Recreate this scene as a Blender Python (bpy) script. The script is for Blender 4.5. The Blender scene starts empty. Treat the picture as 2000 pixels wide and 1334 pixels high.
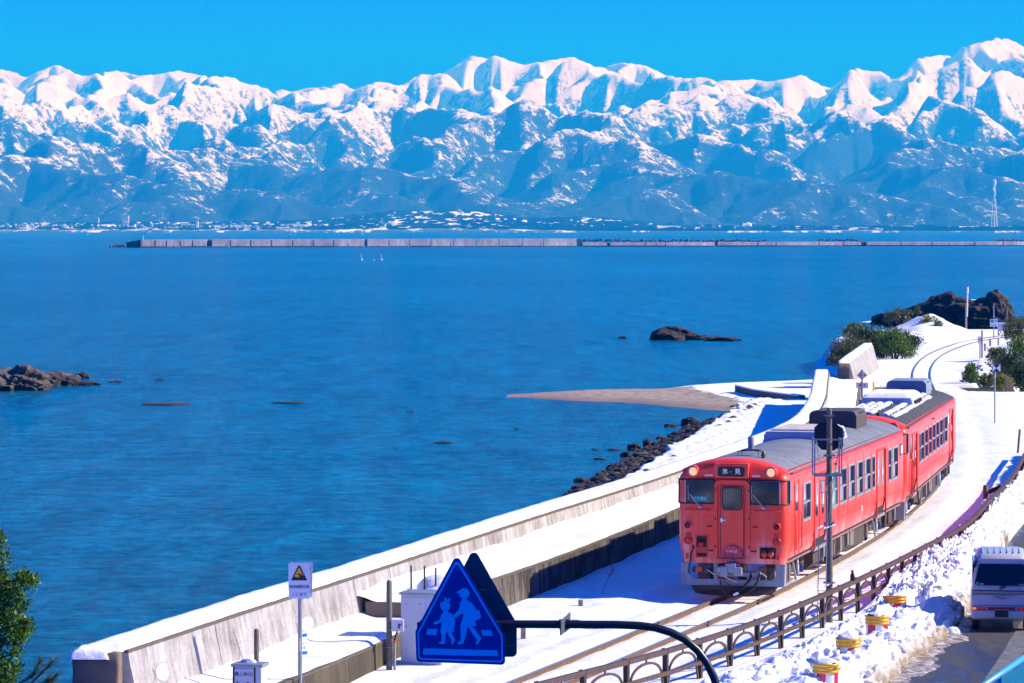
import bpy, bmesh, math, random
import numpy as np
from mathutils import Vector, Matrix

# ---------------------------------------------------------------- camera, sky, sun, exposure
S = bpy.context.scene
COL = S.collection
F = 7050.0          # focal length in pixels of a 2000 px wide frame
HC = 9.5            # camera height above the rails
HY = 448.0          # image row of the horizon
SEA = -2.5
cam_d = bpy.data.cameras.new('camera'); cam = bpy.data.objects.new('camera', cam_d); COL.objects.link(cam)
cam_d.sensor_width = 36.0; cam_d.lens = 36.0 * F / 2000.0
cam_d.shift_y = -(667.0 - HY) / 2000.0
cam_d.clip_start = 0.5; cam_d.clip_end = 200000.0
cam.location = (0, 0, HC); cam.rotation_euler = (math.pi / 2, 0, 0)
S.camera = cam

SUN_EL = math.radians(34.5)
SUN_DIR = Vector((math.cos(SUN_EL) * math.cos(math.radians(4)), math.cos(SUN_EL) * math.sin(math.radians(4)), math.sin(SUN_EL)))
w = bpy.data.worlds.new("World"); S.world = w; w.use_nodes = True
nt = w.node_tree; nt.nodes.clear()
sky = nt.nodes.new('ShaderNodeTexSky'); sky.sky_type = 'NISHITA'; sky.sun_disc = False
sky.sun_elevation = SUN_EL; sky.sun_rotation = math.radians(90 - 4)
sky.altitude = 0; sky.air_density = 1.0; sky.dust_density = 0.0; sky.ozone_density = 1.0
# deep winter azure: one colour grade for the whole sky, G' = k B (B/G)^1.25
sepc = nt.nodes.new('ShaderNodeSeparateColor'); comb = nt.nodes.new('ShaderNodeCombineColor')
def wm(op, a, b):
    q = nt.nodes.new('ShaderNodeMath'); q.operation = op
    for v, i in ((a, 0), (b, 1)):
        if isinstance(v, (int, float)): q.inputs[i].default_value = v
        else: nt.links.new(v, q.inputs[i])
    return q.outputs[0]
nt.links.new(sky.outputs[0], sepc.inputs[0])
nt.links.new(wm('MULTIPLY', sepc.outputs[0], .0), comb.inputs[0])
nt.links.new(wm('MULTIPLY', wm('MULTIPLY', wm('POWER', sepc.outputs[1], -1.25), wm('POWER', sepc.outputs[2], 2.25)), 0.086), comb.inputs[1])
nt.links.new(wm('MULTIPLY', sepc.outputs[2], 1.42), comb.inputs[2])
bg = nt.nodes.new('ShaderNodeBackground'); bg.inputs['Strength'].default_value = 0.112
ow = nt.nodes.new('ShaderNodeOutputWorld')
nt.links.new(comb.outputs[0], bg.inputs['Color']); nt.links.new(bg.outputs[0], ow.inputs[0])
sun_l = bpy.data.lights.new('sun', 'SUN'); sun_l.energy = 4.8; sun_l.angle = math.radians(0.5); sun_l.color = (1.0, 0.985, 0.90)
sun = bpy.data.objects.new('sun', sun_l); COL.objects.link(sun)
sun.rotation_euler = SUN_DIR.to_track_quat('Z', 'Y').to_euler()
S.view_settings.view_transform = 'Standard'; S.view_settings.look = 'None'
S.view_settings.gamma = 1.0; S.view_settings.exposure = 0.72; S.view_settings.use_curve_mapping = False
S.render.engine = 'CYCLES'
c = S.cycles
c.use_denoising = True; c.max_bounces = 7; c.diffuse_bounces = 4; c.glossy_bounces = 3; c.transmission_bounces = 4
c.transparent_max_bounces = 8; c.volume_bounces = 0; c.use_adaptive_sampling = True; c.adaptive_threshold = 0.02
c.sample_clamp_indirect = 4.0; c.caustics_reflective = False; c.caustics_refractive = False

# ---------------------------------------------------------------- helpers
def W(px, py, z=0.0):
    "ground point of photo pixel (2000 px wide frame) lying at height z"
    s = (py - HY) / (HC - z)
    return Vector(((px - 1000) / s, F / s, z))
def PD(px, py, d):
    "point of photo pixel at distance d"
    s = F / d
    return Vector(((px - 1000) / s, d, HC - (py - HY) / s))
def interp(pts):
    xs = np.array([p[0] for p in pts], float); ys = np.array([p[1] for p in pts], float)
    n = len(xs); h = np.diff(xs); dl = np.diff(ys) / h
    m = np.zeros(n); m[0] = dl[0]; m[-1] = dl[-1]
    for i in range(1, n - 1): m[i] = (dl[i - 1] * h[i] + dl[i] * h[i - 1]) / (h[i] + h[i - 1])
    def f(x):
        x = np.asarray(x, float); i = np.clip(np.searchsorted(xs, x) - 1, 0, n - 2)
        t = (x - xs[i]) / h[i]
        lo = t < 0; hi = t > 1
        tt = np.clip(t, 0, 1)
        y = ((2*tt**3 - 3*tt**2 + 1) * ys[i] + (tt**3 - 2*tt**2 + tt) * h[i] * m[i] + (-2*tt**3 + 3*tt**2) * ys[i + 1] + (tt**3 - tt**2) * h[i] * m[i + 1])
        y = np.where(lo, ys[0] + (x - xs[0]) * m[0], y); y = np.where(hi, ys[-1] + (x - xs[-1]) * m[-1], y)
        return y if y.ndim else float(y)
    return f
def vnoise(x, y, seed):
    x = np.asarray(x, float); y = np.asarray(y, float)
    xi = np.floor(x).astype(np.int64); yi = np.floor(y).astype(np.int64); fx = x - xi; fy = y - yi
    def hsh(a, b):
        n = (a * 374761393 + b * 668265263 + seed * 1274126177) & 0xffffffff
        n = ((n ^ (n >> 13)) * 1274126177) & 0xffffffff
        return ((n ^ (n >> 16)) & 0xffff) / 65535.0
    u = fx * fx * fx * (fx * (fx * 6 - 15) + 10); v = fy * fy * fy * (fy * (fy * 6 - 15) + 10)
    return (hsh(xi, yi) * (1 - u) + hsh(xi + 1, yi) * u) * (1 - v) + (hsh(xi, yi + 1) * (1 - u) + hsh(xi + 1, yi + 1) * u) * v
def fbm(x, y, seed, o=5, g=.5):
    s = 0; a = 1; t = 0
    for k in range(o):
        s = s + a * vnoise(x, y, seed + k * 17); t += a; a *= g; x = x * 2.03 + 5.1; y = y * 2.03 + 1.7
    return s / t
def lump(x, y, seed, o=4):
    "billowy lumps 0..1"
    s = 0; a = 1; t = 0
    for k in range(o):
        s = s + a * (1 - np.abs(2 * vnoise(x, y, seed + k * 13) - 1)); t += a; a *= .55; x = x * 2.1 + 3.3; y = y * 2.1 + 7.7
    return s / t

# materials -------------------------------------------------------
MATS = {}
def lin(r, g, b):
    f = lambda c: (c / 255 / 12.92) if c / 255 <= 0.04045 else ((c / 255 + 0.055) / 1.055) ** 2.4
    return (f(r), f(g), f(b), 1)
def mat(name, col, rough=.6, metal=0., var=.0, vscale=3., bump=0., bscale=20., spec=.5, col2=None, emit=None, est=0., trans=0., coat=0.):
    if name in MATS: return MATS[name]
    m = bpy.data.materials.new(name); m.use_nodes = True; MATS[name] = m
    n = m.node_tree.nodes; l = m.node_tree.links; b = n['Principled BSDF']
    b.inputs['Roughness'].default_value = rough; b.inputs['Metallic'].default_value = metal
    b.inputs['Specular IOR Level'].default_value = spec; b.inputs['Coat Weight'].default_value = coat
    b.inputs['Transmission Weight'].default_value = trans
    c4 = (*col[:3], 1)
    b.inputs['Base Color'].default_value = c4
    if var or bump or col2:
        tc = n.new('ShaderNodeTexCoord')
        nz = n.new('ShaderNodeTexNoise'); nz.inputs['Scale'].default_value = vscale; nz.inputs['Detail'].default_value = 6; nz.inputs['Roughness'].default_value = .65
        l.new(tc.outputs['Object'], nz.inputs['Vector'])
        mx = n.new('ShaderNodeMix'); mx.data_type = 'RGBA'
        if col2 is None: col2 = tuple(x * (1 - var) for x in c4[:3])
        rp = n.new('ShaderNodeValToRGB'); rp.color_ramp.elements[0].position = .35; rp.color_ramp.elements[1].position = .7
        l.new(nz.outputs[0], rp.inputs[0]); l.new(rp.outputs[0], mx.inputs[0])
        mx.inputs[6].default_value = c4; mx.inputs[7].default_value = (*col2[:3], 1)
        l.new(mx.outputs[2], b.inputs['Base Color'])
        if bump:
            n2 = n.new('ShaderNodeTexNoise'); n2.inputs['Scale'].default_value = bscale; n2.inputs['Detail'].default_value = 4
            l.new(tc.outputs['Object'], n2.inputs['Vector'])
            bp = n.new('ShaderNodeBump'); bp.inputs['Strength'].default_value = min(1, bump); bp.inputs['Distance'].default_value = .02 * max(1, bump)
            l.new(n2.outputs[0], bp.inputs['Height']); l.new(bp.outputs[0], b.inputs['Normal'])
    if emit:
        b.inputs['Emission Color'].default_value = (*emit[:3], 1); b.inputs['Emission Strength'].default_value = est
    return m
def nodes_mat(name):
    m = bpy.data.materials.new(name); m.use_nodes = True; MATS[name] = m
    return m, m.node_tree.nodes, m.node_tree.links, m.node_tree.nodes['Principled BSDF']
def ramp(n, l, src, stops):
    r = n.new('ShaderNodeValToRGB'); e = r.color_ramp.elements
    while len(e) < len(stops): e.new(.5)
    for k, (p, cc) in enumerate(stops):
        e[k].position = p; e[k].color = cc if len(cc) == 4 else (*cc, 1)
    l.new(src, r.inputs[0]); return r.outputs[0]
def noise(n, l, scale, detail=5, rough=.55, vec=None, dist=0.):
    z = n.new('ShaderNodeTexNoise'); z.inputs['Scale'].default_value = scale; z.inputs['Detail'].default_value = detail
    z.inputs['Roughness'].default_value = rough; z.inputs['Distortion'].default_value = dist
    if vec is not None: l.new(vec, z.inputs['Vector'])
    return z.outputs[0]
def mapping(n, l, src, scale=(1, 1, 1), rot=(0, 0, 0)):
    mp = n.new('ShaderNodeMapping'); mp.inputs['Scale'].default_value = scale; mp.inputs['Rotation'].default_value = rot
    l.new(src, mp.inputs['Vector']); return mp.outputs[0]
def mixc(n, l, fac, a, b):
    mx = n.new('ShaderNodeMix'); mx.data_type = 'RGBA'
    for v, k in ((fac, 0), (a, 6), (b, 7)):
        if isinstance(v, (tuple, list)): mx.inputs[k].default_value = v if len(v) == 4 else (*v, 1)
        elif isinstance(v, (int, float)): mx.inputs[k].default_value = v
        else: l.new(v, mx.inputs[k])
    return mx.outputs[2]
def mth(n, l, op, a, b=None, clamp=False):
    q = n.new('ShaderNodeMath'); q.operation = op; q.use_clamp = clamp
    for v, k in ((a, 0), (b, 1)):
        if v is None: continue
        if isinstance(v, (int, float)): q.inputs[k].default_value = v
        else: l.new(v, q.inputs[k])
    return q.outputs[0]
def bumpn(n, l, h, strength, dist):
    b = n.new('ShaderNodeBump'); b.inputs['Strength'].default_value = strength; b.inputs['Distance'].default_value = dist
    l.new(h, b.inputs['Height']); return b

# mesh collection -------------------------------------------------
def tag(o, label=None, cat=None, group=None, kind=None):
    if label: o['label'] = label
    if cat: o['category'] = cat
    if group: o['group'] = group
    if kind: o['kind'] = kind
    return o
def link(name, me, parent=None, loc=None):
    o = bpy.data.objects.new(name, me); COL.objects.link(o)
    if parent is not None: o.parent = parent
    if loc is not None: o.location = loc
    return o
def empty(name, loc, rz=0, label=None, cat=None, group=None):
    o = bpy.data.objects.new(name, None); COL.objects.link(o); o.location = loc; o.rotation_euler = (0, 0, rz)
    return tag(o, label, cat, group)
def copy_tree(o, parent=None):
    q = o.copy(); COL.objects.link(q); q.parent = parent
    for ch in list(o.children): copy_tree(ch, q)
    return q
class MB:
    def __init__(s): s.v = []; s.f = []; s.mi = []; s.mats = []; s.sm = []; s.cur = 0; s.smooth = False
    def use(s, m):
        if m not in s.mats: s.mats.append(m)
        s.cur = s.mats.index(m); return s
    def add(s, vs, fs):
        k = len(s.v); s.v += [tuple(v) for v in vs]
        for f in fs: s.f.append(tuple(i + k for i in f)); s.mi.append(s.cur); s.sm.append(s.smooth)
        return s
    def box(s, a, b):
        x0, y0, z0 = [min(p, q) for p, q in zip(a, b)]; x1, y1, z1 = [max(p, q) for p, q in zip(a, b)]
        return s.add([(x0,y0,z0),(x1,y0,z0),(x1,y1,z0),(x0,y1,z0),(x0,y0,z1),(x1,y0,z1),(x1,y1,z1),(x0,y1,z1)],
                     [(0,3,2,1),(4,5,6,7),(0,1,5,4),(1,2,6,5),(2,3,7,6),(3,0,4,7)])
    def bar(s, a, b, wd, ht, up=(0, 0, 1)):
        a = Vector(a); b = Vector(b); t = (b - a).normalized(); u = Vector(up)
        r = t.cross(u)
        if r.length < 1e-4: r = t.cross(Vector((1, 0, 0)))
        r.normalize(); u = r.cross(t)
        vs = [p + r * (i * wd / 2) + u * (j * ht / 2) for p in (a, b) for i, j in ((-1,-1),(1,-1),(1,1),(-1,1))]
        return s.add(vs, [(0,1,2,3),(7,6,5,4),(0,4,5,1),(1,5,6,2),(2,6,7,3),(3,7,4,0)])
    def tube(s, pts, r, n=8, cap=True):
        pts = [Vector(p) for p in pts]; rings = []
        rr = r if isinstance(r, (list, tuple)) else [r] * len(pts)
        pu = None
        for i, p in enumerate(pts):
            t = (pts[min(i + 1, len(pts) - 1)] - pts[max(i - 1, 0)]).normalized()
            if pu is None:
                pu = t.orthogonal().normalized()
            else:
                pu = (pu - t * pu.dot(t)).normalized()
            q = t.cross(pu)
            rings.append([p + (pu * math.cos(2*math.pi*k/n) + q * math.sin(2*math.pi*k/n)) * rr[i] for k in range(n)])
        vs = [v for rg in rings for v in rg]; fs = []
        for i in range(len(pts) - 1):
            for k in range(n): fs.append((i*n+k, i*n+(k+1)%n, (i+1)*n+(k+1)%n, (i+1)*n+k))
        sm = s.smooth; s.smooth = True; s.add(vs, fs); s.smooth = sm
        if cap:
            s.add(rings[0], [tuple(range(n))[::-1]]); s.add(rings[-1], [tuple(range(n))])
        return s
    def lathe(s, prof, c=(0, 0, 0), n=20, axis='z'):
        vs = []; fs = []
        for r, h in prof:
            for k in range(n):
                a = 2*math.pi*k/n; x, y = r*math.cos(a), r*math.sin(a)
                p = (x, y, h) if axis == 'z' else ((x, h, y) if axis == 'y' else (h, x, y))
                vs.append((p[0]+c[0], p[1]+c[1], p[2]+c[2]))
        for i in range(len(prof) - 1):
            for k in range(n): fs.append((i*n+k, i*n+(k+1)%n, (i+1)*n+(k+1)%n, (i+1)*n+k))
        sm = s.smooth; s.smooth = True; s.add(vs, fs); s.smooth = sm
        return s
    def prism(s, poly, axis, a0, a1):
        "extrude 2-D polygon along an axis ('y': poly is x,z / 'x': y,z / 'z': x,y)"
        def P(p, h): return {'y': (p[0], h, p[1]), 'x': (h, p[0], p[1]), 'z': (p[0], p[1], h)}[axis]
        n = len(poly); vs = [P(p, a0) for p in poly] + [P(p, a1) for p in poly]
        fs = [tuple(range(n))[::-1], tuple(range(n, 2*n))] + [(i, (i+1) % n, n+(i+1) % n, n+i) for i in range(n)]
        return s.add(vs, fs)
    def ring(s, outer, inner, axis, a0, a1):
        "frame between two same-length polygons, extruded"
        def P(p, h): return {'y': (p[0], h, p[1]), 'x': (h, p[0], p[1]), 'z': (p[0], p[1], h)}[axis]
        n = len(outer)
        vs = [P(p, a0) for p in outer] + [P(p, a0) for p in inner] + [P(p, a1) for p in outer] + [P(p, a1) for p in inner]
        fs = []
        for i in range(n):
            j = (i+1) % n
            fs += [(i, j, n+j, n+i), (2*n+i, 3*n+i, 3*n+j, 2*n+j), (i, 2*n+i, 2*n+j, j), (n+i, n+j, 3*n+j, 3*n+i)]
        return s.add(vs, fs)
    def build(s, name, m=None, parent=None, loc=None, fix=True, bevel=0):
        me = bpy.data.meshes.new(name); me.from_pydata(s.v, [], s.f)
        for mm in ([m] if m is not None and not s.mats else s.mats): me.materials.append(mm)
        me.polygons.foreach_set('material_index', s.mi if s.mats else [0]*len(s.f))
        me.polygons.foreach_set('use_smooth', s.sm)
        if fix:
            bm = bmesh.new(); bm.from_mesh(me); bmesh.ops.recalc_face_normals(bm, faces=bm.faces); bm.to_mesh(me); bm.free()
        me.update(); o = link(name, me, parent, loc)
        if bevel:
            md = o.modifiers.new('bevel', 'BEVEL'); md.width = bevel; md.segments = 2; md.limit_method = 'ANGLE'; md.angle_limit = math.radians(40)
        return o
def grid(name, X, Y, Z, m, parent=None, smooth=True, attr=None):
    ny, nx = X.shape
    me = bpy.data.meshes.new(name); me.vertices.add(nx*ny)
    me.vertices.foreach_set('co', np.stack([X, Y, Z], -1).astype(np.float32).ravel())
    i = np.arange(nx*ny).reshape(ny, nx)
    q = np.stack([i[:-1,:-1], i[:-1,1:], i[1:,1:], i[1:,:-1]], -1).reshape(-1, 4)
    me.loops.add(q.size); me.loops.foreach_set('vertex_index', q.ravel().astype(np.int32))
    me.polygons.add(len(q)); me.polygons.foreach_set('loop_start', (np.arange(len(q))*4).astype(np.int32))
    me.polygons.foreach_set('loop_total', np.full(len(q), 4, np.int32))
    me.polygons.foreach_set('use_smooth', np.full(len(q), smooth))
    me.update(calc_edges=True); me.validate()
    if attr:
        for an, av in attr.items():
            a = me.attributes.new(an, 'FLOAT', 'POINT'); a.data.foreach_set('value', av.astype(np.float32).ravel())
    me.materials.append(m)
    return link(name, me, parent)
def rrect(x0, z0, x1, z1, r, n=4):
    pts = []
    for cx, cz, a in ((x1-r, z1-r, 0), (x0+r, z1-r, 90), (x0+r, z0+r, 180), (x1-r, z0+r, 270)):
        for k in range(n+1):
            t = math.radians(a + 90*k/n); pts.append((cx + r*math.cos(t), cz + r*math.sin(t)))
    return pts
def circle(cx, cz, r, n=20): return [(cx + r*math.cos(2*math.pi*k/n), cz + r*math.sin(2*math.pi*k/n)) for k in range(n)]
def text(body, size, m, parent, loc, rot, name='lettering', ext=.002, align='CENTER', xs=1.):
    cu = bpy.data.curves.new(name, 'FONT'); cu.body = body; cu.size = size; cu.extrude = ext; cu.align_x = align; cu.align_y = 'CENTER'
    tmp = bpy.data.objects.new('tmp', cu); COL.objects.link(tmp); bpy.context.view_layer.update()
    me = bpy.data.meshes.new_from_object(tmp.evaluated_get(bpy.context.evaluated_depsgraph_get())); bpy.data.objects.remove(tmp)
    me.materials.clear(); me.materials.append(m); o = link(name, me, parent, loc); o.rotation_euler = rot; o.scale = (xs, 1, 1)
    return o
# ---------------------------------------------------------------- mountains and far shore
def erode(h, U, cell, its, dt, K=2e-6, m_=.45, diff=.04):
    ny, nx = h.shape; N = nx*ny; idx = np.arange(N).reshape(ny, nx)
    for it in range(its):
        hp = np.pad(h, 1, constant_values=1e9); best = np.zeros_like(h); rec = idx.copy(); dist = np.full(h.shape, cell)
        for dy in (-1, 0, 1):
            for dx in (-1, 0, 1):
                if dx == 0 and dy == 0: continue
                L = cell*(1.41421356 if dx and dy else 1)
                s = (h - hp[1+dy:ny+1+dy, 1+dx:nx+1+dx])/L; mk = s > best
                best[mk] = s[mk]; rec[mk] = (idx+dy*nx+dx)[mk]; dist[mk] = L
        hf = h.ravel(); ol = np.argsort(hf, kind='stable').tolist(); rl = rec.ravel().tolist()
        A = [cell*cell]*N
        for i in reversed(ol):
            j = rl[i]
            if j != i: A[j] += A[i]
        fl = (K*dt*np.array(A)**m_/dist.ravel()).tolist()
        hn = hf + U.ravel()*dt; hn[idx[0]] = 0; hl = hn.tolist()
        for i in ol:
            j = rl[i]
            if j != i:
                hj = hl[j]
                if hl[i] > hj: hl[i] = (hl[i] + fl[i]*hj)/(1 + fl[i])
        h = np.array(hl).reshape(ny, nx)
        hq = np.pad(h, 1, mode='edge'); h = h + diff*(hq[:-2,1:-1] + hq[2:,1:-1] + hq[1:-1,:-2] + hq[1:-1,2:] - 4*h)
    return h
def samp(h, x, y):
    ny, nx = h.shape; x = np.clip(x, 0, nx-1.001); y = np.clip(y, 0, ny-1.001)
    xi = x.astype(int); yi = y.astype(int); fx = x-xi; fy = y-yi
    return (h[yi,xi]*(1-fx) + h[yi,xi+1]*fx)*(1-fy) + (h[yi+1,xi]*(1-fx) + h[yi+1,xi+1]*fx)*fy
def up2(h):
    ny, nx = h.shape; y = np.linspace(0, ny-1, ny*2); x = np.linspace(0, nx-1, nx*2)
    return samp(h, x[None,:] + 0*y[:,None], y[:,None] + 0*x[None,:])
SKY = [(-300,150),(-150,140),(0,135),(30,142),(50,152),(75,140),(112,126),(140,140),(165,150),(185,145),(230,138),(270,148),(310,145),(345,138),(380,145),(420,152),(458,152),(480,168),(505,168),(530,180),(555,175),(570,180),(600,172),(640,170),(668,162),(690,176),(735,160),(760,162),(775,168),(790,165),(815,147),(860,145),(895,125),(920,108),(950,115),(965,108),(1000,120),(1020,127),(1060,120),(1118,111),(1150,125),(1170,133),(1215,122),(1260,128),(1300,147),(1345,155),(1365,150),(1400,158),(1440,157),(1470,155),(1500,160),(1530,155),(1568,146),(1590,160),(1620,173),(1640,160),(1665,132),(1690,138),(1720,140),(1745,155),(1760,150),(1790,115),(1840,107),(1860,112),(1880,92),(1920,82),(1955,74),(1980,80),(2000,92),(2150,110),(2300,140)]
MX, MY0, MY1 = 9000.0, 17000.0, 46000.0
def make_mountains():
    nx, ny = 136, 218
    X0, Y0 = np.meshgrid(np.linspace(-MX, MX, nx), np.linspace(MY0, MY1, ny))
    skx = np.array([p[0] for p in SKY], float); sky_ = np.array([p[1] for p in SKY], float)
    def skyl(px, wd=0):
        if not wd: return np.interp(px, skx, sky_)
        return sum(np.interp(px + o, skx, sky_) for o in np.linspace(-wd, wd, 9))/9
    back = np.clip((Y0 - 30000)/12000, 0, 1)
    tgt = (HY - (skyl(1000 + X0/np.maximum(Y0, 41500)*F, 160)))/F
    t = (Y0 - MY0)/(41800 - MY0) + (fbm(X0/6000, Y0/9000, 5, 2) - .5)*.16
    env = np.interp(t, [0, .08, .22, .42, .6, .78, .93, 1, 1.2], [.01, .08, .19, .36, .55, .78, .97, 1, .5])
    envh = env*tgt*41500
    cell = 2*MX/nx
    U = envh*(.7 + .6*fbm(X0/3500 + 3, Y0/3500, 77, 2))/2000*2.0e-3 + 3e-5
    h = fbm(X0/700, Y0/700, 3)*150 + (Y0 - MY0)*.05
    h = erode(h, U, cell, 90, 60000, K=5e-7, m_=.58, diff=.02)
    h = up2(h); U = up2(U); Xg, Yg = up2(X0), up2(Y0)
    h += (fbm(Xg/260, Yg/260, 9) - .5)*120
    h = erode(h, U, cell/2, 26, 40000, K=5e-7, m_=.58, diff=.015)
    h = up2(h); U = up2(U); Xg, Yg = up2(Xg), up2(Yg)
    h += (fbm(Xg/110, Yg/110, 19) - .5)*110
    h = erode(h, U, cell/4, 14, 22000, K=5e-7, m_=.58, diff=.003)
    ny2, nx2 = h.shape
    k = 30
    eu = up2(up2(envh))
    def blur(a):
        for _ in range(2):
            cs = np.cumsum(np.pad(a, ((k, k), (0, 0)), mode='edge'), 0); a = (cs[2*k-1:] - cs[:-2*k+1])[:a.shape[0]]/(2*k)
            cs = np.cumsum(np.pad(a, ((0, 0), (k, k)), mode='edge'), 1); a = (cs[:, 2*k-1:] - cs[:, :-2*k+1])[:, :a.shape[1]]/(2*k)
        return a
    mean = blur(h)
    # keep the eroded relief, set its mean to the wanted envelope
    h = eu*.84 + (h - mean)*.46
    h = np.maximum(h, 4)
    h += (fbm(Xg/60, Yg/60, 33, 3) - .5)*26*np.clip(h/400, 0, 1)
    wx = fbm(Xg/500, Yg/500, 41, 3)*260
    h += (lump((Xg + wx)/520, (Yg + wx)/700, 42, 4) - .5)*120*np.clip(h/700, 0, 1)
    h += (lump((Xg - wx)/230, (Yg + wx)/260, 43, 3) - .5)*75*np.clip(h/600, .1, 1)
    # fan-shaped view mesh
    na, nv = 1060, 620
    a = np.linspace(-.172, .172, na); v = MY0 + (MY1 - MY0)*np.linspace(0, 1, nv)**1.12
    A, V = np.meshgrid(a, v); X = A*V
    Z = samp(h, (X + MX)/(2*MX)*(nx2-1), (V - MY0)/(MY1 - MY0)*(ny2-1))
    want = (HY - np.interp(1000 + a*F, skx, sky_))/F
    wg = np.clip((V - 25000)/13000, 0, 1); wg = wg*wg*(3 - 2*wg)
    for wd, it in ((41, 3), (15, 2)):
        for _ in range(it):
            kk = want/((Z - HC)/V).max(0)
            hw = np.hanning(wd); kw = np.convolve(np.pad(kk, wd//2, mode='edge'), hw/hw.sum(), 'valid')
            Z = Z*(1 + (np.clip(kw, .6, 1.5) - 1)[None, :]*wg)
    Z[0] = -30
    return X, V, Z
def mountain_mat():
    m, n, l, b = nodes_mat('snowy mountain rock and forest')
    geo = n.new('ShaderNodeNewGeometry'); sep = n.new('ShaderNodeSeparateXYZ'); l.new(geo.outputs['Position'], sep.inputs[0])
    sn = n.new('ShaderNodeSeparateXYZ'); l.new(geo.outputs['Normal'], sn.inputs[0])
    big = noise(n, l, 1/900, 6, .6, geo.outputs['Position']); fine = noise(n, l, 1/70, 8, .85, geo.outputs['Position']); mid = noise(n, l, 1/330, 5, .65, geo.outputs['Position'])
    # bare rock where it is steep, forest where it is low
    alt = mth(n, l, 'DIVIDE', sep.outputs[2], 1700.0)
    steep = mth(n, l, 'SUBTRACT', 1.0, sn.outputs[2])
    q = mth(n, l, 'ADD', mth(n, l, 'MULTIPLY', alt, 0.95), -.03)
    q = mth(n, l, 'ADD', q, mth(n, l, 'MULTIPLY', mth(n, l, 'SUBTRACT', big, .5), 1.0))
    q = mth(n, l, 'ADD', q, mth(n, l, 'MULTIPLY', mth(n, l, 'SUBTRACT', fine, .5), 2.6))
    q = mth(n, l, 'ADD', q, mth(n, l, 'MULTIPLY', mth(n, l, 'SUBTRACT', mid, .5), .9))
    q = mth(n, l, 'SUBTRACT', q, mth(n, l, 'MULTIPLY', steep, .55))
    q = mth(n, l, 'ADD', q, mth(n, l, 'MULTIPLY', sn.outputs[0], .25))  # sunlight painted in: slopes turned to the sun get whiter colour
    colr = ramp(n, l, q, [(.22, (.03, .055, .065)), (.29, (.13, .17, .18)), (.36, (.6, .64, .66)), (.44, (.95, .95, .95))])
    l.new(colr, b.inputs['Base Color']); b.inputs['Roughness'].default_value = .9; b.inputs['Specular IOR Level'].default_value = .1
    h = mth(n, l, 'ADD', mth(n, l, 'MULTIPLY', mid, 1.6), fine)
    bp = bumpn(n, l, h, 1.0, 34.0); l.new(bp.outputs[0], b.inputs['Normal'])
    return m
X, V, Z = make_mountains()
tag(grid('mountains', X, V, Z, mountain_mat()), 'jagged snow covered mountain range rising across the bay', kind='structure')

# coastal plain and low fan of snowy fields at the foot of the mountains
def plain():
    na, nv = 700, 220
    a = np.linspace(-.172, .172, na); v = 14050 + 5200*np.linspace(0, 1, nv)**1.3
    A, Vv = np.meshgrid(a, v); X = A*Vv; px = 1000 + A*F
    t = (Vv - 14050)/5200
    lobe = np.interp(px, [-300, 0, 300, 480, 600, 690, 780, 890, 960, 1040, 1110, 1150, 1300, 2300], [.34, .34, .36, .38, .42, .66, .86, 1, .8, .5, .3, .28, .2, .18])
    Z = 3 + 92*lobe*np.clip(t*1.7, 0, 1)**.8 + 9*t*fbm(X/500, Vv/500, 4)
    hill = np.interp(px, [-300, 1040, 1090, 1140, 1200, 1260, 1330, 2300], [0, 0, .7, 1, .75, .35, 0, 0])
    Z += 22*t*(lump(X/420, Vv/420, 14, 4) - .4)*(.3 + lobe)
    Z += 70*hill*np.clip((t-.3)*1.6, 0, 1)
    shore = 40*fbm(px/90, px*0, 8)
    Z[0] = -4
    return X, Vv, Z
def plain_mat():
    m, n, l, b = nodes_mat('snowy fields with dark hedgerows')
    geo = n.new('ShaderNodeNewGeometry'); mp = mapping(n, l, geo.outputs['Position'], (1/110, 1/420, 1/60))
    a = noise(n, l, 1.0, 6, .7, mp); a2 = noise(n, l, 5.0, 4, .7, mp)
    sep = n.new('ShaderNodeSeparateXYZ'); l.new(geo.outputs['Position'], sep.inputs[0])
    alt = mth(n, l, 'DIVIDE', sep.outputs[2], 60.0, True)
    q = mth(n, l, 'ADD', mth(n, l, 'MULTIPLY', a, .95), mth(n, l, 'MULTIPLY', a2, .45)); q = mth(n, l, 'ADD', q, mth(n, l, 'MULTIPLY', alt, .12))
    l.new(ramp(n, l, q, [(.71, (.04, .07, .08)), (.75, (.25, .28, .3)), (.80, (.9, .9, .9))]), b.inputs['Base Color'])
    b.inputs['Roughness'].default_value = .9
    return m
X, V, Z = plain()
tag(grid('coastal_plain', X, V, Z, plain_mat()), 'low snowy farmland along the far shore', kind='structure')

b = MB(); r = random.Random(31); b.use(mat('dark hedgerow trees', (.02, .035, .03), .9))
for k in range(900):
    px = r.choice((r.uniform(0, 700), r.uniform(640, 1110), r.uniform(640, 1110), r.uniform(1060, 1260), r.uniform(1250, 2000))); i = r.randrange(12, X.shape[0] - 30); j = int(np.argmin(np.abs(1000 + X[i]/V[i]*F - px)))
    cx_, cy_, cz_ = X[i, j], V[i, j], Z[i, j]
    for q in range(r.choice((1, 2, 3, 5))):
        x = cx_ + r.uniform(-60, 60); w_ = r.uniform(10, 30); h_ = r.uniform(5, 11)
        b.add([(x - w_, cy_, cz_ - 3), (x + w_, cy_, cz_ - 3), (x + w_*.6, cy_, cz_ + h_*.8), (x, cy_, cz_ + h_), (x - w_*.7, cy_, cz_ + h_*.7), (x, cy_ + 14, cz_ + h_*.6)], [(0, 1, 2, 3, 4), (2, 5, 3), (3, 5, 4)])
tag(b.build('hedgerow_trees', None, fix=False), 'dark hedgerows and copses scattered over the snowy fields', kind='stuff')

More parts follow.
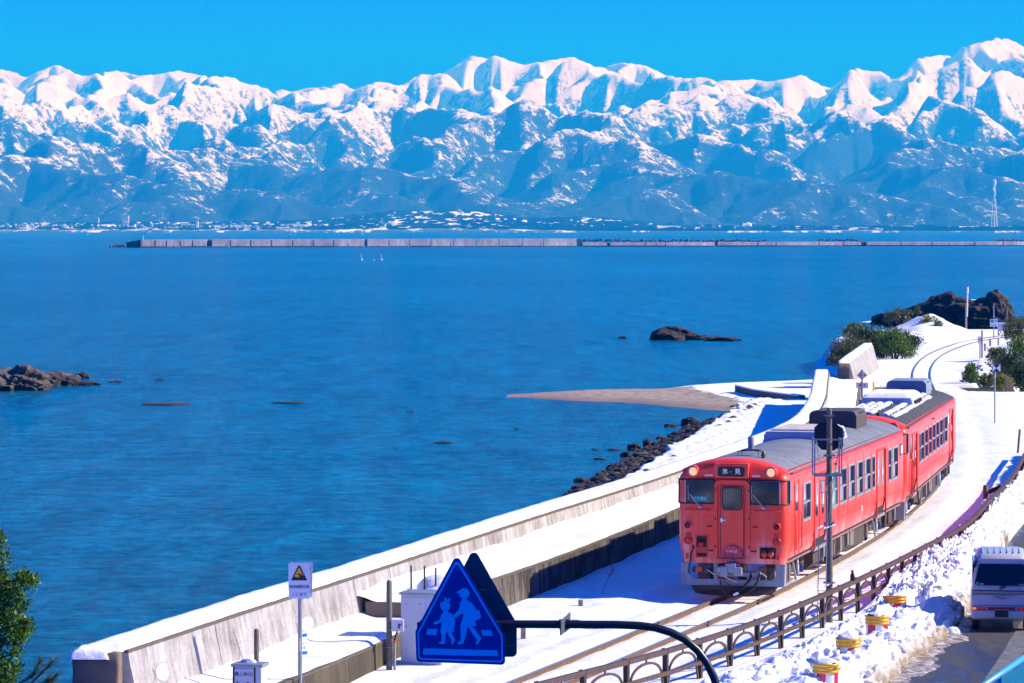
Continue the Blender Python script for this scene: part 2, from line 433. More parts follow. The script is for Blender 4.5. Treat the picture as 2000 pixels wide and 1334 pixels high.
# ---------------------------------------------------------------- sea
def sea_mat():
    m, n, l, b = nodes_mat('rippled sea water')
    geo = n.new('ShaderNodeNewGeometry'); P = geo.outputs['Position']
    mp = mapping(n, l, P, (.8, 1.0, 1.0), (0, 0, .12))
    w1 = noise(n, l, 2.2, 4, .7, mp); w2 = noise(n, l, .42, 4, .6, mp); w3 = noise(n, l, .1, 4, .6, mp); w4 = noise(n, l, .012, 4, .6, P)
    h = mth(n, l, 'ADD', mth(n, l, 'MULTIPLY', w1, .16), mth(n, l, 'MULTIPLY', w2, .40)); h = mth(n, l, 'ADD', h, mth(n, l, 'MULTIPLY', w3, 1.0))
    h = mth(n, l, 'ADD', h, mth(n, l, 'MULTIPLY', w4, 2.5))
    bp = bumpn(n, l, h, 1.0, 1.0); l.new(bp.outputs[0], b.inputs['Normal'])
    patch = noise(n, l, 1/90, 4, .6, mapping(n, l, P, (.35, .12, 1))); rip = noise(n, l, 1.3, 6, .85, mapping(n, l, P, (1.0, .6, 1))); rip2 = noise(n, l, .5, 5, .8, mapping(n, l, P, (.8, .12, 1)))
    q = mth(n, l, 'ADD', mth(n, l, 'MULTIPLY', patch, .24), mth(n, l, 'MULTIPLY', rip, .52)); q = mth(n, l, 'ADD', q, mth(n, l, 'MULTIPLY', rip2, .28))  # light and dark of the ripples painted into the water colour
    l.new(ramp(n, l, q, [(.45, (.0, .042, .085)), (.52, (.0, .10, .19)), (.60, (.0, .19, .34))]), b.inputs['Base Color'])
    b.inputs['Roughness'].default_value = .24; b.inputs['IOR'].default_value = 1.33; b.inputs['Specular IOR Level'].default_value = .12
    return m
v = np.concatenate([np.linspace(-60, 400, 24), np.geomspace(450, 14300, 40)])
a = np.linspace(-1, 1, 30)
Y = v[:, None] + 0*a[None, :]; Xs = a[None, :]*(300 + np.maximum(Y, 0)*.35)
tag(grid('sea', Xs, Y, np.full_like(Y, SEA), sea_mat()), 'deep blue rippled bay', kind='structure')
# seabed and land base far below so that the haze box sits on something
# ---------------------------------------------------------------- plan curves (x as a function of distance)
Xt = interp([(50,-7.2),(60,-4.3),(68,-1.9),(76,.6),(85.7,3.6),(93,5.85),(103,8.55),(113,11.0),(123,13.15),(133,15.05),(150,17.6),(170,20.0),(190,22.1),(216,24.7),(229,26),(250,28.5),(274,32.1),(293,35.8),(307,39.1),(323,44.2),(340,50.5),(360,59),(400,80)])
Xs = interp([(60,-9.6),(68.5,-7.5),(73.6,-6.26),(79.1,-4.89),(82.4,-4.02),(96.3,-.546),(102.6,1.03),(109.4,2.83),(120.4,5.61),(150.3,12.3),(170,14.75),(188.5,16.5),(204.8,18.0)])
Xr = interp([(50,-10.2),(60,-7.6),(72.9,-4.45),(77.4,-3.37),(84,-1.96),(89.2,-.5),(93.6,.72),(103,3.07),(112,5.17),(124,8.0),(140,11.6),(155,14.3),(174.5,16.6),(192,18.4),(212,20.6)])
Xf = interp([(60,-3.6),(66,-1.1),(70.4,.99),(74.4,2.96),(79.1,4.93),(85,6.99),(88.7,8.18),(94.4,9.91),(101,11.8),(106,13.2),(116.4,15.4),(125.6,17.3),(140.7,20),(160,23.4)])
Xb = interp([(60,3.6),(70,6.1),(78.3,8.17),(87.2,10.5),(93,11.8),(107,14.4),(121,17),(140,21),(170,27.5)])
XT = interp([(105,-3.0),(125,1.3),(147,5.36),(161,7.35),(175,9.25),(190,11.4),(208,14.1),(216,15.2)])   # top of the riprap
SS = lambda a, b, x: (lambda t: t*t*(3-2*t))(np.clip((np.asarray(x, float)-a)/(b-a), 0, 1))

def snow_mat(name, dirt=0., fine=.6):
    m, n, l, b = nodes_mat(name)
    geo = n.new('ShaderNodeNewGeometry'); P = geo.outputs['Position']
    f1 = noise(n, l, 9, 5, .65, P); f2 = noise(n, l, 1.3, 4, .6, P); f3 = noise(n, l, 45, 3, .6, P)
    h = mth(n, l, 'ADD', mth(n, l, 'MULTIPLY', f1, .5), mth(n, l, 'MULTIPLY', f2, 1.5)); h = mth(n, l, 'ADD', h, mth(n, l, 'MULTIPLY', f3, .15))
    bp = bumpn(n, l, h, fine, .06); l.new(bp.outputs[0], b.inputs['Normal'])
    base = ramp(n, l, f2, [(.3, (.70, .73, .76)), (.6, (.82, .82, .82))])
    if dirt:
        sep = n.new('ShaderNodeSeparateXYZ'); l.new(P, sep.inputs[0])
        att = n.new('ShaderNodeAttribute'); att.attribute_name = 'dirt'
        dn = noise(n, l, 2.3, 6, .75, P)
        q = mth(n, l, 'ADD', att.outputs['Fac'], mth(n, l, 'MULTIPLY', mth(n, l, 'SUBTRACT', dn, .5), 1.3))
        base = mixc(n, l, ramp(n, l, q, [(.30, (0, 0, 0)), (.5, (.4, .4, .4)), (.8, (1, 1, 1))]), base, (.25, .18, .11))
    l.new(base, b.inputs['Base Color']); b.inputs['Roughness'].default_value = .65; b.inputs['Specular IOR Level'].default_value = .25
    return m
M_SNOW = snow_mat('fresh snow'); M_BANK = snow_mat('ploughed dirty snow', 1., .5)
def concrete_mat(name, c1, c2, stain=(.12, .1, .09), streak=1.0, amt=.5):
    m, n, l, b = nodes_mat(name)
    geo = n.new('ShaderNodeNewGeometry'); P = geo.outputs['Position']
    st = noise(n, l, 2.2, 5, .65, mapping(n, l, P, (1.6, 1.6, .25))); bl = noise(n, l, .7, 5, .7, P); fn = noise(n, l, 14, 5, .75, P)
    q = mth(n, l, 'ADD', mth(n, l, 'MULTIPLY', st, .6*streak), mth(n, l, 'MULTIPLY', bl, .5)); q = mth(n, l, 'ADD', q, mth(n, l, 'MULTIPLY', fn, .3))
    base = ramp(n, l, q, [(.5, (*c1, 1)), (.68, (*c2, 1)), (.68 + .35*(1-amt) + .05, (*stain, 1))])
    l.new(base, b.inputs['Base Color']); b.inputs['Roughness'].default_value = .85; b.inputs['Specular IOR Level'].default_value = .2
    bp = bumpn(n, l, fn, .5, .015); l.new(bp.outputs[0], b.inputs['Normal'])
    return m
M_SEAWALL = concrete_mat('pale weathered concrete', (.54, .52, .50), (.34, .32, .31), (.14, .11, .09))
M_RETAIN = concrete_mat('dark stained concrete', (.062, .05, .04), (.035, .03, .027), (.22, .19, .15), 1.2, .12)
M_COPE = concrete_mat('brown concrete edge', (.17, .135, .10), (.11, .09, .07))
M_BLOCK = concrete_mat('rough dark concrete block', (.17, .135, .10), (.08, .065, .05), (.40, .33, .26), .3, .35)

# ---------------------------------------------------------------- trackside snow
def undul(X, Y): return (fbm(X/1.7, Y/3.2, 61, 4) - .5)*.16
def z_track(X, Y):
    o = X - Xt(Y); ao = np.abs(o)
    z = -.085 + .03*(fbm(X/.6, Y/.9, 71, 3) - .5)
    side = SS(.75, 1.5, ao); zz = -.03 + undul(X, Y) + .09*SS(1.6, 2.6, -o)*SS(84, 92, Y) - .05*SS(1.2, 2.0, ao)*SS(2.8, 1.9, ao)
    zl = -.13*SS(89, 81, Y)*SS(-2.2, -3.2, o)
    z = z*(1-side) + (zz + zl)*side
    # flange grooves beside the rails, snow cut low so that the rail web shows
    for r in (-.565, .565):
        q = np.abs(o - r); z -= .045*np.exp(-(q/.09)**2)
    return z
d = np.concatenate([np.arange(58, 110, .16), np.arange(110, 213, .4)]); u = np.linspace(0, 1, 110)
D, U = np.meshgrid(d, u, indexing='ij'); xl = Xr(D) - .04; xr = np.where(D < 150, Xf(D) + .9, 60)
xr = np.maximum(Xf(D) + .9, 0*D); far = SS(120, 150, D); xr = xr*(1-far) + (Xt(D) + 34)*far
X = xl + (xr - xl)*(U**(1 + 1.2*far))
Z = z_track(X, D)
rough = SS(9.5, 13, X - Xt(D))*SS(112, 130, D) + SS(3.0, 4.2, X - Xt(D))*SS(98, 104, D)*SS(150, 120, D)
Z += rough*(lump(X/.9, D/2.2, 15, 4) - .45)*.32
Z[:, -1] = -1.0
Z[-1, :] = -2.4
tag(grid('snow_ground', X, D, Z, M_SNOW), 'smooth fresh snow beside the railway', kind='structure')

# snow bank between fence and road -------------------------------------
d = np.arange(60, 152, .075); u = np.linspace(0, 1, 130)
D, U = np.meshgrid(d, u, indexing='ij')
wob = .35*(fbm(D/1.3, D*0, 44, 3) - .5)
bs = SS(88, 97, D)                      # farther on the heap is high and reaches the fence
UF = .62
T = np.clip(U/UF, 0, 1); FF = np.clip((U - UF)/(1 - UF), 0, 1)
wface = .85 - .25*bs
xl = Xf(D) + .25 - .0*bs; xt = Xb(D) + wob - wface
lowf = lump((Xf(D) + T*3.5)/1.3, D/1.7, 21, 3); 
AX = (Xf(D) + T*3.6 + FF*1.5)
midf = lump(AX/.46, D/.52, 22, 4); finef = lump(AX/.17, D/.19, 23, 2); big = lump(AX/1.1, D/1.3, 25, 3)
prof = .04 + .22*np.exp(-((T - .50)/.16)**2)*(1 - bs) + .26*SS(.72, 1.0, T)*(1 - bs) + (.60 - .12*T)*bs
amp = SS(.06, .32, T + .5*bs)
zt = prof + ((lowf - .5)*.24 + (midf - .5)*.26 + (finef - .5)*.085)*amp
zt_end = zt
ftop = prof
fz = zt + (-.40 - prof)*(FF**.85*(.35 + .65*FF))
bulge = ((big - .42)*.42 + (midf - .5)*.20 + (finef - .5)*.07)*np.sin(np.pi*np.clip(FF, 0, 1))**.6
X = np.where(FF > 0, xt + wface*(1 - (1 - FF)**1.35)*1.0 + bulge*.75, xl + (xt - xl)*T)
Z = np.where(FF > 0, fz + bulge*.45 - ((lowf - .5)*.24 + (midf - .5)*.2)*FF**2, zt)
notch = SS(86.4, 87.1, D)*SS(91.4, 90.2, D - .5*(midf-.5))*SS(9.0, 9.8, X + .35*(lowf - .5) - .16*(D - 88))
Z = Z*(1 - notch) + (-.28 + .12*midf)*notch
Z[:, 0] -= .3
dirt = np.clip(FF*1.0 + .22*SS(.5, .62, T)*(1 - bs)*(FF == 0), 0, 1)*.9 - .02
tag(grid('snow_bank', X, D, Z, M_BANK, attr={'dirt': dirt}), 'lumpy ploughed snow heaped between fence and road', kind='stuff')

# broken chunks of snow thrown up on the heap
def chunks():
    r = np.random.RandomState(12); base = []
    for s_ in range(6):
        bm = bmesh.new(); bmesh.ops.create_icosphere(bm, subdivisions=2, radius=1); co = np.array([v.co[:] for v in bm.verts]); fs = [tuple(v.index for v in f.verts) for f in bm.faces]; bm.free()
        for q in range(7):                     # chop flat faces like broken slabs
            nrm = r.normal(size=3); nrm /= np.linalg.norm(nrm); dd_ = co @ nrm; lim = r.uniform(.45, .8); co = co - np.maximum(dd_ - lim, 0)[:, None]*nrm
        base.append((co, fs))
    b = MB(); ny, nx = XB.shape
    for k in range(620):
        i = int(ny*r.rand()**1.7*.75); j = int(nx*r.uniform(.16, .93)); d_ = DB[i, j]
        if d_ < 88 and j < nx*.25 and r.rand() < .8: continue
        R_ = .035 + .16*r.rand()**3.2; co, fs = base[r.randint(6)]; a = r.uniform(0, 6.3); c_, s_ = math.cos(a), math.sin(a)
        q = co*np.array([1, r.uniform(.6, 1.2), r.uniform(.45, .9)])*R_; b.add(np.stack([q[:,0]*c_ - q[:,1]*s_ + XB[i, j], q[:,0]*s_ + q[:,1]*c_ + d_, q[:,2] + ZB[i, j] + R_*.15], -1), fs)
    return b.build('snow_chunks', M_BANKC, None, fix=False)
M_BANKC = mat('grey white snow chunks', (.80, .80, .80), .7, col2=(.62, .58, .53), vscale=2.5)
XB, DB, ZB = X, D, Z
tag(chunks(), 'broken chunks of ploughed snow lying on the bank', kind='stuff')

# slush strip and road ---------------------------------------------------
def road_mat():
    m, n, l, b = nodes_mat('wet worn asphalt')
    geo = n.new('ShaderNodeNewGeometry'); P = geo.outputs['Position']
    g = noise(n, l, 60, 3, .7, P); p = noise(n, l, .55, 5, .65, mapping(n, l, P, (2.2, .35, 1), (0, 0, -.25))); q = noise(n, l, 5, 5, .7, P)
    base = ramp(n, l, mth(n, l, 'ADD', mth(n, l, 'MULTIPLY', g, .25), mth(n, l, 'MULTIPLY', p, .75)), [(.35, (.028, .028, .03)), (.62, (.05, .049, .048)), (.75, (.085, .08, .076))])
    l.new(base, b.inputs['Base Color'])
    l.new(ramp(n, l, p, [(.38, (.28, .28, .28)), (.6, (.8, .8, .8))]), b.inputs['Roughness'])
    bp = bumpn(n, l, g, .5, .01); l.new(bp.outputs[0], b.inputs['Normal']); return m
d = np.arange(50, 175, 1.0); u = np.linspace(0, 1, 14); D, U = np.meshgrid(d, u, indexing='ij'); X = Xb(D) - 2.2 + 18*U
tag(grid('road', X, D, np.full_like(X, -.30), road_mat()), 'wet grey asphalt road', kind='structure')
d = np.arange(56, 100, .12); u = np.linspace(0, 1, 26); D, U = np.meshgrid(d, u, indexing='ij')
wid = .75 + .8*fbm(D/1.6, D*0, 12, 5)*SS(93, 84, D)
X = Xb(D) - .5 + wid*U
Z = -.296 + .10*(1-U)**.8*lump(X/.3, D/.4, 91, 4) - .03*SS(.75, 1, U + .5*(fbm(X/.35, D/.5, 92, 3) - .5))
def slush_mat():
    m, n, l, b = nodes_mat('brown slush'); geo = n.new('ShaderNodeNewGeometry'); P = geo.outputs['Position']
    q = noise(n, l, 4, 6, .75, P)
    l.new(ramp(n, l, q, [(.38, (.09, .065, .04)), (.5, (.26, .20, .14)), (.6, (.62, .58, .55))]), b.inputs['Base Color']); b.inputs['Roughness'].default_value = .45
    bp = bumpn(n, l, q, .6, .05); l.new(bp.outputs[0], b.inputs['Normal']); return m
tag(grid('slush', X, D, Z, slush_mat()), 'brown slush spilling onto the road edge', kind='stuff')
# dry lighter wheel track with faint white line, blue road marking
mm = mat('worn pale line paint', (.17, .165, .155), .8, col2=(.06, .06, .058), vscale=3)
p0, p1 = W(1900, 1400, -.3), W(1996, 1246, -.3)
dd = np.linspace(60, 104, 60); xc = p0.x + (dd - p0.y)*(p1.x - p0.x)/(p1.y - p0.y)
D, U = np.meshgrid(dd, np.linspace(-1, 1, 5), indexing='ij'); X = xc[:, None] + U*(.26 + .1*(fbm(D/2, U*3, 5, 3) - .5))
tag(grid('worn_road_line', X, D, np.full_like(X, -.296), mm), kind='structure')
mm = mat('blue road paint', (.02, .22, .42), .6, col2=(.05, .14, .22), vscale=6)
b = MB(); q = [W(1984, 1081, -.3), W(1999, 1081, -.3), W(2006, 1070, -.3), W(1992, 1070, -.3)]
b.add([(p.x, p.y, -.292) for p in q], [(0, 1, 2, 3)]); tag(b.build('blue_road_marking', mm), kind='structure')

# ---------------------------------------------------------------- sea wall
def sweep_panel(name, ds, prof, m, parent, seed=0, jag=0.):
    "prof(d) -> list of (x, z); closed loop"
    vs = []; fs = []; n = None
    for d in ds:
        p = prof(d); n = len(p); vs += [(x, d, z) for x, z in p]
    for i in range(len(ds)-1):
        for k in range(n): fs.append((i*n+k, i*n+(k+1) % n, (i+1)*n+(k+1) % n, (i+1)*n+k))
    fs += [tuple(range(n))[::-1], tuple(range((len(ds)-1)*n, len(ds)*n))]
    return MB().add(vs, fs).build(name, m, parent)
ZW = 1.44
def zw(d): return ZW + .0*d
sea_wall = empty('sea_wall', (0, 0, 0), label='long battered concrete sea wall capped with snow along the water', cat='wall')
J = [69.1, 74.2, 83.7, 86.6, 93.0, 102.5, 112, 121.5, 131, 140.5, 150, 160, 170, 180, 190, 204.8]
for a, b_ in zip(J[:-1], J[1:]):
    ds = np.linspace(a + .02, b_ - .02, max(3, int((b_ - a)/1.6)))
    sweep_panel('wall_panel', ds, lambda d: [(Xs(d), zw(d) - .05), (Xs(d) + .05, zw(d) - .34), (Xs(d) + .058, zw(d) - .35), (Xs(d) + .45, -.9), (Xs(d) - 1.2, -3.6), (Xs(d) - .78, zw(d) - .05)], M_SEAWALL, sea_wall)
ds = np.arange(69.1, 204.8, .8)
sweep_panel('coping', ds, lambda d: [(Xs(d) + .012, zw(d) - .055), (Xs(d) + .012, zw(d)), (Xs(d) - .80, zw(d)), (Xs(d) - .80, zw(d) - .055)], M_COPE, sea_wall)
def snowcap(name, ds, xa, xb, z, h, m, parent, seed=3, n=9, jag=.05):
    "snow lying on a ledge between x functions xa (left) and xb (right)"
    D, U = np.meshgrid(ds, np.linspace(0, 1, n), indexing='ij')
    XA = xa(D) - .03 + jag*(fbm(D/.5, D*0, seed, 4) - .5); XB = xb(D) + jag*1.3*(fbm(D/.45, D*0, seed + 5, 5) - .5)
    X = XA + (XB - XA)*(.5 - .5*np.cos(math.pi*U)); hh = h*(.85 + .3*fbm(X/1.2, D/1.6, seed + 9, 3))
    Zc = z(D) + hh*np.clip(np.sin(math.pi*np.clip(U, 0, 1))*2.2, 0, 1)**.6
    Zc[:, 0] = z(D[:, 0]) - .03; Zc[:, -1] = z(D[:, -1]) - .02
    Zc[0] = z(D[0]) - .02; Zc[-1] = z(D[-1]) - .02
    return grid(name, X, D, Zc, m, parent)
snowcap('snow_cap', np.arange(69.0, 204.9, .12), lambda d: Xs(d) - .80, lambda d: Xs(d) - .075, zw, .13, M_SNOW, sea_wall)
# rough end block of the wall
def roughbox(name, a, b_, m, parent, seed, amp=.06, sub=14):
    bm = bmesh.new(); bmesh.ops.create_cube(bm, size=1)
    bmesh.ops.subdivide_edges(bm, edges=bm.edges, cuts=sub, use_grid_fill=True)
    for v in bm.verts:
        p = Vector([a[i] + (v.co[i] + .5)*(b_[i] - a[i]) for i in range(3)])
        cc = Vector([(a[i] + b_[i])/2 for i in range(3)]); dr = (p - cc).normalized()
        v.co = p + dr*(float(fbm(np.array(p.x*2.2 + p.z*1.3 + seed), np.array(p.y*2.2 - p.z*1.9 + seed), 7, 4)) - .5)*2*amp
    for f in bm.faces: f.smooth = True
    me = bpy.data.meshes.new(name); bm.to_mesh(me); bm.free(); me.materials.append(m); return link(name, me, parent)
x0 = Xs(68.6)
e = roughbox('end_block', (x0 - .86, 68.35, -2.2), (x0 + .02, 69.12, ZW - .03), M_BLOCK, sea_wall, 4, .10)
D, U = np.meshgrid(np.linspace(68.3, 69.2, 22), np.linspace(0, 1, 22), indexing='ij')
xx = x0 - .92 + .78*U + .05*(fbm(D*4, U*0, 3, 3) - .5); rr = np.minimum(np.minimum(U, 1-U)*2.2, np.minimum(D-68.3, 69.5-D)*3.5)
Zc = ZW - .06 + .17*np.clip(rr*2.0, 0, 1)**.5*(.8 + .4*fbm(xx*3, D*3, 8, 3)); Zc[0] = ZW - .08; Zc[:, 0] = ZW - .08; Zc[:, -1] = ZW - .08
grid('snow_cap', xx, D, Zc, M_SNOW, sea_wall)
# faded sea creature drawings in paint on the face of the wall
M_DRAW = mat('faded teal paint', (.22, .27, .29), .8, col2=(.40, .38, .37), vscale=9)
M_DRAWL = mat('faded white paint', (.55, .57, .60), .8, col2=(.42, .38, .37), vscale=12)
def wall_pt(d, z): return Vector((Xs(d) + .058 + (1.09 - z)*.196 + .006, d, z))
def drawing(px, py, w_, h_, kind):
    # find distance on the face
    dd = np.linspace(69, 100, 600); z = 9.5 - (py - HY)*dd/F; X = (px - 1000)*dd/F
    i = int(np.argmin(np.abs(X - (Xs(dd) + .058 + (1.09 - z)*.196)))); d0 = float(dd[i]); z0 = float(z[i])
    k = d0/F
    def loop(pts, r, m):
        b = MB(); q = [wall_pt(d0 + u*w_*3.4, z0 + v*h_) for u, v in pts]
        for a, c_ in zip(q[:-1], q[1:]): b.bar(a, c_, r, .006, up=Vector((.98, 0, .19)))
        return b.build('wall_drawing', m, sea_wall)
    if kind == 'fish':
        body = [(math.cos(t)*(.5 if math.cos(t) > -.7 else .62), math.sin(t)*.42) for t in np.linspace(0, 2*math.pi, 26)]
        b = MB(); q = [wall_pt(d0 + u*w_*3.4, z0 + v*h_) for u, v in body]; b.add(q, [tuple(range(len(q)))]); b.build('wall_drawing', M_DRAWL, sea_wall)
        loop(body, .022, M_DRAW); loop([(-.45, .1), (-.2, .25), (0, .05), (.25, .2), (.45, .0)], .02, M_DRAW); loop([(-.1, -.3), (.05, -.1), (.2, -.3), (.3, 0)], .02, M_DRAW); loop([(-.55, 0), (-.8, .3), (-.72, 0), (-.8, -.3), (-.55, 0)], .02, M_DRAW)
    else:
        loop([(-.3, .6), (-.05, .1), (.0, -.2), (.25, -.8)], .03, M_DRAW); loop([(-.15, .7), (.0, .15), (.1, -.2), (.45, -.85)], .025, M_DRAWL); loop([(-.05, -.25), (-.2, -.8)], .03, M_DRAW)
        loop([(-.4, .2), (-.05, 0), (.4, .15)], .02, M_DRAW)
drawing(599, 1218, .27, .36, 'fish'); drawing(318, 1312, .20, .42, 'fish'); drawing(465, 1262, .17, .55, 'squid'); drawing(717, 1178, .22, .5, 'squid')

# ---------------------------------------------------------------- retaining wall, shelf and terrace
ret = empty('retaining_wall', (0, 0, 0), label='dark stained retaining wall between the tracks and the snowy shelf', cat='wall')
J = [84.05, 93.9, 103.5, 113, 122.5, 132, 142, 152, 162, 172, 182, 192, 205]
for a, b_ in zip(J[:-1], J[1:]):
    ds = np.linspace(a + .02, b_ - .02, 9)
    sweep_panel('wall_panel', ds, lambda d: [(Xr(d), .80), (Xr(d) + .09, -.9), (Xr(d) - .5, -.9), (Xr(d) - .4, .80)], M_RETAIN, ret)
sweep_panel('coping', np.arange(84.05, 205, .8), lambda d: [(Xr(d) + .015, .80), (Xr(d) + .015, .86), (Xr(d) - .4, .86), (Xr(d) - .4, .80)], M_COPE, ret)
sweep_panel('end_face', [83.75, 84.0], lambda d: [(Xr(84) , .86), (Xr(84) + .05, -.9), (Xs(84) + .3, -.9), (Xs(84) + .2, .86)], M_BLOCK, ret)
low = empty('low_retaining_wall', (0, 0, 0), label='low mossy retaining wall below the foot of the sea wall', cat='wall')
M_MOSS = concrete_mat('mossy aggregate concrete', (.10, .08, .05), (.045, .038, .028), (.30, .24, .16), .6, .22)
J = [60, 69.5, 76.9, 83.72]
for a, b_ in zip(J[:-1], J[1:]):
    sweep_panel('wall_panel', np.linspace(a + .015, b_ - .015, 8), lambda d: [(Xr(d), .36), (Xr(d) + .06, -1.3), (Xr(d) - .4, -1.3), (Xr(d) - .3, .36)], M_MOSS, low)
sweep_panel('coping', np.arange(60, 83.7, .6), lambda d: [(Xr(d) + .01, .36), (Xr(d) + .01, .40), (Xr(d) - .3, .40), (Xr(d) - .3, .36)], M_COPE, low)
def shelf(d0, d1, zf, name, lab, seed):
    d = np.arange(d0, d1, .2); D, U = np.meshgrid(d, np.linspace(0, 1, 26), indexing='ij')
    xa = Xs(D) + .05; xb = Xr(D) - .035 + .05*(fbm(D/.5, D*0, seed, 4) - .5)
    X = xa + (xb - xa)*U; Z = zf(D) + .05*(fbm(X/.8, D/1.5, seed, 4) - .5) + .12*SS(.35, 0, U)*(.5 + fbm(D/.9, D*0, seed+2, 3))
    Z += .05*SS(1.0, .9, U); Z[:, -1] = zf(D[:, -1]) - .05; Z[0] -= .10; Z[-1] -= .3
    tag(grid(name, X, D, Z, M_SNOW), lab, kind='structure')
shelf(83.7, 206, lambda d: .91 + 0*d, 'snow_shelf', 'snow covered walkway behind the sea wall', 5)
shelf(60, 84.2, lambda d: .45 - .012*np.clip(80 - d, 0, 20), 'lower_snow_shelf', 'snow at the foot of the sea wall', 8)

d = np.arange(104, 212, .3); D, U = np.meshgrid(d, np.linspace(0, 1, 60), indexing='ij')
xa = XT(D) - .6 + .5*(fbm(D/1.2, D*0, 31, 4) - .5); xb = np.where(D < 204.8, Xs(D) - .55, Xt(D)*0 + Xs(204.8) + (D - 204.8)*.3 + 1.5)
X = xa + (xb - xa)*U
Z = -.45 + .08*(fbm(X/1.1, D/2, 33, 4) - .5) + .22*np.exp(-((D - 163)/2.2)**2)*(.6 + .8*fbm(X/1.5, D/3, 36, 3))
Z += .22*(lump(X/.55, D/1.6, 37, 3) - .5)*SS(.5, .1, U)
Z[:, 0] = -1.1
tag(grid('snow_terrace', X, D, Z, M_SNOW), 'snow covered terrace on the sea side of the wall', kind='structure')

# sand spit ---------------------------------------------------------------
up_ = interp([(895,772),(960,769),(1000,768),(1100,764),(1240,760),(1330,757),(1440,750),(1560,745),(1625,741)]); lo_ = interp([(895,773),(960,776),(1010,776),(1130,783),(1220,786),(1330,796),(1410,803),(1450,803),(1500,803),(1625,803)])
px, U = np.meshgrid(np.arange(895, 1640, 3.0), np.linspace(0, 1, 40), indexing='ij')
py = lo_(px) + (up_(px) - lo_(px))*U; s = (py - HY)/(HC - SEA - .05)
D = F/s; X = (px - 1000)/s
edge = np.minimum(U, 1 - U)*2
Z = SEA - .12 + .26*np.clip(edge*2.5, 0, 1)**.8*SS(960, 1200, px) + .14*SS(940, 1010, px)*np.clip(edge*3, 0, 1)
snowpart = SS(1330, 1450, px + 60*(fbm(X/1.5, D/3, 9, 4) - .5) + 150*(U - .5))
Z += .25*snowpart + .04*(fbm(X/.8, D/.8, 10, 4) - .5)
def sand_mat():
    m, n, l, b = nodes_mat('wet and dry beach sand'); geo = n.new('ShaderNodeNewGeometry'); P = geo.outputs['Position']
    sep = n.new('ShaderNodeSeparateXYZ'); l.new(P, sep.inputs[0]); q = noise(n, l, 1.4, 6, .7, mapping(n, l, P, (1, .4, 1))); wet = mth(n, l, 'MULTIPLY', mth(n, l, 'ADD', sep.outputs[2], 2.42), 3.2, True)
    dry = ramp(n, l, q, [(.36, (.14, .10, .06)), (.5, (.38, .30, .19)), (.7, (.48, .38, .25))])
    base = mixc(n, l, wet, (.26, .18, .12), dry)
    att = n.new('ShaderNodeAttribute'); att.attribute_name = 'snow'
    base = mixc(n, l, ramp(n, l, mth(n, l, 'ADD', att.outputs['Fac'], mth(n, l, 'MULTIPLY', mth(n, l, 'SUBTRACT', q, .5), 1.0)), [(.5, (0, 0, 0)), (.56, (1, 1, 1))]), base, (.88, .88, .88))
    l.new(base, b.inputs['Base Color']); b.inputs['Roughness'].default_value = .7; return m
tag(grid('sand_spit', X, D, Z, sand_mat(), attr={'snow': snowpart}), 'brown sand spit reaching into the sea', kind='structure')
wl = empty('low_stone_wall', (0, 0, 0), label='low dark stone wall edged with snow on the beach', cat='wall')
pts = [(1442, 757), (1478, 766), (1520, 772), (1566, 778)]
for a, b_ in zip(pts[:-1], pts[1:]):
    A = W(*a, -1.7); B = W(*b_, -1.7); MB().bar((A.x, A.y, -1.95), (B.x, B.y, -1.95), .5, .75).build('wall_panel', M_BLOCK, wl)
    MB().bar((A.x, A.y + .12, -1.53), (B.x, B.y + .12, -1.53), .5, .1).build('snow_cap', M_SNOW, wl)

# rocks -------------------------------------------------------------------
M_ROCK = mat('dark brown wet rock', (.05, .038, .034), .8, col2=(.022, .018, .018), vscale=2.5, bump=1.5, bscale=6, spec=.3)
M_ROCKG = mat('grey brown rock', (.13, .105, .09), .85, col2=(.05, .042, .038), vscale=2., bump=1.5, bscale=5, spec=.2)
M_ROCKR = mat('reddish seaweed rock', (.11, .035, .02), .8, col2=(.03, .02, .015), vscale=3., bump=1.2, bscale=7, spec=.3)
def rock_mesh(seed, sx, sy, sz, sub=3, amp=.35, fl=True, m=None, name='rock'):
    bm = bmesh.new(); bmesh.ops.create_icosphere(bm, subdivisions=sub, radius=1)
    co = np.array([v.co[:] for v in bm.verts])
    n1 = fbm(co[:,0]*1.4 + seed, co[:,1]*1.4 + co[:,2]*1.1 + seed*.7, 5, 4) - .5; n2 = lump(co[:,0]*2.8 + seed, co[:,2]*2.8 - co[:,1]*2.2 + seed, 6, 5) - .5
    co = co*(1 + amp*2*n1 + amp*.7*n2)[:, None]
    co *= np.array([sx, sy, sz]); 
    if fl: co[:,2] = np.maximum(co[:,2], -sz*.45)
    for v, c_ in zip(bm.verts, co): v.co = c_
    for f in bm.faces: f.smooth = False
    me = bpy.data.meshes.new(name); bm.to_mesh(me); bm.free(); me.materials.append(m or M_ROCK); return me
def rock(px, py, w_, h_, label, m=None, seed=0, depth=1.0, z=SEA, sub=3, group=None, name='rock', amp=.35):
    "rock with its waterline at px, py; w_, h_ in photo pixels"
    p = W(px, py, z); s = F/p.y; sx = w_/s/2; sz = h_/s
    me = rock_mesh(seed, sx, sx*depth, sz*.66, sub + 1, amp*1.5, m=m); o = link(name, me, None, (p.x, p.y + sx*depth*.6, z + sz*.2))
    return tag(o, label, 'rock', group)
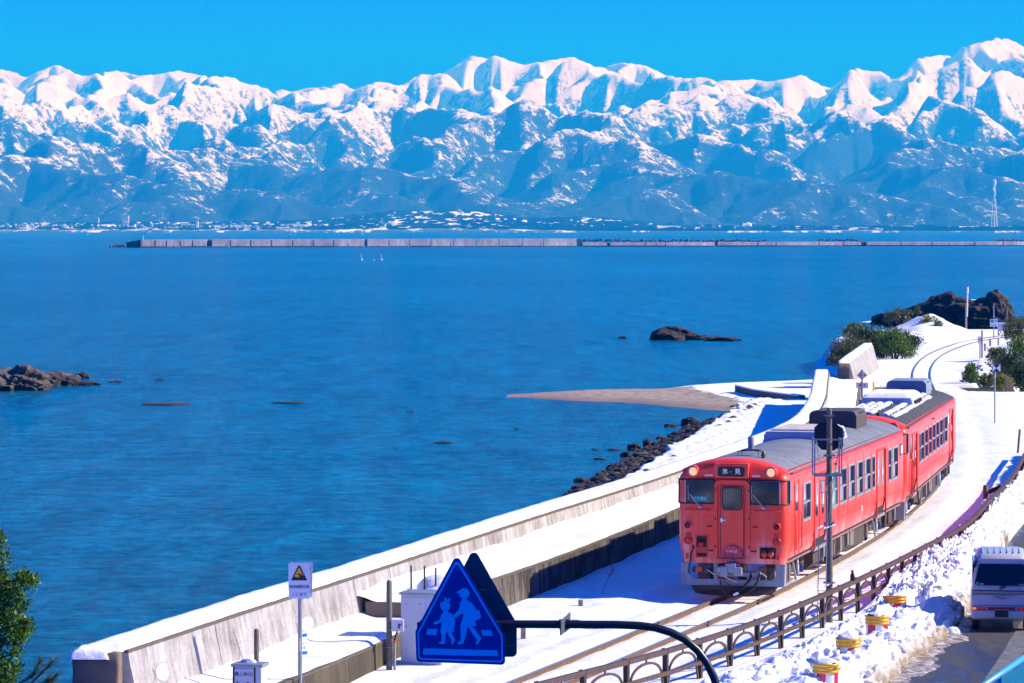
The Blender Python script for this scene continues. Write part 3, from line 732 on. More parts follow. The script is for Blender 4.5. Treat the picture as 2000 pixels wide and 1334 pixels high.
# ---------------------------------------------------------------- railway track
track = empty('railway_track', (0, 0, 0), label='single railway track with rusty rails curving through the snow', cat='track')
M_RAIL = mat('rusty rail web', (.16, .085, .04), .8, col2=(.09, .05, .028), vscale=5); M_RAILT = mat('polished rail head', (.34, .37, .42), .35, metal=.8)
ds = np.concatenate([np.arange(58, 216, 1.0), np.arange(216, 372, 1.5)])
for off in (-.5675, .5675):
    b = MB(); P = []
    for d in ds:
        d = float(d); t = Vector((Xt(d+.5) - Xt(d-.5), 1.0, 0)).normalized(); r = Vector((t.y, -t.x, 0)); P.append((Vector((Xt(d), d, 0)) + r*off, r))
    b.use(M_RAIL); prof = [(-.06, -.16), (.06, -.16), (.012, -.11), (.012, -.045), (.034, -.03), (.034, -.006), (-.034, -.006), (-.034, -.03), (-.012, -.045), (-.012, -.11)]
    n_ = len(prof); vs = [p + r*x + Vector((0, 0, z)) for p, r in P for x, z in prof]
    b.add(vs, [(i*n_+k, i*n_+(k+1) % n_, (i+1)*n_+(k+1) % n_, (i+1)*n_+k) for i in range(len(P)-1) for k in range(n_)])
    b.use(M_RAILT); prof = [(-.031, -.004), (.031, -.004), (.026, .003), (-.026, .003)]; n_ = 4
    vs = [p + r*x + Vector((0, 0, z)) for p, r in P for x, z in prof]
    b.add(vs, [(i*n_+k, i*n_+(k+1) % n_, (i+1)*n_+(k+1) % n_, (i+1)*n_+k) for i in range(len(P)-1) for k in range(n_)])
    b.build('rail', None, track)

# ---------------------------------------------------------------- the two railcars
def paint_mat(name, c1, c2):
    m, n, l, b = nodes_mat(name); tc = n.new('ShaderNodeTexCoord'); P = tc.outputs['Object']
    st = noise(n, l, 2.2, 6, .7, mapping(n, l, P, (1, 1, .16))); bl = noise(n, l, .9, 5, .6, P)
    sep = n.new('ShaderNodeSeparateXYZ'); l.new(P, sep.inputs[0])
    snow_refl = mth(n, l, 'MULTIPLY', mth(n, l, 'SUBTRACT', 1.62, sep.outputs[2]), 1.5, True)  # pale reflection of the snow painted into the colour low on the body
    q = mth(n, l, 'ADD', mth(n, l, 'MULTIPLY', st, .65), mth(n, l, 'MULTIPLY', bl, .35)); q2 = mth(n, l, 'ADD', q, mth(n, l, 'MULTIPLY', snow_refl, .12))
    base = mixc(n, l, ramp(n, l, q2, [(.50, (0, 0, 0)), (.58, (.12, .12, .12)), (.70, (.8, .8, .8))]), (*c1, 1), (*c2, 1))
    l.new(base, b.inputs['Base Color'])
    l.new(ramp(n, l, q, [(.4, (.28, .28, .28)), (.65, (.55, .55, .55))]), b.inputs['Roughness']); b.inputs['Coat Weight'].default_value = .18; b.inputs['Coat Roughness'].default_value = .12; b.inputs['Specular IOR Level'].default_value = .3
    wv = noise(n, l, 2.0, 3, .6, mapping(n, l, P, (1, 1, 1.6))); bp = bumpn(n, l, wv, .8, .018); l.new(bp.outputs[0], b.inputs['Normal'])
    return m
M_RED = paint_mat('faded vermilion paint with painted snow reflection', (.88, .062, .032), (.86, .42, .38)); M_REDD = mat('vermilion trim', (.58, .028, .015), .45)
M_PLATE = mat('pinkish red plate', (.62, .04, .07), .4)
M_BLK = mat('black rubber', (.012, .012, .014), .5); M_DARK = mat('dark recess', (.02, .016, .016), .8)
M_GLASS = mat('dark window glass', (.012, .022, .028), .06, spec=.8, coat=.3); M_GLASST = mat('teal blind behind glass', (.16, .36, .33), .12, spec=.7, coat=.3)
M_SILV = mat('brushed aluminium', (.42, .42, .41), .45, metal=.35, var=.25, vscale=9); M_GREY = mat('light grey steel paint', (.27, .30, .35), .5, var=.3, vscale=4)
M_PLOW = mat('brown plow steel', (.085, .045, .028), .7, col2=(.05, .03, .022), vscale=5); M_UND = mat('dusty underfloor equipment', (.085, .062, .045), .85, col2=(.035, .028, .025), vscale=2.5)
M_UNDL = mat('pale underfloor equipment', (.24, .21, .18), .7, col2=(.12, .10, .085), vscale=4); M_WHEEL = mat('wheel steel', (.17, .13, .10), .5, metal=.5)
M_ROOF = mat('weathered grey roof', (.20, .21, .23), .7, col2=(.12, .13, .145), vscale=1.6, bump=.7, bscale=9); M_ROOFD = mat('dark tarred roof', (.055, .055, .06), .8, col2=(.03, .03, .034), vscale=2, bump=.6, bscale=12)
M_ACW = mat('pale air conditioner casing', (.46, .50, .54), .55, col2=(.36, .40, .45), vscale=3); M_RUST = mat('rust stained top', (.42, .30, .24), .8, col2=(.60, .58, .56), vscale=5)
M_BROWNB = mat('brown stained metal box', (.105, .07, .052), .6, col2=(.055, .043, .037), vscale=4); M_WHITE = mat('white enamel', (.8, .8, .8), .4); M_BLUE = mat('blue rubber sleeve', (.01, .03, .16), .5)
M_TEAL = mat('teal sign', (.0, .30, .26), .5); M_LAMP = mat('headlamp glow', (.7, .5, .3), .3, emit=(1.0, .50, .12), est=.5); M_REDL = mat('dark red lens', (.05, .004, .008), .2); M_REDB = mat('bright red cap', (.75, .03, .03), .4)
M_ORG = mat('orange red socket cap', (.72, .06, .03), .4); M_GRN = mat('green notice', (.02, .42, .16), .5)
HWD = 1.44
def sect(z):  # half width at height z (tumble-in below the waist)
    return HWD - .10*max(0, min(1, (1.47 - z)/.55))
def body_ring():
    pts = [(sect(.92), .92), (HWD, 1.47), (HWD, 3.06)]
    for a in range(1, 7):
        t = math.radians(15*a); pts.append((HWD - .30 + .30*math.cos(t), 3.06 + .24*math.sin(t)))
    return pts + [(-x, z) for x, z in pts[::-1]]
def railcar(front, second, label, group):
    L = 20.8
    root = empty('railcar', front[0], front[1], label, 'railcar', group)
    R = body_ring(); n_ = len(R)
    # body shell: side skins with real window openings are built from strips between openings
    if not second:
        wins = [(2.28, 3.45, 'w'), (6.9, 7.95, 't'), (8.3, 9.5, 'w'), (9.85, 11.0, 'w'), (11.3, 12.5, 'w'), (12.8, 14.0, 'w'), (14.3, 14.85, 'n'), (17.6, 18.15, 'n'), (18.35, 19.6, 'w')]; doors = [(4.15, 6.15), (15.3, 17.0)]
    else:
        wins = [(4.55, 5.0, 'n'), (5.15, 6.35, 'w'), (6.75, 7.95, 'w'), (8.35, 9.55, 'w'), (9.95, 11.15, 'w'), (11.55, 12.75, 'w'), (13.15, 14.35, 'w'), (14.6, 15.1, 'n'), (15.3, 16.6, 'w')]; doors = [(1.9, 3.7), (17.8, 19.4)]
    WZ0, WZ1 = 1.86, 2.82
    # shell as rings with rounded front
    ys = [0.0, .03, .10, .22, .42, .8]; ins = [.22, .12, .05, .012, 0, 0]; top = [.16, .09, .04, .01, 0, 0]
    vs = []
    for y, k, tp in zip(ys, ins, top):
        for x, z in R: vs.append((x - math.copysign(k, x), y, z - tp*max(0, (z - 2.9)/.4)))
    b = MB(); b.smooth = True
    b.add(vs, [(i*n_+k, i*n_+k+1, (i+1)*n_+k+1, (i+1)*n_+k) for i in range(len(ys)-1) for k in range(n_-1)])
    b.smooth = False
    b.add([(x - math.copysign(.22, x), 0, z - .16*max(0, (z-2.9)/.4)) for x, z in R], [tuple(range(n_))])
    # rest of the sides, cut into cells around openings (both sides)
    ops = sorted([(a, c_, WZ0, WZ1) for a, c_, k in wins] + [(a, c_, .98, 2.9) for a, c_ in doors])
    for s in (1, -1):
        y = .8
        def quad(y0, y1, z0, z1):
            zz = [z for z in (z0, 1.47, z1) if z0 <= z <= z1]; zz = sorted(set(zz))
            for za, zb in zip(zz[:-1], zz[1:]):
                b.add([(s*sect(za), y0, za), (s*sect(za), y1, za), (s*sect(zb), y1, zb), (s*sect(zb), y0, zb)], [(0, 1, 2, 3)])
        for a, c_, z0, z1 in ops + [(L, L, 0, 0)]:
            if a > y: quad(y, a, .92, 3.06)
            if c_ > a: quad(a, c_, .92, z0); quad(a, c_, z1, 3.06)
            y = c_
    up_r = [p for p in R if p[1] >= 3.06]
    b.smooth = True; k2 = len(up_r)
    b.add([(x, y, z) for y in (.8, L) for x, z in up_r], [(k, k+1, k2+k+1, k2+k) for k in range(k2-1)]); b.smooth = False
    b.add([(x, L, z) for x, z in R], [tuple(range(n_))]); b.add([(x, y, .93) for y in (.3, L) for x in (-1.33, 1.33)], [(0, 1, 3, 2)])
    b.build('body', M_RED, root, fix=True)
    MB().box((-1.36, .5, .96), (1.36, L - .15, 2.98)).build('interior', M_DARK, root)
    # roof
    rm = M_ROOFD if second else M_ROOF
    zr = [3.60 - .30*abs(t)**2.3 for t in np.linspace(-1, 1, 17)]; xr_ = [1.335*t for t in np.linspace(-1, 1, 17)]
    b = MB(); b.smooth = True; y0s = [.34, .42, .6, L - .05]; dz = [-.05, -.015, 0, 0]
    b.add([(x, y, z + q) for y, q in zip(y0s, dz) for x, z in zip(xr_, zr)], [(i*17+k, i*17+k+1, (i+1)*17+k+1, (i+1)*17+k) for i in range(3) for k in range(16)])
    b.smooth = False; b.add([(x, .34, z - .05) for x, z in zip(xr_, zr)] + [(1.2, .34, 3.1), (-1.2, .34, 3.1)], [tuple(range(19))]); b.add([(x, L - .05, z) for x, z in zip(xr_, zr)] + [(1.2, L-.05, 3.1), (-1.2, L-.05, 3.1)], [tuple(range(19))])
    for s in (-1, 1): b.add([(s*1.335, .34, 3.25), (s*1.335, L-.05, 3.30), (s*1.40, L-.05, 3.255), (s*1.40, .34, 3.22)], [(0, 1, 2, 3)])
    b.build('roof', rm, root)
    # red forehead cap over the front
    b = MB(); b.smooth = True; rows = []
    for y, q, sh in ((-.0, -.20, .90), (.05, -.09, .95), (.14, -.03, .985), (.30, .0, 1.0), (.46, .008, 1.0)):
        rows += [(x*sh*1.02, y, z + q + .012) for x, z in zip(xr_, zr)]
    b.add(rows, [(i*17+k, i*17+k+1, (i+1)*17+k+1, (i+1)*17+k) for i in range(4) for k in range(16)])
    b.add([(x*.90*1.02, 0, z - .188) for x, z in zip(xr_, zr)] + [(1.18, 0, 3.02), (-1.18, 0, 3.02)], [tuple(range(19))])
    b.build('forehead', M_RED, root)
    for s in (-1, 1): MB().box((s*1.415, .7, 3.20), (s*1.455, L, 3.235)).build('gutter', M_REDD, root)
    # front: windscreens, door, sign
    def pane(x0, x1, z0, z1, fr, name, parent=root, y=-.012, th=.022, gl=M_GLASS):
        o = rrect(x0, z0, x1, z1, .09); i_ = rrect(x0 + fr, z0 + fr, x1 - fr, z1 - fr, .06)
        f = MB().ring(o, i_, 'y', y, y + th + .01).build(name, M_BLK, parent)
        g = MB().prism(i_, 'y', y + .012, y + .02).build('pane', gl, f); return f
    for s in (-1, 1):
        # windscreen bends round the corner as one band
        b = MB(); outl = [(.46, -.006), (1.20, -.006), (1.33, .045), (1.40, .13), (1.445, .24)]
        b.smooth = False
        for (xa, ya), (xb, yb) in zip(outl[:-1], outl[1:]): b.add([(s*xa, ya - .004, 2.44), (s*xb, yb - .004, 2.44), (s*xb, yb - .004, 3.06), (s*xa, ya - .004, 3.06)], [(0, 1, 2, 3)])
        ws = b.build('windscreen', M_GLASS, root)
        fr = MB().use(M_BLK); r = .022
        for z in (2.45, 3.055): fr.tube([(s*(x if i else .50), y - .008, z) for i, (x, y) in enumerate(outl)], r, 6)
        fr.tube([(s*.50, -.014, 2.45), (s*.462, -.014, 2.50), (s*.462, -.014, 3.0), (s*.50, -.014, 3.055)], r, 6); fr.tube([(s*1.445, .24, 2.45), (s*1.445, .24, 3.055)], r, 6); fr.build('frame', None, ws)
        MB().box((s*1.215, -.02, 2.46), (s*1.245, .02, 3.04)).build('mullion', M_SILV, ws)
        wp = MB().use(M_SILV); bx = s*.82 + (.22 if s > 0 else -.05)*1
        x1 = .80 if s > 0 else -.86; x0 = x1 - .27
        wp.bar((x1, -.05, 2.37), (x0, -.07, 2.70), .02, .012); wp.bar((x1 + .03, -.05, 2.37), (x0 + .03, -.07, 2.70), .012, .012); wp.bar((x0 - .01, -.055, 2.55), (x0 - .02, -.055, 2.92), .014, .014); wp.box((x1 - .02, -.06, 2.33), (x1 + .07, -.01, 2.38)); wp.build('wiper', None, root)
        # headlight, tail light, couplings
        hx = 1.015*s; q = MB().use(M_RED).lathe([(.155, .10), (.155, -.06), (.135, -.085), (.125, -.06), (.12, 0)], (hx, 0, 3.27), 24, 'y').use(M_SILV).lathe([(.128, -.075), (.118, -.085), (.105, -.05)], (hx, 0, 3.27), 24, 'y')
        hl = q.build('headlight', None, root); MB().lathe([(.108, -.058), (.08, -.07), (.0001, -.076)], (hx, 0, 3.27), 20, 'y').build('lens', M_LAMP, hl)
        if second: bpy.data.objects.remove(hl.children[0]); MB().lathe([(.108, -.058), (.08, -.07), (.0001, -.076)], (hx, 0, 3.27), 20, 'y').build('lens', M_SILV, hl)
        tl = MB().lathe([(.10, .0), (.10, -.07), (.08, -.09), (.075, -.03), (.0001, -.025)], (1.16*s, 0, 1.885), 20, 'y').build('tail_light', M_RED, root); MB().lathe([(.07, -.034), (.0001, -.045)], (1.16*s, 0, 1.885), 16, 'y').build('lens', M_REDL, tl)
        dc = MB().lathe([(.112, .0), (.112, -.03), (.0001, -.035)], (1.155*s, 0, 1.50), 22, 'y').box((1.155*s - .065, -.035, 1.585), (1.155*s + .065, 0, 1.68)).box((1.155*s - .008, -.05, 1.40), (1.155*s + .008, -.03, 1.60)).build('round_cover', M_REDD, root)
        h_ = MB(); x0 = s*.58 if s > 0 else -1.24; h_.tube([(x0, 0, 2.28), (x0, -.05, 2.29), (x0 + .66, -.05, 2.285), (x0 + .66, 0, 2.285)], .012, 6); h_.build('handrail', M_REDD, root)
        for zz, xx in ((1.865, .60), (1.24, .56)): MB().tube([(s*xx - .06, 0, zz), (s*xx - .05, -.04, zz), (s*xx + .05, -.04, zz), (s*xx + .06, 0, zz)], .013, 6).build('step_handle', M_BLK, root)
        MB().box((s*1.19 - .03, -.03, 1.03), (s*1.19 + .03, 0, 1.16)).build('lamp_bracket', M_REDD, root)
        lb = MB().box((s*.62 - .1, -.006, 3.15), (s*.62 + .1, .01, 3.20)).build('warning_label', M_WHITE, root)
        if not second:
            pk = mat('magenta lettering', (.5, .02, .3), .5)
            for q in range(4): MB().box((s*.62 - .08 + q*.045, -.009, 3.162), (s*.62 - .055 + q*.045, -.007, 3.188)).build('lettering', pk, lb)
        MB().box((s*.395 - .03, -.03, 3.13), (s*.395 + .03, .02, 3.22)).build('lamp_bracket', M_REDD, root)
    # side slit windows of the cab
        b = MB(); b.add([(s*1.452, .33, 2.50), (s*1.452, .42, 2.50), (s*1.452, .42, 3.02), (s*1.452, .33, 3.02)], [(0, 1, 2, 3)]); b.build('cab_slit_window', M_GLASS, root)
        cd = MB().box((s*1.435, .98, 1.08), (s*1.452, 1.02, 3.0)).box((s*1.435, 1.62, 1.08), (s*1.452, 1.66, 3.0)).build('cab_door', M_REDD, root); MB().prism(rrect(1.12, 2.2, 1.5, 2.9, .05), 'x', s*1.440, s*1.449).build('pane', M_GLASS, cd)
        MB().tube([(s*1.45, .9, 1.2), (s*1.50, .9, 1.25), (s*1.50, .9, 2.1), (s*1.45, .9, 2.15)], .018, 6).build('handrail', M_REDD, root)
        MB().tube([(s*1.45, 1.78, 1.2), (s*1.50, 1.78, 1.25), (s*1.50, 1.78, 2.1), (s*1.45, 1.78, 2.15)], .018, 6).build('handrail', M_REDD, root)
    # gangway door
    o = [(-.46, 1.0), (.46, 1.0)]; arc = [(.46 - .16 + .16*math.cos(t), 2.90 + .16*math.sin(t)) for t in np.linspace(0, math.pi/2, 6)]
    outer = [(.46, 1.0)] + arc + [(-x, z) for x, z in arc[::-1]] + [(-.46, 1.0)]
    inner = [(x*.84, 1.04 + (z - 1.0)*.955) for x, z in outer]
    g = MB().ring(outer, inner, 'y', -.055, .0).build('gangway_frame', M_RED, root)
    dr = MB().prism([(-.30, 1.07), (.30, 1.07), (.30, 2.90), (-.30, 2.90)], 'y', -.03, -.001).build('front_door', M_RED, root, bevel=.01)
    MB().ring(rrect(-.31, 1.06, .31, 2.91, .04), rrect(-.295, 1.075, .295, 2.895, .03), 'y', -.036, -.028).build('seal', M_BLK, dr)
    wf = MB().ring(rrect(-.265, 2.29, .265, 2.88, .08), rrect(-.235, 2.32, .235, 2.85, .06), 'y', -.045, -.028).build('window', M_BLK, dr); MB().prism(rrect(-.236, 2.32, .236, 2.85, .06), 'y', -.038, -.031).build('pane', M_GLASS, dr)
    MB().box((-.30, -.06, 1.98), (-.245, -.03, 2.09)).box((-.25, -.065, 2.02), (-.16, -.05, 2.045)).build('handle', M_WHITE, dr)
    for z in (2.80, 2.07, 1.35):
        for x in (-.435, .435): MB().box((x - .014, -.07, z - .03), (x + .014, -.05, z + .03)).build('hinge', M_BLK, g)
    hd = [(.30*math.cos(t), 1.08 + .30*math.sin(t)) for t in np.linspace(0, math.pi, 18)]
    pl = MB().prism(hd, 'y', -.10, -.056).build('number_plate', M_PLATE, root)
    for s in (-1, 1): MB().box((s*.20 - .02, -.13, 1.09), (s*.20 + .02, -.10, 1.22)).build('bracket', M_PLATE, pl)
    MB().box((-.04, -.125, 1.07), (.04, -.1, 1.15)).build('bracket', M_REDD, pl)
    text('キハ' if not second else 'キハ', .055, M_WHITE, pl, (-.09, -.103, 1.235), (math.pi/2, 0, 0)); text('47 66' if not second else '47 80', .082, M_WHITE, pl, (.05, -.103, 1.235), (math.pi/2, 0, 0))
    # destination box
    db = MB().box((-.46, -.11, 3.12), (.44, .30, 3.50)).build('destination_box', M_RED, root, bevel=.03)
    db.scale = (1, 1, 1)
    ds_ = MB().prism(rrect(-.36, 3.155, .34, 3.405, .05), 'y', -.125, -.109).build('destination_sign', M_BLK, root)
    if not second:
        M_LET = mat('pale lettering', (.55, .62, .62), .5, emit=(.6, .7, .7), est=.25)
        text('氷', .155, M_LET, ds_, (-.165, -.128, 3.285), (math.pi/2, 0, 0)); text('-', .12, M_LET, ds_, (-.02, -.128, 3.29), (math.pi/2, 0, 0)); text('見', .155, M_LET, ds_, (.16, -.128, 3.285), (math.pi/2, 0, 0))
        om = MB().box((-1.02, -.022, 2.515), (-.66, -.014, 2.63)).build('board', M_TEAL, root); text('ワンマン', .09, M_WHITE, om, (-.84, -.025, 2.572), (math.pi/2, 0, 0))
    # recess and sockets
    rc = MB().ring([(-.955, 1.06), (-.645, 1.06), (-.645, 1.63), (-.955, 1.63)], [(-.93, 1.085), (-.67, 1.085), (-.67, 1.605), (-.93, 1.605)], 'y', -.022, 0).build('jumper_recess', M_REDD, root)
    MB().box((-.93, -.006, 1.085), (-.67, -.002, 1.605)).build('back', M_DARK, rc); MB().box((-.93, -.02, 1.18), (-.67, -.004, 1.33)).lathe([(.075, 0), (.085, .05), (.07, .12), (.0001, .12)], (-.80, -.05, 1.35), 14).build('plug', M_REDD, rc)
    rc = MB().ring([(.71, 1.05), (1.14, 1.05), (1.14, 1.35), (.71, 1.35)], [(.725, 1.065), (1.125, 1.065), (1.125, 1.335), (.725, 1.335)], 'y', -.022, 0).build('socket_recess', M_REDD, root)
    MB().box((.725, -.006, 1.065), (1.125, -.002, 1.335)).build('back', M_DARK, rc)
    for x in (.835, 1.01): MB().lathe([(.0001, -.075), (.076, -.06), (.08, -.02)], (x, 0, 1.175), 16, 'y').box((x - .02, -.07, 1.07), (x + .02, -.03, 1.12)).build('socket_cap', M_ORG, rc); MB().lathe([(.07, -.03), (.07, -.06), (.0001, -.07)], (x, 0, 1.265), 14, 'y').build('socket', M_BLK, rc)
    MB().tube([(-1.04, -.03, 1.36), (-1.00, -.07, 1.30), (-1.08, -.08, 1.15), (-1.08, -.06, .98), (-1.11, -.03, .92)], .022, 7).build('air_hose', M_BLK, root)
    MB().box((-.09, -.03, .985), (.09, -.0, 1.01)).build('foot_plate', M_SILV, root)
    # skirt
    b = MB(); Y0, Y1 = .02, .07
    o = [(-1.27, .34), (-.02, .34), (1.33, .34), (1.33, .915), (-1.27, .915)]
    b.box((-1.26, Y0, .34), (1.26, Y1, .46)); b.box((-1.26, Y0, .46), (-1.17, Y1, .915)); b.box((1.12, Y0, .46), (1.26, Y1, .915))
    for s in (-1, 1):
        b.prism([(s*1.17, .46), (s*.98, .46), (s*1.17, .66)], 'y', Y0 + .002, Y1 - .002); b.box((s*.44 - .05, Y0 - .01, .455), (s*.44 + .05, Y1 + .05, .915))
        b.prism([(s*1.26, .34), (s*1.34, .34), (s*1.36, .915), (s*1.26, .915)], 'y', Y0 + .02, .28)
    b.box((-1.26, Y0 + .003, .46), (1.26, Y1 - .003, .50)).build('skirt', M_GREY, root)
    # plow
    b = MB(); b.add([(-1.10, .02, .338), (1.18, .02, .338), (1.10, .02, .20), (.72, -.16, .12), (0, -.34, .085), (-.72, -.10, .12), (-.98, .03, .14), (0, -.12, .338)], [(0, 7, 4, 5, 6), (7, 1, 2, 3, 4)]); b.add([(-1.10, .10, .338), (1.18, .10, .338), (1.0, .10, .12), (-.9, .10, .12)], [(0, 1, 2, 3)]); b.build('snow_plow', M_PLOW, root, fix=False)
    # coupler
    cp = MB().box((-.12, -.42, .72), (.16, .3, .95)).build('coupler', M_GREY, root, bevel=.02)
    MB().box((-.26, -.46, .62), (-.04, -.12, .88)).prism([(-.34, .86), (-.2, .88), (-.2, .72), (-.30, .74)], 'y', -.5, -.3).build('knuckle', M_GREY, cp, bevel=.02); MB().box((.10, -.44, .64), (.32, -.16, .86)).build('knuckle', M_GREY, cp, bevel=.03)
    MB().box((-.3, -.1, .60), (.62, .04, .70)).build('buffer_beam', M_GREY, cp); MB().bar((-.32, -.42, .70), (.20, -.44, .48), .02, .02).bar((-.14, -.43, .62), (.02, -.43, .54), .02, .02).build('release_bar', M_SILV, cp)
    hs_ = []
    for pts, m in (([(.50, -.05, .70), (.50, -.18, .55), (.34, -.30, .34), (.18, -.34, .20), (-.02, -.30, .12)], M_BLK), ([(.72, -.05, .66), (.72, -.2, .52), (.60, -.28, .32), (.36, -.34, .16), (.10, -.34, .12), (-.06, -.28, .15)], M_BLK), ([(-.24, -.3, .66), (-.22, -.34, .36), (-.10, -.34, .16)], M_PLOW), ([(-.20, -.3, .50), (0, -.33, .40), (.14, -.33, .27)], M_PLOW), ([(-.26, -.3, .5), (-.27, -.3, .25)], M_PLOW)):
        MB().tube(pts, .032 if m is M_BLK else .014, 8).build('air_hose', m, root)
    MB().tube([(.10, -.345, .15), (.22, -.345, .21)], .036, 8).build('hose_sleeve', M_WHITE, root); MB().lathe([(.05, -.12), (.05, -.02)], (.72, -.05, .70), 10, 'y').bar((.72, -.1, .74), (.92, -.12, .60), .015, .015).build('hose_valve', M_WHITE, root); MB().lathe([(.04, -.12), (.04, -.02)], (-.66, -.02, .72), 10, 'y').bar((-.64, -.1, .76), (-.46, -.12, .64), .015, .015).build('hose_valve', M_WHITE, root)
    MB().lathe([(.05, -.36), (.05, -.28), (.0001, -.28)], (-.27, 0, .60), 10, 'y').build('valve_cap', M_REDB, root); MB().box((-.98, .1, .68), (-.82, .2, .80)).build('valve_cap', M_REDB, root)
    for x, z, r in ((-1.02, .74, .07), (.96, .74, .08), (-.3, .6, .06), (1.06, .86, .05)): MB().lathe([(r, .0), (r, .12), (.0001, 0)], (x, .1, z), 14, 'y').build('air_cylinder', M_UNDL, root)
    MB().bar((-.75, .2, .9), (-.62, .2, .5), .07, .06).bar((-.58, .2, .9), (-.52, .25, .5), .05, .05).box((-.62, .3, .48), (-.48, .5, .8)).build('brake_rigging', M_UND, root)
    MB().box((.62, .25, .46), (.80, .5, .8)).box((.95, .3, .46), (1.05, .5, .75)).build('brake_rigging', M_UNDL, root)
    # side windows and doors
    for s in (1, -1):
        for a, c_, kind in wins:
            zf0, zf1 = WZ0 - .0, WZ1
            fo = rrect(a - .02, zf0 - .03, c_ + .02, zf1 + .03, .08, 3); fi = rrect(a + .03, zf0 + .03, c_ - .03, zf1 - .03, .05, 3)
            f = MB().ring(fo, fi, 'x', s*(HWD - .05), s*(HWD + .018)).build('window', M_SILV, root)
            gm = M_GLASST if kind == 't' else M_GLASS
            MB().box((s*(HWD - .045), a + .02, zf0 + .02), (s*(HWD - .03), c_ - .02, 2.33)).build('pane', gm, f); MB().box((s*(HWD - .062), a + .02, 2.31), (s*(HWD - .046), c_ - .02, zf1 - .02)).build('pane', gm, f)
            MB().box((s*(HWD - .05), a + .02, 2.295), (s*(HWD + .004), c_ - .02, 2.345)).build('sash', M_SILV, f)
            if (a in (12.8, 18.35) and not second) or a == 15.3: MB().box((s*(HWD - .028), a + .25, 2.52), (s*(HWD - .024), a + .55, 2.68)).build('notice', M_GRN, f)
        for a, c_ in doors:
            m_ = (a + c_)/2; dp = MB()
            for y0, y1 in ((a, m_ - .008), (m_ + .008, c_)):
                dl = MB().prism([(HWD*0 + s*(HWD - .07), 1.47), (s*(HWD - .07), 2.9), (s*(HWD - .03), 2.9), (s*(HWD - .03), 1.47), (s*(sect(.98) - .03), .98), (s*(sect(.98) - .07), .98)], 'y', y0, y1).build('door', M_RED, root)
                yc = (y0 + y1)/2; MB().prism(rrect(yc - .17, 1.80, yc + .17, 2.70, .12), 'x', s*(HWD - .031), s*(HWD - .022)).build('pane', M_GLASS, dl)
                MB().box((s*(HWD - .02), yc - .07, 2.12), (s*(HWD - .016), yc + .09, 2.34)).build('notice', M_WHITE, dl)
            MB().box((s*(HWD - .02), a - .06, .95), (s*(HWD + .02), a - .0, 2.94)).box((s*(HWD - .02), c_, .95), (s*(HWD + .02), c_ + .06, 2.94)).box((s*(HWD - .02), a, 2.9), (s*(HWD + .02), c_, 2.96)).build('door_frame', M_REDD, root)
            MB().box((s*(HWD - .12), a, .90), (s*(HWD - .01), c_, .97)).build('door_step', M_SILV, root)
        if not second:
            MB().prism(rrect(20.08, 2.5, 20.55, 2.85, .05), 'x', s*HWD, s*(HWD + .02)).build('side_sign', M_BLK, root); MB().prism(rrect(20.13, 2.54, 20.5, 2.81, .04), 'x', s*(HWD + .02), s*(HWD + .024)).build('side_sign', M_WHITE, root)
        else: MB().prism(rrect(16.9, 2.5, 17.3, 2.85, .05), 'x', s*HWD, s*(HWD + .02)).build('side_sign', M_WHITE, root)
        MB().box((s*1.43, 7.5 if not second else 10, 3.0), (s*1.50, 7.58 if not second else 10.08, 3.06)).build('marker_lamp', M_DARK, root)
    if not second:
        t = text('JR', .26, M_WHITE, root, (1.445, 12.4, 1.42), (math.pi/2, 0, math.pi/2), ext=.001, xs=1.3)
    # bogies
    for yb in (3.4, 17.4):
        bg_ = empty('bogie', (0, yb, 0)); bg_.parent = root
        for dy in (-1.05, 1.05):
            for s in (-1, 1):
                wv = MB().lathe([(.0001, -.065), (.12, -.065), (.13, -.02), (.36, -.015), (.40, -.065), (.43, -.06), (.43, .06), (.46, .065), (.0001, .065)], (s*.57, dy, .43), 26, 'x').build('wheel', M_WHEEL, bg_)
                MB().lathe([(.0001, .36), (.11, .36), (.13, .32), (.13, .22)], (s*.57 + (0 if s > 0 else -.58), dy, .43), 16, 'x').build('axle_box', M_UNDL, bg_)
        for s in (-1, 1):
            MB().box((s*.88, -1.45, .42), (s*1.0, 1.45, .58)).build('side_frame', M_UND, bg_)
            for dy in (-1.05, 1.05):
                for k in range(5): MB().lathe([(.09, .56 + k*.055), (.115, .58 + k*.055), (.09, .60 + k*.055)], (s*.95, dy + .22, 0), 12).build('spring', M_UNDL, bg_)
            MB().lathe([(.06, .35), (.06, .62), (.045, .62), (.045, .88)], (s*1.10, -.05, 0), 12).build('damper', M_GREY, bg_); MB().lathe([(.075, .40), (.085, .42), (.085, .60), (.075, .62)], (s*1.14, .26, 0), 12).build('sleeve', M_BLUE, bg_); MB().bar((s*1.12, -.9, .85), (s*1.14, -.45, .25), .05, .05).build('link_bar', M_GREY, bg_)
    for s in (1, -1):
        for yy in (3.75, 8.12, 9.68, 11.15, 12.65, 14.12, 17.3, 19.85) if not second else (4.3, 6.55, 8.15, 9.75, 11.35, 12.95, 14.48, 17.1):
            MB().box((s*(HWD - .002), yy, 1.47), (s*(HWD + .003), yy + .012, 3.06)).build('panel_seam', M_REDD, root)
        MB().box((s*(HWD - .002), .85, 1.462), (s*(HWD + .004), 20.78, 1.474)).build('panel_seam', M_REDD, root)
        MB().box((s*1.335, .5, .905), (s*1.350, 20.75, .935)).build('sill_strip', M_UNDL, root)
    # underfloor equipment
    rnd = random.Random(5 if second else 3)
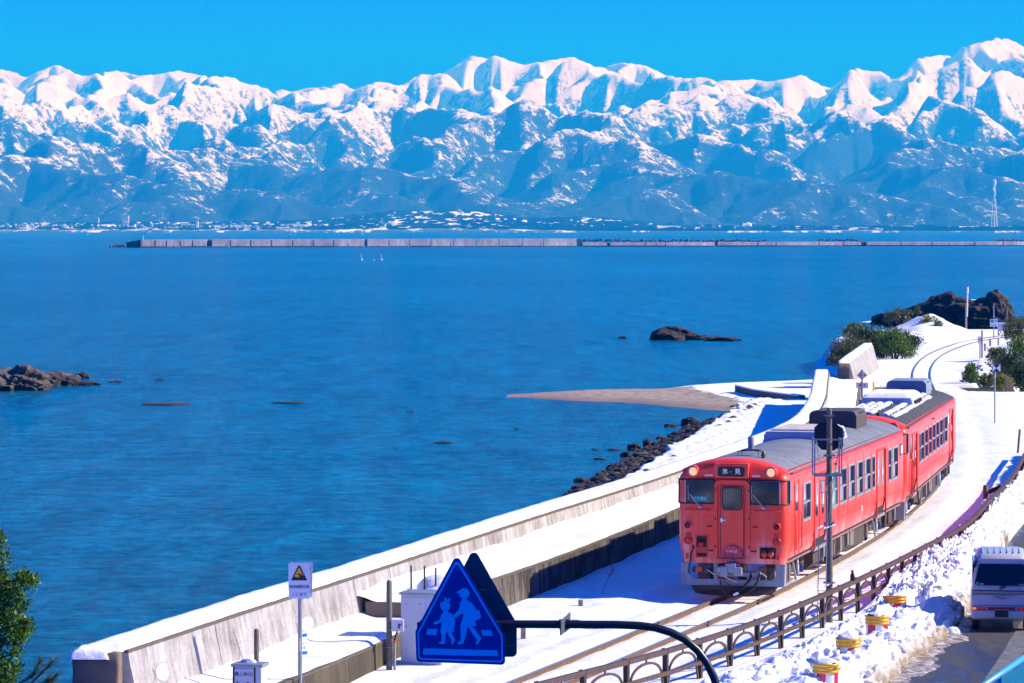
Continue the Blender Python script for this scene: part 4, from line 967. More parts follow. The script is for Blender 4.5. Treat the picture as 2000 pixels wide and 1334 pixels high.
    for s in (1, -1):
        items = [(5.3, 6.5, .30, .85, 0), (6.7, 7.0, .35, .9, 1), (9.6, 9.9, .25, .9, 1), (10.0, 10.7, .22, .88, 0), (10.9, 11.2, .3, .9, 1), (11.4, 12.0, .25, .9, 1), (12.3, 14.4, .18, .88, 0), (14.5, 14.62, .3, .9, 1), (19.3, 20.0, .28, .9, 0), (20.2, 20.4, .3, .9, 1)]
        for a, c_, z0, z1, k in items:
            sh = (1.26 if k else 1.20); pr_ = [(s*.7, z1), (s*sh, z1), (s*sh, z0 + .18), (s*(sh - .2), z0), (s*.7, z0)]
            MB().prism(pr_, 'y', a, c_).build('equipment_box', M_UNDL if k else M_UND, root, bevel=.012)
        MB().lathe([(.0001, -.0), (.34, 0), (.34, .06), (.27, .06), (.27, .02)], (s*1.16 - (.0 if s > 0 else .06), 8.1, .55), 24, 'x').build('radiator_fan', M_UNDL, root)
        MB().lathe([(.33, -.5), (.33, 0)], (s*1.15, 8.1, .55), 24, 'x').build('radiator_fan', M_DARK, root)
        for yy in (7.4, 8.9, 9.3, 11.8, 19.1, 20.55): MB().bar((s*1.15, yy, .92), (s*1.12, yy + rnd.uniform(-.15, .15), .35), .05, .05).build('hanger_bar', M_UNDL, root)
        for yy in (1.2, 1.6, 2.0, 2.05): MB().lathe([(.05, .3), (.05, .9)], (s*1.1, yy, 0), 8).build('pipe', M_UNDL, root)
        MB().tube([(s*1.22, .5, .9), (s*1.26, .5, .35), (s*1.26, 2.2, .30)], .03, 6).build('pipe', M_GREY, root)
    # roof equipment
    def ac(y0, y1, snow):
        pr_ = [(-.95, 3.42), (.95, 3.42), (.88, 3.74), (-.88, 3.74)]
        a = MB().use(M_ACW).prism([(-.98, 3.36), (.98, 3.36), (.84, 3.80), (-.84, 3.80)], 'y', y0, y1).build('air_conditioner', None, root, bevel=.05)
        MB().prism([(-.78, 3.795), (.78, 3.795), (.72, 3.84), (-.72, 3.84)], 'y', y0 + .3, y1 - .2).build('top_panel', M_RUST, a)
        for s in (1, -1):
            for k in range(4):
                yy = y0 + .4 + k*(y1 - y0 - .8)/4; MB().box((s*.86, yy, 3.50), (s*.965, yy + .38, 3.68)).build('louvre', M_DARK, a)
        if snow:
            D, U = np.meshgrid(np.linspace(y0 + .08, y1 - .05, 26), np.linspace(-.85, .85, 18), indexing='ij'); r_ = np.clip(np.minimum(.85 - np.abs(U), np.minimum(D - y0 - .08, y1 - .05 - D))*5, 0, 1)**.5
            grid('snow_cap', U, D, 3.80 + r_*(.11 + .05*fbm(U*2, D*2, 6, 3)), M_SNOW, a)
    def ventbox(y0, y1, m, w0=.72):
        pr_ = [(-w0, 3.45), (w0, 3.45)] + [(w0 - .18 + .18*math.cos(t), 3.88 + .18*math.sin(t)) for t in np.linspace(0, math.pi/2, 6)] + [(-w0 + .18 - .18*math.sin(t), 3.88 + .18*math.cos(t)) for t in np.linspace(0, math.pi/2, 6)]
        q = MB().prism(pr_, 'y', y0, y1).build('water_tank', m, root, bevel=.015)
        for k in (0, 1): MB().tube([(w0 - .02, y0 + .55 + k*.5, 3.98), (w0 + .03, y0 + .55 + k*.5, 4.0), (w0 + .03, y0 + .80 + k*.5, 4.0), (w0 - .02, y0 + .80 + k*.5, 3.98)], .014, 6).build('handle', M_DARK, q)
        MB().box((-w0 - .03, y0 - .03, 3.44), (w0 + .03, y1 + .03, 3.50)).build('tank_base', M_DARK, q)
    if not second:
        ac(9.4, 12.9, False); ventbox(16.0, 18.0, M_BROWNB)
        an = MB().lathe([(.085, 3.78), (.085, 4.06), (.07, 4.10), (.0001, 4.10)], (.2, 1.55, 0), 16).build('antenna', M_GREY, root); st = MB()
        st.box((-.03, 1.40, 3.73), (.43, 1.70, 3.76))
        for x in (-.12, -.02, .42, .52):
            st.tube([(x, 1.42, 3.56), (x, 1.42, 3.72), (.2, 1.5, 3.75)], .012, 6)
        st.build('stand', M_BLK, an)
        MB().lathe([(.07, 3.55), (.05, 3.60), (.07, 3.64), (.045, 3.68), (.05, 3.72), (.0001, 3.74)], (.58, 1.25, 0), 12).build('whistle', mat('brass', (.16, .11, .05), .5, metal=.5), root)
    else:
        ac(8.6, 12.2, True); ventbox(16.3, 18.6, M_GREY); MB().lathe([(.08, 3.55), (.08, 3.74), (.0001, 3.75)], (-.35, 2.6, 0), 12).build('vent_cap', M_GREY, root)
        MB().lathe([(.07, 3.5), (.05, 3.6), (.06, 3.66), (.0001, 3.68)], (.45, .9, 0), 10).build('whistle', M_DARK, root)
        rnd = random.Random(9)
        for col_, (xc, y0, y1) in enumerate(((-.72, 4.0, 8.3), (-.45, 1.9, 8.3), (-.15, 1.6, 8.3), (.12, 1.4, 8.4), (.62, 1.5, 16.0), (.88, 1.4, 15.6))):
            yy = y0
            while yy < y1:
                me = rock_mesh(rnd.random()*50, .13, .115, .07, 2, .22, True, M_SNOW, 'snow_pad')
                for p in me.polygons: p.use_smooth = True
                zz = 3.60 - .30*abs(xc/1.335)**2.3
                link('snow_pad', me, root, (xc + rnd.uniform(-.03, .03), yy, zz + .035)); yy += rnd.uniform(.36, .44)
    return root
h1 = math.atan2(.247, .969); h2 = math.atan2(.194, .981)
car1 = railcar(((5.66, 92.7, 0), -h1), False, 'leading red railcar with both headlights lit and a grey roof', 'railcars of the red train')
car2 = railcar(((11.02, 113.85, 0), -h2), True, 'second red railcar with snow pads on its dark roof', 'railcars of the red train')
# ---------------------------------------------------------------- brown guard fence
M_FENCE = mat('weathered brown steel', (.105, .058, .036), .6, col2=(.06, .036, .026), vscale=6); M_FENCED = mat('dark brown steel', (.045, .028, .02), .6, var=.3)
fence = empty('guard_fence', (0, 0, 0), label='brown steel guard fence with arched infill between track and snow bank', cat='fence')
# walk along the fence line at 2 m spacing
def walk(fx, d0, d1, step):
    out = [d0]; d = d0; acc = 0; px_, py_ = fx(d0), d0
    while d < d1:
        d += .02; x = fx(d); acc += math.hypot(x - px_, d - py_); px_, py_ = x, d
        if acc >= step: out.append(d); acc = 0
    return out
fpts = walk(Xf, 62.0, 150, 2.02)
gz = lambda d: .0
FT = .78
def fp(d, z): return Vector((Xf(d), d, z))
for i, d in enumerate(fpts):
    p = fp(d, 0); t = (fp(d + .1, 0) - fp(d - .1, 0)).normalized(); r = Vector((t.y, -t.x, 0))
    b = MB().use(M_FENCED); c0 = p - t*.0
    vs = [c0 + t*a*.055 + r*b_*.05 + Vector((0, 0, z)) for z in (-.55, FT - .06) for a, b_ in ((-1,-1),(1,-1),(1,1),(-1,1))]
    b.add(vs, [(0,3,2,1),(4,5,6,7),(0,1,5,4),(1,2,6,5),(2,3,7,6),(3,0,4,7)]); b.box((0,0,0),(0,0,0)) if False else None
    b.build('post', None, fence)
    cp = MB(); vs = [c0 + t*a*.07 + r*b_*.05 + Vector((0, 0, z)) for z in (FT - .02, FT + .028) for a, b_ in ((-1,-1.4),(1,-1.4),(1,-.9),(-1,-.9))]
    cp.add(vs, [(0,3,2,1),(4,5,6,7),(0,1,5,4),(1,2,6,5),(2,3,7,6),(3,0,4,7)]); cp.build('post_cap', M_FENCED, fence)
    if i < len(fpts) - 1:
        e = fpts[i+1]; A, B = fp(d, FT - .04), fp(e, FT - .04)
        MB().bar(A + (B-A)*.004, B - (B-A)*.004, .13, .10).build('top_rail', M_FENCE, fence, bevel=.008)
        A2, B2 = fp(d, .30), fp(e, .30); u = (B2 - A2).normalized()
        MB().bar(A2 + r*.055, B2 + r*.055, .05, .085).build('lower_rail', M_FENCE, fence)
        if d < 112:
            arc = []
            for k in range(13):
                th = math.pi*k/12; q = .5 - .40*math.cos(th); arc.append(A2 + (B2 - A2)*q + Vector((0, 0, -.06 + .36*math.sin(th)**.8)))
            lo = [A2 + (B2-A2)*.035 + Vector((0, 0, -.42))] + arc + [A2 + (B2-A2)*.965 + Vector((0, 0, -.42))]
            m = MB()
            for a, b_ in zip(lo[:-1], lo[1:]): m.bar(a, b_, .05, .035, up=r)
            m.bar(A2 + (B2-A2)*.5 + Vector((0,0,.3)), A2 + (B2-A2)*.5 + Vector((0,0,.40)), .03, .03, up=r); m.build('arch', M_FENCE, fence)
bt = W(1669, 1126, .79); bo = MB().use(mat('brown glass bottle', (.06, .02, .015), .15)).lathe([(.0001, .0), (.06, 0), (.06, .12), (.035, .17), (.03, .22)], (0, 0, 0), 12).use(M_PLATE).lathe([(.038, .22), (.038, .25), (.0001, .25)], (0, 0, 0), 10).build('bottle', None, None, (Xf(89.6) - .01, 89.6, FT + .01))
tag(bo, 'small dark bottle left standing on the brown fence rail', 'bottle')

# ---------------------------------------------------------------- signal post
sg = empty('signal_post', (7.70, 87.6, 0), label='tall concrete signal post with black target board and ladder beside the fence', cat='signal')
M_POLE = mat('weathered concrete pole', (.17, .15, .11), .8, col2=(.09, .08, .065), vscale=4, bump=.6, bscale=30); M_STEEL = mat('galvanised steel', (.34, .35, .36), .45, metal=.5, var=.25, vscale=8)
MB().lathe([(.088, -.6), (.082, 1.6), (.064, 5.08), (.055, 5.15), (.0001, 5.18)], (0, 0, 0), 18).build('pole', M_POLE, sg)
oct_ = [(-.35, 4.32), (-.17, 4.14), (.13, 4.12), (.30, 4.26), (.30, 4.68), (.13, 4.82), (-.20, 4.82), (-.35, 4.68)]
M_BOARD = mat('black painted board', (.008, .010, .016), .35)
MB().prism(oct_, 'y', .16, .20).build('target_board', M_BOARD, sg, bevel=.008)
MB().prism([(-.1, 4.16), (.32, 4.16), (.36, 4.22), (.36, 4.66), (.14, 4.80), (-.1, 4.80)], 'y', .20, .46).build('signal_head', mat('dark blue grey housing', (.03, .045, .07), .4), sg, bevel=.015)
MB().lathe([(.08, .46), (.09, .64), (.07, .65)], (.1, 0, 4.58), 16, 'y').lathe([(.08, .46), (.09, .64), (.07, .65)], (.1, 0, 4.34), 16, 'y').build('hood', M_BOARD, sg)
for z in (4.98, 4.02, 2.38, .93):
    MB().box((-.13, -.10, z - .015), (.13, -.08, z + .015)).box((-.13, .08, z - .015), (.13, .10, z + .015)).box((-.13, -.10, z - .015), (-.11, .10, z + .015)).box((.11, -.10, z - .015), (.13, .10, z + .015)).build('pole_band', M_STEEL, sg)
cg = MB(); x0, x1, y0, y1, z0, z1 = -.40, .25, -.55, .10, 3.56, 4.43
for x in (x0, x1):
    for y in (y0, y1): cg.bar((x, y, z0), (x, y, z1), .032, .032)
    cg.bar((x, y0, z1), (x, y1, z1), .03, .035); cg.bar((x, y0, z0), (x, y1, z0), .03, .035)
cg.bar((x0, y0, z1), (x1, y0, z1), .03, .035); cg.bar((x0, y1, z0), (x1 + .10, y1, z0), .03, .04); cg.bar((x0, y0, z0), (x1, y0, z0), .03, .04)
for k in range(4): cg.bar((x0, y0 + .12 + k*.13, z0 - .008), (x1, y0 + .12 + k*.13, z0 - .008), .05, .015)
cg.build('ladder_cage', M_STEEL, sg)
br = MB(); br.bar((-.36, -.53, 4.40), (-.04, -.08, 3.0), .012, .012); br.bar((-.36, -.53, 4.40), (-.20, -.3, 3.0), .012, .012); br.bar((.22, -.53, 4.40), (.04, -.08, 3.2), .012, .012); br.bar((.22, -.53, 4.40), (-.06, -.10, 2.2), .010, .010); br.build('stay_rod', M_STEEL, sg)
ld = MB(); A0, A1, B0, B1 = Vector((-.25, -.3, 3.55)), Vector((-.33, -.42, -.3)), Vector((-.07, -.3, 3.55)), Vector((-.13, -.42, -.3)); ld.bar(A0, A1, .016, .02); ld.bar(B0, B1, .016, .02); ld.build('ladder_rail', M_STEEL, sg)
for k in range(13):
    t = (k + .4)/13; MB().bar(A0.lerp(A1, t), B0.lerp(B1, t), .016, .016).build('rung', M_STEEL, sg)
for z in (2.30, .90): MB().bar((-.34, -.36, z - .04), (-.10, .0, z + .04), .025, .035).bar((-.14, -.18, z - .04), (.15, .02, z + .04), .025, .035).build('ladder_bracket', M_WHITE, sg)

# ---------------------------------------------------------------- yellow drums in the snow
M_YEL = mat('yellow plastic', (.78, .42, .02), .35, var=.15, vscale=4); M_ORY = mat('orange plastic', (.85, .30, .01), .35, var=.12, vscale=4); M_RWR = mat('red reflective stripe', (.62, .005, .07), .4); M_RWW = mat('white reflective stripe', (.78, .80, .82), .4)
def drum(px, py, z, label, sunk, lidm, cap=True, tilt=0., seed=0):
    p = W(px, py, z); r_ = empty('traffic_drum', (p.x, p.y, z - .62), seed*.7, label, 'traffic drum', 'yellow drums half buried in the snow bank')
    r_.rotation_euler = (tilt, tilt*.6, seed*.7)
    MB().lathe([(.25, -.25), (.25, .42)], (0, 0, 0), 28).build('body', M_RWW, r_)
    for k in range(4):
        b = MB(); 
        for q in range(4):
            a0 = (k*90 + q*11.25)*math.pi/180; a1 = a0 + math.pi/16
            b.add([(.254*math.cos(a0), .254*math.sin(a0), -.2), (.254*math.cos(a1), .254*math.sin(a1), -.2), (.254*math.cos(a1), .254*math.sin(a1), .41), (.254*math.cos(a0), .254*math.sin(a0), .41)], [(0, 1, 2, 3)])
        b.build('stripe', M_RWR, r_)
    MB().lathe([(.25, .40), (.272, .405), (.278, .43), (.274, .445), (.270, .45), (.270, .47), (.275, .475), (.28, .50), (.274, .52), (.270, .525), (.270, .545), (.276, .55), (.28, .58), (.272, .60), (.235, .60), (.23, .57), (.0001, .57)], (0, 0, 0), 30).box((.22, -.05, .53), (.31, .05, .60)).build('lid', lidm, r_)
    MB().box((-.06, -.287, .50), (.06, -.279, .512)).box((-.05, -.287, .53), (.05, -.279, .537)).build('lettering', M_BLK, r_)
    if cap:
        D, U = np.meshgrid(np.linspace(-.24, .20, 22), np.linspace(-.24, .24, 22), indexing='ij'); rr = np.sqrt(U**2 + D**2)/.25
        Z = .585 + .15*np.clip(1 - rr, 0, 1)**.45*(.7 + .9*fbm(U*4 + seed, D*4, 5, 3) - .25); Z = np.where(rr > 1, .56, Z)
        grid('snow_cap', U*.96, D*.96, Z, M_SNOW, r_)
    return r_
drum(1612, 1292, .70, 'yellow topped drum nearest the camera, snow heaped on its lid', 0, M_YEL, True, .02, 1)
drum(1658, 1243, .72, 'yellow topped drum with snow cap, second from the camera', 0, M_YEL, True, -.02, 2)
drum(1713, 1200, .74, 'yellow drum showing a red and white band, third from the camera', 0, M_YEL, True, .01, 3)
drum(1750, 1162, .46, 'farthest drum, only its bare orange lid above the snow', 0, M_ORY, False, .08, 4)

# ---------------------------------------------------------------- silver van
def van():
    M_VS = mat('silver van paint', (.46, .45, .42), .35, metal=.0, coat=.3); M_VG = mat('tinted van glass', (.004, .006, .010), .08, spec=.45); M_TL = mat('tail lamp red', (.45, .008, .01), .25, emit=(1, .02, .02), est=.12)
    p = W(1956, 1231, -.30); p = Vector((957/80.4 - .06, 87.9, -.296)); r_ = empty('van', (956*p.y/F, p.y, -.296), -math.radians(7), 'silver minivan seen from behind with lit brake lights', 'van')
    # side profile (y back->front, z)
    hw = .735; L = 3.4
    secs = [(0.0, .36, 1.05, .0), (.05, .30, 1.20, .02), (.12, .28, 1.62, .0), (.22, .28, 1.80, 0), (.5, .28, 1.88, 0), (2.0, .28, 1.90, 0), (2.7, .28, 1.82, 0), (3.1, .3, 1.35, 0), (3.4, .35, 1.0, 0)]
    def ringpts(z0, z1, w_):
        up = 1.0
        pts = [(w_ - .02, z0), (w_, z0 + .12), (w_, .95)]
        wt = w_ - .13*max(0, (z1 - 1.0)/.9)
        pts += [(wt + .01, z1 - .16), (wt - .05, z1 - .05), (wt - .16, z1)]
        return pts + [(-x, z) for x, z in pts[::-1]]
    b = MB(); b.smooth = True; rows = []
    for y, z0, z1, k in secs: rows.append([(x, y, z) for x, z in ringpts(z0, max(z1, 1.0), hw - (.03 if y < .03 else 0))])
    n_ = len(rows[0])
    b.add([v for r in rows for v in r], [(i*n_+k, i*n_+(k+1) % n_, (i+1)*n_+(k+1) % n_, (i+1)*n_+k) for i in range(len(rows)-1) for k in range(n_)]); b.smooth = False
    b.add(rows[0], [tuple(range(n_))]); b.add(rows[-1], [tuple(range(n_))]); body = b.build('body', M_VS, r_)
    # tailgate: raked panel above the bumper
    def gp(x, z): return (x, -.03 + .17*max(0, (z - .98))/.85, z)
    def patch(pts, m, name, off=0., parent=r_): return MB().add([(x, gp(x, z)[1] - off, z) for x, z in pts] + [(x, gp(x, z)[1] + .03, z) for x, z in pts], [tuple(range(len(pts)))] + [(i, (i+1) % len(pts), len(pts) + (i+1) % len(pts), len(pts)+i) for i in range(len(pts))]).build(name, m, parent)
    def trap(x0, z0, x1, z1, r):  # rounded trapezoid half widths
        pts = []
        for sx, cz, xx, a in ((1, z1 - r, x1 - r, 0), (-1, z1 - r, -(x1 - r), 90), (-1, z0 + r, -(x0 - r), 180), (1, z0 + r, x0 - r, 270)):
            for k in range(5):
                t = math.radians(a + 22.5*k); pts.append((xx + r*math.cos(t), cz + r*math.sin(t)))
        return pts
    tg = patch(trap(.70, .60, .60, 1.76, .09), M_VS, 'tailgate', .0)
    patch(trap(.645, 1.12, .555, 1.64, .07), M_VG, 'rear_window', .012, tg)
    patch([(-.70, .98), (.70, .98), (.70, 1.0), (-.70, 1.0)], M_BLK, 'seam', .006, tg); patch([(-.69, .63), (.69, .63), (.69, .645), (-.69, .645)], M_BLK, 'seam', .006, tg)
    MB().tube([(-.19, -.07, .845), (-.12, -.085, .85), (.16, -.085, .85), (.22, -.07, .845)], .022, 8).box((-.07, -.08, .79), (.09, -.05, .82)).build('handle', M_STEEL, tg)
    MB().ring(rrect(-.05, 1.035, .05, 1.105, .02), rrect(-.036, 1.047, .036, 1.093, .015), 'y', -.05, -.02).box((-.022, -.043, 1.05), (-.012, -.03, 1.09)).box((.012, -.043, 1.05), (.022, -.03, 1.09)).box((-.02, -.043, 1.066), (.02, -.03, 1.074)).build('badge', M_BOARD, tg)
    MB().bar((.10, .0, 1.075), (-.06, .04, 1.20), .025, .02).bar((-.10, .02, 1.20), (.02, .03, 1.22), .02, .015).build('wiper', M_BLK, tg)
    MB().lathe([(.035, -.022), (.0001, -.025)], (-.58, .0, 1.175), 16, 'y').build('sticker', M_GRN, tg); MB().box((-.53, -.024, 1.15), (-.43, -.016, 1.165)).build('sticker', M_WHITE, tg)
    text('Hobio', .065, mat('sticker print', (.3, .55, .7), .5), tg, (.50, -.018, 1.15), (math.radians(79), 0, 0), ext=.001)
    lb = MB().box((-.715, -.055, .53), (.715, -.01, .60)).build('lamp_bar', mat('red lamp bar', (.36, .008, .012), .25), r_)
    for s in (-1, 1):
        MB().box((s*.60, -.062, .535), (s*.42, -.05, .595)).build('brake_light', M_TL, r_); MB().box((s*.71, -.062, .535), (s*.61, -.05, .595)).build('tail_light', mat('amber lens', (.6, .16, .02), .3, emit=(1, .3, .05), est=.4) if s < 0 else M_TL, r_); MB().box((s*.33, -.06, .538), (s*.40, -.05, .592)).build('reflector', M_STEEL, r_)
        MB().lathe([(.0001, -.09), (.27, -.09), (.29, -.06), (.29, .06), (.27, .09), (.0001, .09)], (s*.62, .55, .29), 26, 'x').build('wheel', M_BLK, r_); MB().lathe([(.0001, -.09), (.27, -.09), (.29, -.06), (.29, .06), (.27, .09), (.0001, .09)], (s*.62, 2.85, .29), 26, 'x').build('wheel', M_BLK, r_)
        MB().prism([(.35, 1.12), (2.5, 1.12), (2.4, 1.62), (.42, 1.62)], 'x', s*.66, s*.705).build('side_window', M_VG, r_)
        MB().prism([(-.0, 1.55), (.9, 1.72), (.9, 1.78), (0.02, 1.72)], 'x', s*.615, s*.66).build('rear_pillar_trim', M_REDL if s < 0 else M_VS, r_)
    MB().box((-.715, -.09, .33), (.715, .05, .52)).build('bumper', M_VS, r_, bevel=.03)
    MB().box((-.165, -.105, .36), (.165, -.09, .54)).build('number_plate', M_BOARD, r_); MB().ring([(-.175, .35), (.175, .35), (.175, .55), (-.175, .55)], [(-.16, .365), (.16, .365), (.16, .535), (-.16, .535)], 'y', -.11, -.095).build('plate_frame', M_STEEL, r_)
    for k in range(7): MB().box((-.46 + k*.15, .45, 1.885), (-.44 + k*.15, 1.9, 1.903)).build('roof_rib', M_VS, r_)
    MB().prism(circle(.45, .29, .01, 4), 'x', -.5, .5)
    return r_
van()
me = rock_mesh(8.3, .17, .14, .13, 3, .3, True, M_BANK, 'snow_lump'); p = W(1860, 1240, -.30)
tag(link('snow_lump', me, None, (p.x, p.y, -.25)), 'lone lump of dirty snow lying on the road behind the van', 'snow lump')
# brown board stub and leaning stake by the fence
p = W(1925, 958, .25); bs = empty('board_stub', (p.x, p.y, .1), .3, 'short brown board on a stub post in the snow by the fence', 'sign')
MB().lathe([(.09, -.3), (.09, .30), (.06, .34), (.0001, .35)], (0, 0, 0), 12).build('post', M_FENCE, bs); MB().bar((.08, -.05, .10), (.62, .05, .26), .04, .16).build('board', M_FENCE, bs); text('TO', .13, M_BOARD, bs, (.40, -.03, .20), (math.pi/2, -.28, .18))
p = W(1987, 878, .1); MB_ = MB().tube([(0, 0, -.4), (.12, .1, .85)], .05, 8).build('stake', M_POLE, None, (p.x, p.y, .1)); tag(MB_, 'grey stake leaning beside the fence at the right edge', 'stake')

# ---------------------------------------------------------------- low ground furniture on the left
def stake(px, py, h, lab, z=0.):
    p = W(px, py, z); tag(MB().box((-.06, -.06, -.4), (.06, .06, h)).build('marker_stake', M_STAKE, None, (p.x, p.y, z), bevel=.012), lab, 'stake', 'small concrete stakes beside the track')
M_STAKE = mat('weathered pale concrete', (.30, .27, .22), .85, var=.4, vscale=9)
stake(1134, 1187, .20, 'small concrete stake in the snow left of the approaching train'); stake(1022, 1239, .20, 'small concrete stake just right of the crossing sign')
def twig(px, py, pts, lab, z=0., r=.008, extra=()):
    p = W(px, py, z); s = F/p.y; b = MB()
    for line in [pts] + list(extra): b.tube([((x - px)/s, .05*k, (py - y)/s) for k, (x, y) in enumerate(line)], r, 5)
    tag(b.build('dry_stalk', M_TWIG, None, (p.x, p.y, z)), lab, 'dry weed')
M_TWIG = mat('dry brown stalk', (.055, .035, .025), .9)
twig(1172, 1166, [(1172, 1166), (1182, 1145), (1190, 1124), (1198, 1112)], 'dry seed head standing in the shaded snow', extra=[[(1190, 1124), (1184, 1118)], [(1192, 1120), (1203, 1108)], [(1190, 1126), (1200, 1118)], [(1194, 1117), (1197, 1104)]])
twig(1156, 1163, [(1156, 1163), (1163, 1155), (1174, 1166)], 'bent grass stems poking through shaded snow', r=.005, extra=[[(1157, 1161), (1157, 1156), (1176, 1163)]])
twig(1272, 1130, [(1272, 1130), (1300, 1122), (1304, 1130)], 'bent wire like stems beside the train shadow', r=.005)
twig(1416, 1280, [(1416, 1280), (1417, 1262), (1420, 1250)], 'small bare twig under the fence arch', z=-.02, r=.006, extra=[[(1417, 1268), (1410, 1260)], [(1418, 1262), (1426, 1256)], [(1417, 1270), (1425, 1266)]])

# instrument cabinets and poles
M_CAB = mat('pale painted cabinet steel', (.52, .55, .62), .45, var=.12, vscale=3); M_CABD = mat('cabinet shadow gap', (.02, .02, .02), .8)
cb = empty('relay_cabinet', (-2.0, 80.3, -.16), -math.radians(16), 'large grey lineside cabinet with snow on top behind the crossing sign', 'cabinet')
MB().box((-.40, -.30, 0), (.55, .35, 1.56)).build('body', M_CAB, cb, bevel=.01); MB().prism([(-.44, 1.56), (.59, 1.56), (.57, 1.61), (-.42, 1.61)], 'y', -.34, .39).build('roof', M_STEEL, cb)
MB().box((-.37, -.312, .05), (.17, -.301, 1.50)).build('door', M_CAB, cb); MB().box((.20, -.312, .05), (.53, -.301, 1.50)).build('door', M_CAB, cb)
for x in (-.27, .05, .3):
    for z in (.35, .85, 1.35): MB().lathe([(.014, -.325), (.0001, -.33)], (x, 0, z), 8, 'y').build('bolt', M_BLK, cb)
MB().tube([(-.30, 0, 1.61), (-.34, 0, 1.66), (-.28, 0, 1.68), (-.26, 0, 1.61)], .01, 6).build('lifting_eye', M_STEEL, cb)
for k, (px, py, t) in enumerate(((803, 1150, 1104), (829, 1150, 1105), (851, 1149, 1109))):
    p = W(px, py, .9); p = PD(px, py, 84.6); s = F/84.6
    tag(MB().tube([(0, 0, -.25), (0, 0, (py - t)/s)], .022, 6).build('thin_post', M_FENCED, None, p), ['leftmost', 'middle', 'rightmost'][k] + ' of three thin rusty posts above the grey cabinet', 'post', 'thin rusty posts behind the cabinet')
me = rock_mesh(3.3, .55, .5, .38, 3, .25, True, M_SNOW, 'snow_mound')
for q in me.polygons: q.use_smooth = True
tag(link('snow_mound', me, None, (-1.75, 85.0, 1.0)), 'rounded heap of snow on the shelf behind the grey cabinet', 'snow heap')
pl = empty('concrete_pole', (-2.69, 79.1, -.16), 0, 'short concrete pole with small white meter box and conduit', 'pole')
MB().lathe([(.068, -.3), (.062, 1.93), (.04, 1.97), (.0001, 1.98)], (0, 0, 0), 14).build('pole', M_POLE, pl); MB().box((.05, -.16, .86), (.32, .06, 1.12)).build('meter_box', M_CAB, pl, bevel=.01)
MB().box((.20, -.175, .93), (.235, -.16, 1.03)).box((.22, -.18, 1.0), (.28, -.16, 1.02)).build('latch', M_BLK, pl)
MB().tube([(.12, -.05, -.2), (.12, -.05, .60)], .028, 8).build('conduit', M_STEEL, pl); MB().tube([(.12, -.05, .60), (.12, -.05, .66)], .032, 8).build('coupling', M_REDB, pl); MB().tube([(.12, -.05, .66), (.13, -.05, .74), (.18, -.05, .86)], .022, 8).build('cable', M_BLK, pl)
for z in (.50, .89, 1.09): MB().tube([(-.075, 0, z), (-.05, -.06, z), (.05, -.06, z), (.075, 0, z)], .01, 6).build('pole_band', M_STEEL, pl)
p = PD(501, 1300, 72.0); pl = MB().lathe([(.055, -1.2), (.052, .69), (.04, .73), (.0001, .735)], (0, 0, 0), 14).build('concrete_pole', M_POLE, None, p); tag(pl, 'plain concrete pole behind the small lettered box', 'pole')
p = PD(488, 1334, 69.0); cb = empty('equipment_box', (p.x, p.y, p.z - .6), -math.radians(12), 'small white equipment box with black lettering at the bottom edge', 'cabinet')
MB().box((-.28, -.2, 0), (.28, .22, .93)).build('body', M_CAB, cb); MB().box((-.31, -.24, .93), (.31, .25, .985)).build('lid', M_STEEL, cb); MB().box((-.24, -.215, .02), (.14, -.205, .89)).build('door', M_CAB, cb); MB().box((-.28, -.212, .0), (-.24, -.202, .93)).box((.145, -.212, .0), (.17, -.202, .93)).build('gap', M_CABD, cb)
text('義上術DC', .085, M_BOARD, cb, (-.05, -.217, .79), (math.pi/2, 0, 0)); MB().box((-.2, -.225, .55), (-.17, -.21, .64)).box((0, -.225, .60), (.05, -.21, .64)).build('latch', M_BLK, cb)
me = rock_mesh(1.1, .15, .1, .07, 3, .25, True, M_SNOW, 'snow_cap'); link('snow_cap', me, cb, (-.05, .1, .99))

# ---------------------------------------------------------------- tsunami sign
ts = empty('tsunami_sign', (PD(586, 1334, 73.0).x, 73.0, -.3), 0, 'white tsunami evacuation sign with yellow wave triangle on a grey pole', 'sign')
z0 = -.3; k = 73.0/F
def TZ(py): return HC - (py - HY)*k - z0
M_SIGNW = mat('pale sign face', (.62, .68, .78), .45)
MB().lathe([(.045, -.5), (.045, TZ(1102))], (0, 0, 0), 14).build('pole', M_STEEL, ts)
xl, xr = -.228, .20; zb, zt = TZ(1168.5), TZ(1099.5)
bd = MB().prism(rrect(xl, zb, xr, zt, .012), 'y', -.075, -.06).build('panel', M_SIGNW, ts); b2 = MB().box((xl + .03, .06, zb + .02), (xr + .045, .075, zt + .01)).build('panel', M_SIGNW, ts)
MB().box((xr - .005, -.06, zb + .12), (xr + .04, .06, zb + .15)).box((xr - .005, -.06, zt - .15), (xr + .04, .06, zt - .12)).build('bracket', M_STEEL, ts)
cx = (xl + xr)/2; tzb = TZ(1133); tzt = TZ(1104)
M_SY = mat('sign yellow', (.82, .38, .0), .5)
MB().prism([(cx - .165, tzb), (cx + .165, tzb), (cx + .02, tzt), (cx - .02, tzt)], 'y', -.0775, -.0755).build('triangle_border', M_BOARD, bd); MB().prism([(cx - .135, tzb + .015), (cx + .135, tzb + .015), (cx, tzt - .03)], 'y', -.079, -.0777).build('yellow_field', M_SY, bd)
h = tzt - tzb
wv = [(cx - .155, tzb + .005), (cx + .155, tzb + .005), (cx + .105, tzb + .30*h), (cx + .06, tzb + .38*h), (cx + .02, tzb + .46*h), (cx - .02, tzb + .47*h), (cx - .05, tzb + .42*h), (cx - .025, tzb + .40*h), (cx + .005, tzb + .36*h), (cx + .012, tzb + .28*h), (cx - .005, tzb + .22*h), (cx - .05, tzb + .20*h), (cx - .10, tzb + .28*h)]
